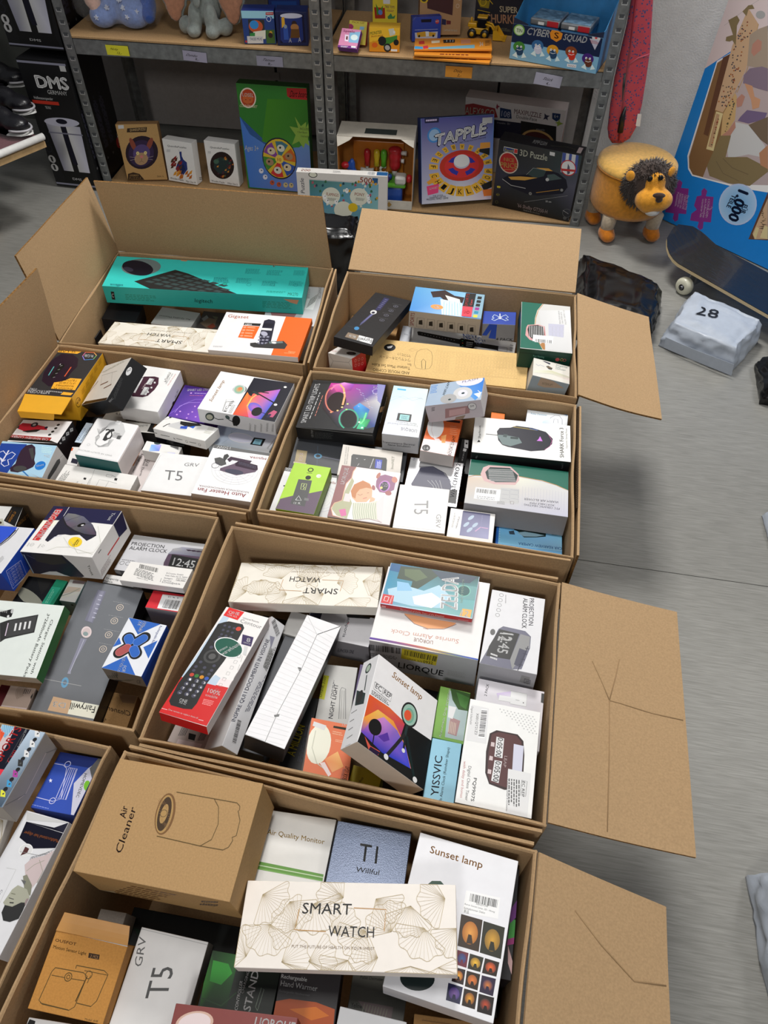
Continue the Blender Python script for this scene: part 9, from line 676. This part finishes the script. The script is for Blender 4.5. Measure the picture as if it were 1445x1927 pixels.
# skateboard in shrink wrap
sx0, sx1 = Vector((1.1097, 2.2414, 0.1050)), Vector((1.2371, 2.0434, 0.1050))
ax = Vector((0.60, -0.80, 0)).normalized()
nose = Vector((1.0361, 2.4127, 0.1300))
t = thing('skateboard', 'shrink-wrapped black skateboard with cream wheels lying before the blue box', 'skateboard', (nose.x, nose.y, 0), math.atan2(ax.y, ax.x))
v, f = [], []; n = 34; L_ = 0.80; W_ = 0.105
for k in range(n + 1):
    u = k / n; x = L_ * u - 0.03; e = min(u, 1 - u) * L_; wd_ = W_ * (1 - (1 - min(e / 0.10, 1)) ** 2.2) ** 0.5 if e < 0.10 else W_; wd_ = max(wd_, 0.012)
    z = 0.098 + 0.055 * max(0, (0.15 - u) / 0.15) ** 1.5 + 0.055 * max(0, (u - 0.85) / 0.15) ** 1.5
    for s_, dz in ((-1, 0.0), (-0.5, -0.003), (0, -0.004), (0.5, -0.003), (1, 0.0)): v.append((x, wd_ * s_, z + dz))
for k in range(n):
    for j in range(4): a = k * 5 + j; f.append((a, a + 5, a + 6, a + 1))
M_GRIP = mat('wrapped_grip', '#1b1c20', rough=0.22, noise_amt=0.12, scale=25, bump=0.5, bscale=16, coat=0.3, stretch=(1, 3, 1))
deck = pydata('grip_deck', v, f, M_GRIP, t, True)
vv, ff = [], []; m_ = len(v)
for p in v: vv.append((p[0], p[1] * 1.005, p[2] - 0.0012))
for p in v: vv.append((p[0], p[1] * 1.005, p[2] - 0.012))
for k in range(n):
    for j in range(4): a = m_ + k * 5 + j; ff.append((a, a + 1, a + 6, a + 5))
    for j in (0, 4): a = k * 5 + j; ff.append((a, a + m_, a + m_ + 5, a + 5) if j == 0 else (a + 5, a + m_ + 5, a + m_, a))
for k0 in (0, n): ff.append(tuple(k0 * 5 + j for j in range(5)) + tuple(m_ + k0 * 5 + j for j in range(4, -1, -1)))
pydata('plywood_deck', vv, ff, mat('maple_ply', '#c9b48c', rough=0.5, noise_amt=0.2, scale=200, stretch=(1, 1, 14)), t)
for x in (0.135, 0.60):
    tr_ = box_obj('truck', x - 0.03, -0.028, 0.062, x + 0.03, 0.028, 0.088, mat('cast_metal', '#8d8f93', rough=0.4, metal=0.8), t, 0.004)
    tube_obj('axle', [(x, -0.115, 0.031), (x, 0.115, 0.031)], 0.006, mat('cast_metal'), tr_); box_obj('hanger', x - 0.016, -0.06, 0.026, x + 0.016, 0.06, 0.064, mat('cast_metal'), tr_, 0.006)
    for s_ in (-1, 1):
        w_ = lathe_obj('wheel', [(0.010, -0.017), (0.022, -0.0175), (0.0275, -0.013), (0.031, -0.006), (0.031, 0.006), (0.0275, 0.013), (0.022, 0.0175), (0.010, 0.017)], mat('cream_urethane', '#cfcdb9', rough=0.3), t, 26, Matrix.Translation((x, s_ * 0.095, 0.031)) @ Matrix.Rotation(R(90), 4, 'X'))
        lathe_obj('bearing', [(0.003, 0.0165), (0.011, 0.0165), (0.011, 0.0178), (0.004, 0.0182), (0.004, 0.022), (0.001, 0.0222)], mat('dark_steel', '#3a3a3c', rough=0.3, metal=0.9), w_, 18, Matrix.Translation((x, s_ * 0.095, 0.031)) @ Matrix.Rotation(R(90 if s_ < 0 else -90), 4, 'X'))

# crumpled mail bags
def mail_bag(name, label, foot, h, m, seed, inset=0.16, group=None, amp=0.012, cuts=14):
    pts = [Vector((p[0], p[1], 0)) for p in foot]; c_ = sum(pts, Vector()) / 4
    t = thing(name, label, 'parcel bag', c_, 0, group); v, f, idx = [], [], {}
    def P_(u, w, z):
        p = pts[0] * (1 - u) * (1 - w) + pts[1] * u * (1 - w) + pts[2] * u * w + pts[3] * (1 - u) * w
        k = inset * (z ** 1.6); q = p + (c_ - p) * k
        q = Vector((q.x, q.y, h * z)); return q - c_
    N_ = cuts
    def vert(u, w, z):
        key = (round(u * N_), round(w * N_), round(z * N_))
        if key not in idx:
            p = P_(u, w, z); s_ = Vector((seed * 7.1, seed, 0)); edge = 1.0
            r_ = noise.noise((p + s_) * 16) + 0.6 * (1 - 2 * abs(noise.noise((p + s_) * 28 + Vector((3, 1, 9))))) + 0.35 * noise.noise((p + s_) * 55)
            top = z > 0.999; flat = 0.06 if (top and 0.2 < u < 0.8 and 0.2 < w < 0.8) else 1.0
            off = Vector((p.x, p.y, 0)).normalized() * r_ * amp * (0.3 + 0.7 * min(1, z * 3)) if not top else Vector((0, 0, r_ * amp * 0.7 * flat))
            if top: off.z -= 0.35 * h * max(0, max(abs(u - .5), abs(w - .5)) * 2 - 0.7)
            p = p + off; p.z = max(p.z, 0.0015) if z > 0 else 0.0008
            idx[key] = len(v); v.append(p)
        return idx[key]
    q = [i / N_ for i in range(N_ + 1)]
    for i in range(N_):
        for j in range(N_):
            a, b, c, d = q[i], q[i + 1], q[j], q[j + 1]
            f.append((vert(a, c, 1), vert(b, c, 1), vert(b, d, 1), vert(a, d, 1))); f.append((vert(a, d, 0), vert(b, d, 0), vert(b, c, 0), vert(a, c, 0)))
            f.append((vert(a, 0, c), vert(b, 0, c), vert(b, 0, d), vert(a, 0, d))); f.append((vert(a, 1, d), vert(b, 1, d), vert(b, 1, c), vert(a, 1, c)))
            f.append((vert(0, a, d), vert(0, b, d), vert(0, b, c), vert(0, a, c))); f.append((vert(1, a, c), vert(1, b, c), vert(1, b, d), vert(1, a, d)))
    pydata('film', v, f, m, t, True); return t
t = mail_bag('parcel_bag', 'grey mailer bag numbered 28 lying before the skateboard', [(0.890, 1.945), (1.078, 1.802), (1.225, 1.975), (1.02, 2.15)], 0.095, M_MAIL, 2, 0.20, 'grey mailer bags', 0.010, 18)
P = Print(Vector(), Vector((1, 0, 0)), Vector((0, 1, 0)), Vector((0, 0, 1))); tl_ = Vector((0.9874, 1.9864, 0.0985)) - t.location; tr2 = Vector((1.0526, 1.9629, 0.0985)) - t.location; tu_ = Vector((1.0075, 2.0306, 0.0985)) - t.location
v_, f_ = text_tris('28', 0); col_mesh('lettering', [tl_ + (tr2 - tl_) * a + (tu_ - tl_) * b for a, b in v_], f_, [lin('#1c1c1e')] * sum(len(q) for q in f_), M_PRINT, t)
slab('sealing_flap', (Vector((0.897, 1.932, 0.045)) - t.location, Vector((0.900, 1.926, 0.008)) - t.location, Vector((1.080, 1.788, 0.010)) - t.location, Vector((1.074, 1.793, 0.05)) - t.location), 0.0008, M_MAIL, t, 0.004)
mail_bag('parcel_bag', 'grey mailer bag cut off by the frame near the front carton flap', [(0.665, 0.10), (1.0, 0.02), (1.05, 0.33), (0.69, 0.345)], 0.12, M_MAIL, 5, 0.25, 'grey mailer bags', 0.016, 18)
mail_bag('parcel_bag', 'black bag lying behind the open flap of the far carton', [(0.60, 1.98), (0.845, 1.90), (0.94, 2.17), (0.68, 2.38)], 0.10, M_BAG, 8, 0.22, 'black film bags', 0.014, 20)
mail_bag('parcel_bag', 'black bag at the frame edge beside the numbered grey mailer', [(1.135, 1.67), (1.36, 1.60), (1.40, 1.79), (1.175, 1.85)], 0.075, M_BAG, 11, 0.3, 'black film bags', 0.016, 18)
mail_bag('parcel_bag', 'tall black bag standing between the two rear cartons', [(-0.262, 2.20), (-0.115, 2.20), (-0.105, 2.33), (-0.245, 2.34)], 0.235, M_BAG, 14, 0.05, 'black film bags', 0.010, 18)
mail_bag('parcel_bag', 'pale blue bag barely entering the frame beside the floor seam', [(0.99, 1.12), (1.2, 1.1), (1.2, 1.24), (1.0, 1.225)], 0.05, M_MAIL, 17, 0.25, None, 0.008, 12)

# shoe rack at the frame edge, with shoes
e_ = Vector((0.59, 0.807, 0)); n_ = Vector((-0.807, 0.59, 0)); A_ = Vector((-1.346, 2.55, 0)); B_ = A_ + e_ * 0.16
t = thing('shoe_rack', 'low wooden shoe rack with a white front rail at the frame edge', 'rack', A_)
q_ = [A_ - e_ * 0.5, B_, B_ + n_ * 0.32, A_ - e_ * 0.5 + n_ * 0.32]
def prism(name, quad, z0, z1, m, parent, O):
    v = [Vector((p.x - O.x, p.y - O.y, z0)) for p in quad] + [Vector((p.x - O.x, p.y - O.y, z1)) for p in quad]
    return pydata(name, v, [(3, 2, 1, 0), (4, 5, 6, 7), (0, 1, 5, 4), (1, 2, 6, 5), (2, 3, 7, 6), (3, 0, 4, 7)], m, parent)
prism('plank', q_, 0.275, 0.295, mat('pine', '#b39468', rough=0.6, noise_amt=0.15, scale=40), t, A_); prism('felt', [p + n_ * 0.03 for p in q_[:2]] + q_[2:], 0.2955, 0.302, plush('#5a1c28'), t, A_)
tube_obj('rail', [(A_ - e_ * 0.5) - A_ + Vector((0, 0, 0.312)), B_ - A_ + Vector((0, 0, 0.312))], 0.012, M_WHITE, t, 14)
for p in (A_ - e_ * 0.25 + n_ * 0.29, A_ - e_ * 0.45 + n_ * 0.03): tube_obj('leg', [Vector((p.x, p.y, 0)) - A_, Vector((p.x, p.y, 0.28)) - A_], 0.018, mat('pine'), t, 12, False)
box_obj('rack_foot', -0.03, -0.03, 0.0, 0.0, 0.012, 0.05, mat('pine'), t, 0.002, Matrix.Translation(Vector((-1.4920, 2.5577, 0.0000)) - A_))
def shoe(label, loc, rz, high=0.0):
    t = thing('shoe', label, 'shoe', loc, rz, 'black shoes on the rack'); B2 = mat('black_leather', '#17161b', rough=0.3, noise_amt=0.15, bump=0.15)
    blob('upper', [(Vector((0.09, 0, 0.040)), (0.055, 0.040, 0.030)), (Vector((0.03, 0, 0.050)), (0.06, 0.038, 0.040)), (Vector((-0.05, 0, 0.060)), (0.065, 0.036, 0.052)), (Vector((-0.09, 0, 0.075)), (0.036, 0.033, 0.06))] + ([(Vector((-0.07, 0, 0.13)), (0.05, 0.04, 0.08 + high))] if high else []), B2, t, 0.007, 5)
    loft('sole', [(Vector((0, 0, 0)), Vector((0, 0, 0)))][:0] or [(Vector((-0.13, -0.02, 0.012)), Vector((-0.13, 0.02, 0.012))), (Vector((-0.10, -0.036, 0.012)), Vector((-0.10, 0.036, 0.012))), (Vector((0.0, -0.036, 0.012)), Vector((0.0, 0.036, 0.012))), (Vector((0.08, -0.043, 0.012)), Vector((0.08, 0.043, 0.012))), (Vector((0.13, -0.032, 0.014)), Vector((0.13, 0.032, 0.014))), (Vector((0.15, -0.01, 0.016)), Vector((0.15, 0.01, 0.016)))], 0.012, M_WHITE, t)
    tube_obj('toe_trim', [(0.135 * math.cos(a) * 0.5 + 0.085, 0.042 * math.sin(a), 0.03) for a in [-1.4 + 2.8 * i / 12 for i in range(13)]], 0.004, mat('pale_trim', '#b5b3b8', rough=0.4), t, 8)
    for k in range(4): tube_obj('lace', [(0.045 - 0.022 * k, -0.022, 0.078 + 0.008 * k), (0.045 - 0.022 * k, 0, 0.086 + 0.008 * k), (0.045 - 0.022 * k, 0.022, 0.078 + 0.008 * k)], 0.0025, B2, t, 6)
    return t
z_ = 0.302
for lab, p, rz, hi in (('black shoe with a pale sole nearest the white rack rail', Vector((-1.4347, 2.7464, 0.3020)), -24, 0), ('black shoe behind the nearest one on the rack', Vector((-1.4846, 2.9220, 0.3020)), -22, 0), ('high black boot with white stripes at the back of the rack', Vector((-1.5976, 3.1586, 0.3020)), -10, 0.02)):
    s_ = shoe(lab, (p.x, p.y, z_), R(rz), hi)
    if hi > 0:
        for k in range(4): tube_obj('stripe', [(-0.03 + 0.012 * k, -0.041, 0.10), (-0.045 + 0.012 * k, -0.043, 0.14), (-0.055 + 0.012 * k, -0.040, 0.18)], 0.0028, M_WHITE, s_, 6)

# plush toys on the upper shelf
TB = 0.5555
c0 = sl(-1.76, 0.13, TB); t = thing('plush_toy', 'pale blue starry plush toy packed in a clear plastic bag', 'plush toy', c0, YS)
def star_mat():
    m = plush('#7d93c8'); return m
blob('body', [(Vector((0.00, 0.02, 0.055)), (0.10, 0.06, 0.055)), (Vector((0.06, -0.02, 0.05)), (0.065, 0.05, 0.05)), (Vector((-0.05, -0.03, 0.04)), (0.05, 0.05, 0.04)), (Vector((0.03, 0.02, 0.10)), (0.07, 0.05, 0.05))], plush('#7d93c8'), t, 0.009, 6)
blob('head', [(Vector((-0.085, 0.01, 0.10)), (0.05, 0.045, 0.05)), (Vector((-0.075, -0.035, 0.085)), (0.030, 0.028, 0.026)), (Vector((-0.06, -0.045, 0.06)), (0.024, 0.022, 0.02))], plush('#d8b0a0'), t, 0.007, 5)
for x in (0.115, 0.085): blob('slipper', [(Vector((x, -0.005 + (0.115 - x), 0.075)), (0.028, 0.032, 0.05)), (Vector((x + 0.004, -0.03, 0.05)), (0.026, 0.028, 0.03))], plush('#3a5ba8'), t, 0.007, 4)
ball_obj('dark_cap', (-0.115, 0.01, 0.145), (0.03, 0.03, 0.03), plush('#17171c'), t)
for k, (x, y, z) in enumerate(((-0.055, -0.081, 0.045), (-0.02, -0.058, 0.07), (0.03, -0.055, 0.095), (0.055, -0.071, 0.05), (0.09, -0.06, 0.065), (0.0, -0.045, 0.115), (0.045, -0.068, 0.075))):
    pts = [(x + (0.009 if i % 2 == 0 else 0.0038) * math.sin(i * math.pi / 5 + k), y, z + (0.009 if i % 2 == 0 else 0.0038) * math.cos(i * math.pi / 5 + k)) for i in range(10)]
    pydata('star', pts + [(p[0], p[1] + 0.012, p[2]) for p in pts], [tuple(range(9, -1, -1))] + [(i, (i + 1) % 10, 10 + (i + 1) % 10, 10 + i) for i in range(10)], plush('#c8cfe2'), t)
blob('clear_bag', [(Vector((-0.02, -0.01, 0.065)), (0.145, 0.082, 0.066)), (Vector((0.09, 0.0, 0.065)), (0.075, 0.068, 0.065)), (Vector((-0.10, 0, 0.10)), (0.065, 0.07, 0.07)), (Vector((0.04, 0.01, 0.12)), (0.1, 0.07, 0.06))], M_FILM, t, 0.012, 2, 0.004, 40)
GE = plush('#8d9490')
c0 = sl(-1.432, 0.10, TB); t = thing('plush_elephant', 'grey plush elephant with peach ears sitting on the upper shelf', 'plush toy', c0, YS)
blob('body', [(Vector((0, 0.03, 0.085)), (0.055, 0.05, 0.07)), (Vector((0, 0.02, 0.14)), (0.045, 0.045, 0.05)), (Vector((-0.028, -0.025, 0.055)), (0.024, 0.026, 0.05)), (Vector((0.030, -0.028, 0.055)), (0.024, 0.026, 0.05)), (Vector((-0.034, -0.038, 0.021)), (0.026, 0.030, 0.022)), (Vector((0.034, -0.040, 0.021)), (0.026, 0.030, 0.022)), (Vector((-0.072, -0.005, 0.028)), (0.026, 0.034, 0.028)), (Vector((0.072, -0.005, 0.028)), (0.026, 0.034, 0.028))], GE, t, 0.006, 5)
blob('head', [(Vector((0, -0.01, 0.21)), (0.062, 0.055, 0.06)), (Vector((0, -0.05, 0.165)), (0.02, 0.022, 0.04)), (Vector((-0.004, -0.052, 0.125)), (0.014, 0.014, 0.035))], GE, t, 0.006, 5)
for s_ in (-1, 1):
    g_ = blob('ear', [(Vector((s_ * 0.108, 0.0, 0.14)), (0.055, 0.012, 0.085), Quaternion((0, 1, 0), s_ * 0.25)), (Vector((s_ * 0.105, 0.0, 0.09)), (0.036, 0.011, 0.060))], GE, t, 0.006, 3)
    blob('ear_lining', [(Vector((s_ * 0.108, -0.008, 0.14)), (0.050, 0.010, 0.080), Quaternion((0, 1, 0), s_ * 0.25)), (Vector((s_ * 0.105, -0.008, 0.09)), (0.032, 0.010, 0.056))], plush('#b98468'), g_, 0.006, 3)
bm = bmesh.new()
for k in range(15): a = math.pi * (1 + k / 14); bm_ball(bm, Vector((0.05 * math.cos(a), 0.012 + 0.052 * math.sin(a), 0.158 + 0.004 * (k % 2))), 0.013, 10)
obj('ruffle', bm, plush('#b8321f'), t, True)
tube_obj('ruffle_trim', [(0.056 * math.cos(math.pi * (1 + k / 20)), 0.012 + 0.06 * math.sin(math.pi * (1 + k / 20)), 0.148) for k in range(21)], 0.005, plush('#d8a52a'), t, 8)

# toy loader
lo = Vector((0.3168, 2.9881, 0.5555)); YL = plastic('#d8a21c', 0.35)
t = thing('toy_loader', 'yellow toy wheel loader in front of the dark lettered game box', 'toy', (lo.x, lo.y, TB), R(-12))
box_obj('chassis', -0.045, -0.016, 0.012, 0.025, 0.016, 0.032, YL, t, 0.003); box_obj('hood', -0.05, -0.014, 0.032, -0.018, 0.014, 0.046, YL, t, 0.003); cab = box_obj('cab', -0.016, -0.015, 0.032, 0.016, 0.015, 0.062, mat('tinted_plastic', '#17181c', rough=0.15), t, 0.003); box_obj('roof', -0.018, -0.017, 0.062, 0.018, 0.017, 0.067, YL, cab, 0.002)
box_obj('exhaust', -0.042, -0.003, 0.046, -0.036, 0.003, 0.06, YL, t, 0.001)
for x in (-0.032, 0.014):
    for y in (-0.022, 0.022):
        turn = Matrix.Translation((x, y, 0.016)) @ Matrix.Rotation(R(90), 4, 'X')
        tyre = lathe_obj('tyre', [(0.004, -0.007), (0.013, -0.007), (0.016, -0.004), (0.016, 0.004), (0.013, 0.007), (0.004, 0.007)], M_BLACK, t, 20, turn)
        lathe_obj('wheel_disc', [(0.0075, -0.008), (0.0075, 0.008)], YL, tyre, 14, turn)
for y in (-0.012, 0.012): tube_obj('lift_arm', [(0.012, y, 0.045), (0.035, y, 0.04), (0.052, y, 0.016)], 0.0035, YL, t, 8)
pydata('bucket', [(0.045, -0.028, 0.002), (0.045, 0.028, 0.002), (0.082, -0.028, 0.003), (0.082, 0.028, 0.003), (0.043, -0.028, 0.03), (0.043, 0.028, 0.03), (0.056, -0.028, 0.034), (0.056, 0.028, 0.034)], [(0, 1, 3, 2), (0, 4, 5, 1), (4, 6, 7, 5), (0, 2, 6, 4), (1, 5, 7, 3)], YL, t)
bm = bmesh.new()
for k in range(7): bm_box(bm, 0.080, -0.027 + k * 0.0085, 0.001, 0.090, -0.022 + k * 0.0085, 0.005)
obj('bucket_teeth', bm, YL, t)['kind'] = 'stuff'

# blue display tray with tins
o_ = ROOTS['TRAY']; wT, hT = 0.218, 0.105   # filled from the tray's own front panel
def cyber(o):
    rec_w, rec_h = o['w'], o['hh']; BL, DK = mat('blue_card', '#3d84b5', rough=0.4, noise_amt=0.05), mat('navy_card', '#16233f', rough=0.4); dz = -0.155; w = rec_w / 2; y0 = -rec_h / 2; y1 = rec_h / 2
    bx = lambda nm, a, b, m: box_obj(nm, a[0], a[1], a[2], b[0], b[1], b[2], m, o)
    bx('tray_bottom', (-w, y0, dz), (w, y0 + 0.0015, 0), BL)
    for s_ in (-1, 1):
        x = s_ * w; v = [(x, y0, 0), (x, y0, dz), (x, y1 + 0.075, dz), (x, y1 + 0.017, -0.02), (x, y1 + 0.017, 0)]; v += [(p[0] - s_ * 0.0015, p[1], p[2]) for p in v]
        pydata('tray_side', v, [(0, 1, 2, 3, 4) if s_ < 0 else (4, 3, 2, 1, 0), (9, 8, 7, 6, 5) if s_ < 0 else (5, 6, 7, 8, 9)] + [(i, i + 5, (i + 1) % 5 + 5, (i + 1) % 5) for i in range(5)], BL, o)
        xs = [x, x - s_ * 0.05, x - s_ * 0.10]; v = [(xs[0], y1 - 0.0005, 0.0008), (xs[1], y1 - 0.0005, 0.0008), (xs[1], y1 + 0.004, 0.0008), (xs[0], y1 + 0.017, 0.0008)]; v += [(p[0], p[1], p[2] - 0.0018) for p in v]
        pydata('tray_wing', v, [(0, 1, 2, 3), (7, 6, 5, 4), (0, 4, 5, 1), (1, 5, 6, 2), (2, 6, 7, 3), (3, 7, 4, 0)], DK, o)
    bx('backing_card', (-w, y0, dz - 0.0015), (w, y1 + 0.17, dz), mat('blue_card_back', '#2f76ac', rough=0.4, noise_amt=0.25, scale=14)); 
cyber(o_)
Mx = o_.matrix_basis.copy()
for k, (x, lab) in enumerate(((-0.052, 'collector tin with silver lid in the blue display tray, beside the steel upright'), (0.052, 'collector tin with silver lid in the blue display tray, next to the game box'))):
    t = thing('collector_tin', lab if k else lab, 'tin', Mx @ Vector((x, -o_['hh'] / 2 + 0.003, -0.075)), YS - R(2) + R(0), 'tins in the blue display tray')
    t.rotation_quaternion = Quaternion((0, 0, 1), math.atan2((Mx.to_3x3() @ Vector((1, 0, 0))).y, (Mx.to_3x3() @ Vector((1, 0, 0))).x))
    box_obj('tin_body', -0.048, -0.055, 0, 0.048, 0.055, 0.098, mat('blue_tin', '#2f6fa5', rough=0.3, noise_amt=0.35, scale=40), t, 0.004)
    ld = box_obj('tin_lid', -0.050, -0.057, 0.0985, 0.050, 0.057, 0.118, mat('silver_tin', '#8d9298', rough=0.3, metal=0.6, noise_amt=0.1), t, 0.004)
    box_obj('lid_picture', -0.044, -0.050, 0.1182, 0.044, 0.050, 0.1186, mat('busy_print', '#5f7a8f', rough=0.3, noise_amt=0.6, scale=60), ld)
    box_obj('red_badge', 0.008, -0.0578, 0.1005, 0.046, -0.0572, 0.116, plastic('#b8252f'), ld); box_obj('white_badge', -0.022, -0.0578, 0.102, -0.002, -0.0572, 0.110, M_WHITE, ld)

# open-fronted toy tool bench box
tb = POSE['tool']; t = thing('tool_bench_box', 'open-fronted toy tool bench box with red, yellow and blue tools', 'toy box', tb[0], tb[1])
w, h = tb[2] / 2, tb[3]; OB = mat('orange_card', '#b9742c', rough=0.55, noise_amt=0.05); WC = mat('pale_card', '#c9c2b5', rough=0.5, noise_amt=0.08, scale=30)
box_obj('back_panel', -w, 0.126, 0.0, w, 0.128, h, OB, t); box_obj('box_floor', -w, 0.0, 0.0, w, 0.126, 0.002, OB, t)
for s_ in (-1, 1): box_obj('side_panel', s_ * w - (0.002 if s_ > 0 else 0), 0.0, 0.002, s_ * w + (0 if s_ > 0 else 0.002), 0.126, h, OB, t); box_obj('outer_side', s_ * w + (0 if s_ > 0 else -0.0008), 0.0, 0.0, s_ * w + (0.0008 if s_ > 0 else 0), 0.128, h, WC, t)
box_obj('top_panel', -w, 0.0, h, w, 0.128, h + 0.0015, WC, t); box_obj('title_patch', -0.045, 0.03, h + 0.0016, 0.075, 0.075, h + 0.0019, mat('dark_patch', '#3a4240', rough=0.5), t)
slab('corner_flap', (Vector((-w, -0.001, h)), Vector((-w + 0.06, -0.001, h)), Vector((-w + 0.05, -0.02, h - 0.005)), Vector((-w + 0.005, -0.025, h - 0.028))), 0.001, WC, t); slab('corner_flap', (Vector((w - 0.05, -0.001, h)), Vector((w, -0.001, h)), Vector((w, -0.02, h - 0.02)), Vector((w - 0.02, -0.015, h - 0.012))), 0.001, WC, t)
box_obj('front_lip', -w, -0.001, 0, w, 0.001, 0.035, WC, t); slab('age_badge', [Vector((w - 0.09 + 0.011 * math.cos(a), -0.0016, 0.018 + 0.011 * math.sin(a))) for a in (0, 1.57, 3.14, 4.71)][::-1], 0.0004, mat('gold_ink', '#b08a4a', rough=0.4), t)
# the bench and its tools
GN, BU, RD, YE, GY = plastic('#5fae2c'), plastic('#2b56b0'), plastic('#b8242c'), plastic('#d8b82a'), plastic('#c5c3bd')
t2 = thing('toy_workbench', 'green and blue toy workbench inside the open-fronted box', 'toy', tuple(tb[0][i] + (0, 0, 0.0022)[i] for i in range(3)), tb[1])
box_obj('bench_base', 0.055 - 0.03, 0.02, 0.0, 0.055 + 0.05, 0.09, 0.075, BU, t2, 0.008); box_obj('bench_top', -0.12, 0.012, 0.075, 0.118, 0.11, 0.093, GN, t2, 0.007); box_obj('bench_base', -0.11, 0.03, 0.0, -0.06, 0.10, 0.075, BU, t2, 0.008)
for x in (-0.06, -0.02): lathe_obj('hole', [(0.014, 0.0932), (0.014, 0.0942), (0.010, 0.0942), (0.010, 0.0934)], plastic('#3f7a1c'), t2, 20, Matrix.Translation((x, 0.035, 0)))
box_obj('peg_board', -0.10, 0.108, 0.093, 0.10, 0.113, 0.21, plastic('#c9772a'), t2, 0.003); box_obj('vice', 0.075, 0.002, 0.094, 0.118, 0.05, 0.125, GY, t2, 0.008)
lathe_obj('vice_knob', [(0.003, 0), (0.014, 0.002), (0.016, 0.012), (0.012, 0.02), (0.003, 0.022)], RD, t2, 20, Matrix.Translation((0.119, 0.028, 0.11)) @ Matrix.Rotation(R(90), 4, 'Y'))
for x, m_ in ((0.005, YE), (0.028, RD), (0.042, plastic('#4a2a7a'))): lathe_obj('peg', [(0.010, 0.093), (0.0115, 0.104), (0.008, 0.110), (0.003, 0.111)], m_, t2, 18, Matrix.Translation((x, 0.03, 0)))
lathe_obj('peg', [(0.010, 0.093), (0.0115, 0.106), (0.008, 0.112), (0.003, 0.113)], BU, t2, 18, Matrix.Translation((0.05, 0.05, 0)))
blob('saw_handle', [(Vector((-0.092, 0.04, 0.115)), (0.016, 0.016, 0.022)), (Vector((-0.096, 0.04, 0.145)), (0.013, 0.014, 0.026)), (Vector((-0.112, 0.04, 0.14)), (0.014, 0.012, 0.014))], BU, t2, 0.005, 3); ball_obj('saw_knob', (-0.122, 0.035, 0.145), (0.016, 0.014, 0.013), RD, t2)
def tool_(name, label, x, mh, head):
    o = thing(name, label, 'toy tool', Matrix.Translation(tb[0]) @ Matrix.Rotation(tb[1], 4, 'Z') @ Vector((x, 0.085, 0.0955)), tb[1], 'toy tools on the bench')
    lathe_obj('handle', [(0.004, 0.03), (0.011, 0.034), (0.010, 0.055), (0.013, 0.075), (0.011, 0.092), (0.004, 0.097)], mh, o, 20); head(o); return o
tool_('toy_hammer', 'red handled toy hammer with a grey head on the bench', -0.042, RD, lambda o: (tube_obj('hammer_head', [(-0.026, 0, 0.012), (-0.014, 0, 0.012), (0.014, 0, 0.012), (0.026, 0, 0.012)], [0.012, 0.010, 0.010, 0.012], GY, o, 16), tube_obj('neck', [(0, 0, 0.012), (0, 0, 0.034)], 0.006, GY, o)))
tool_('toy_screwdriver', 'yellow handled toy screwdriver beside the hammer', -0.004, YE, lambda o: tube_obj('blade', [(0, 0, 0.0), (0, 0, 0.034)], [0.003, 0.004], plastic('#c9772a'), o))
tool_('toy_spanner', 'green handled toy spanner with a white jaw', 0.0235, GN, lambda o: (tube_obj('shank', [(0, 0, 0.030), (0, 0, 0.036)], 0.006, GN, o), tube_obj('jaw', [(0.014 * math.cos(a), 0, 0.019 + 0.012 * math.sin(a)) for a in [0.9 + 4.6 * i / 12 for i in range(13)]], 0.005, M_WHITE, o)))
def drill_(o):
    blob('drill_body', [(Vector((0, 0, 0.075)), (0.026, 0.022, 0.030)), (Vector((0, 0, 0.045)), (0.023, 0.02, 0.028)), (Vector((0, 0, 0.10)), (0.028, 0.022, 0.014))], RD, o, 0.005, 3); tube_obj('chuck', [(0, 0, 0.0), (0, 0, 0.025)], [0.009, 0.011], GY, o); tube_obj('side_grip', [(0.024, 0, 0.09), (0.045, 0, 0.09)], [0.007, 0.009], M_WHITE, o); tube_obj('side_grip', [(0.024, 0, 0.06), (0.036, 0, 0.06)], [0.007, 0.009], M_WHITE, o)
o = thing('toy_drill', 'red toy drill with white grips on the bench', 'toy tool', Matrix.Translation(tb[0]) @ Matrix.Rotation(tb[1], 4, 'Z') @ Vector((0.068, 0.08, 0.0955)), tb[1], 'toy tools on the bench'); drill_(o)
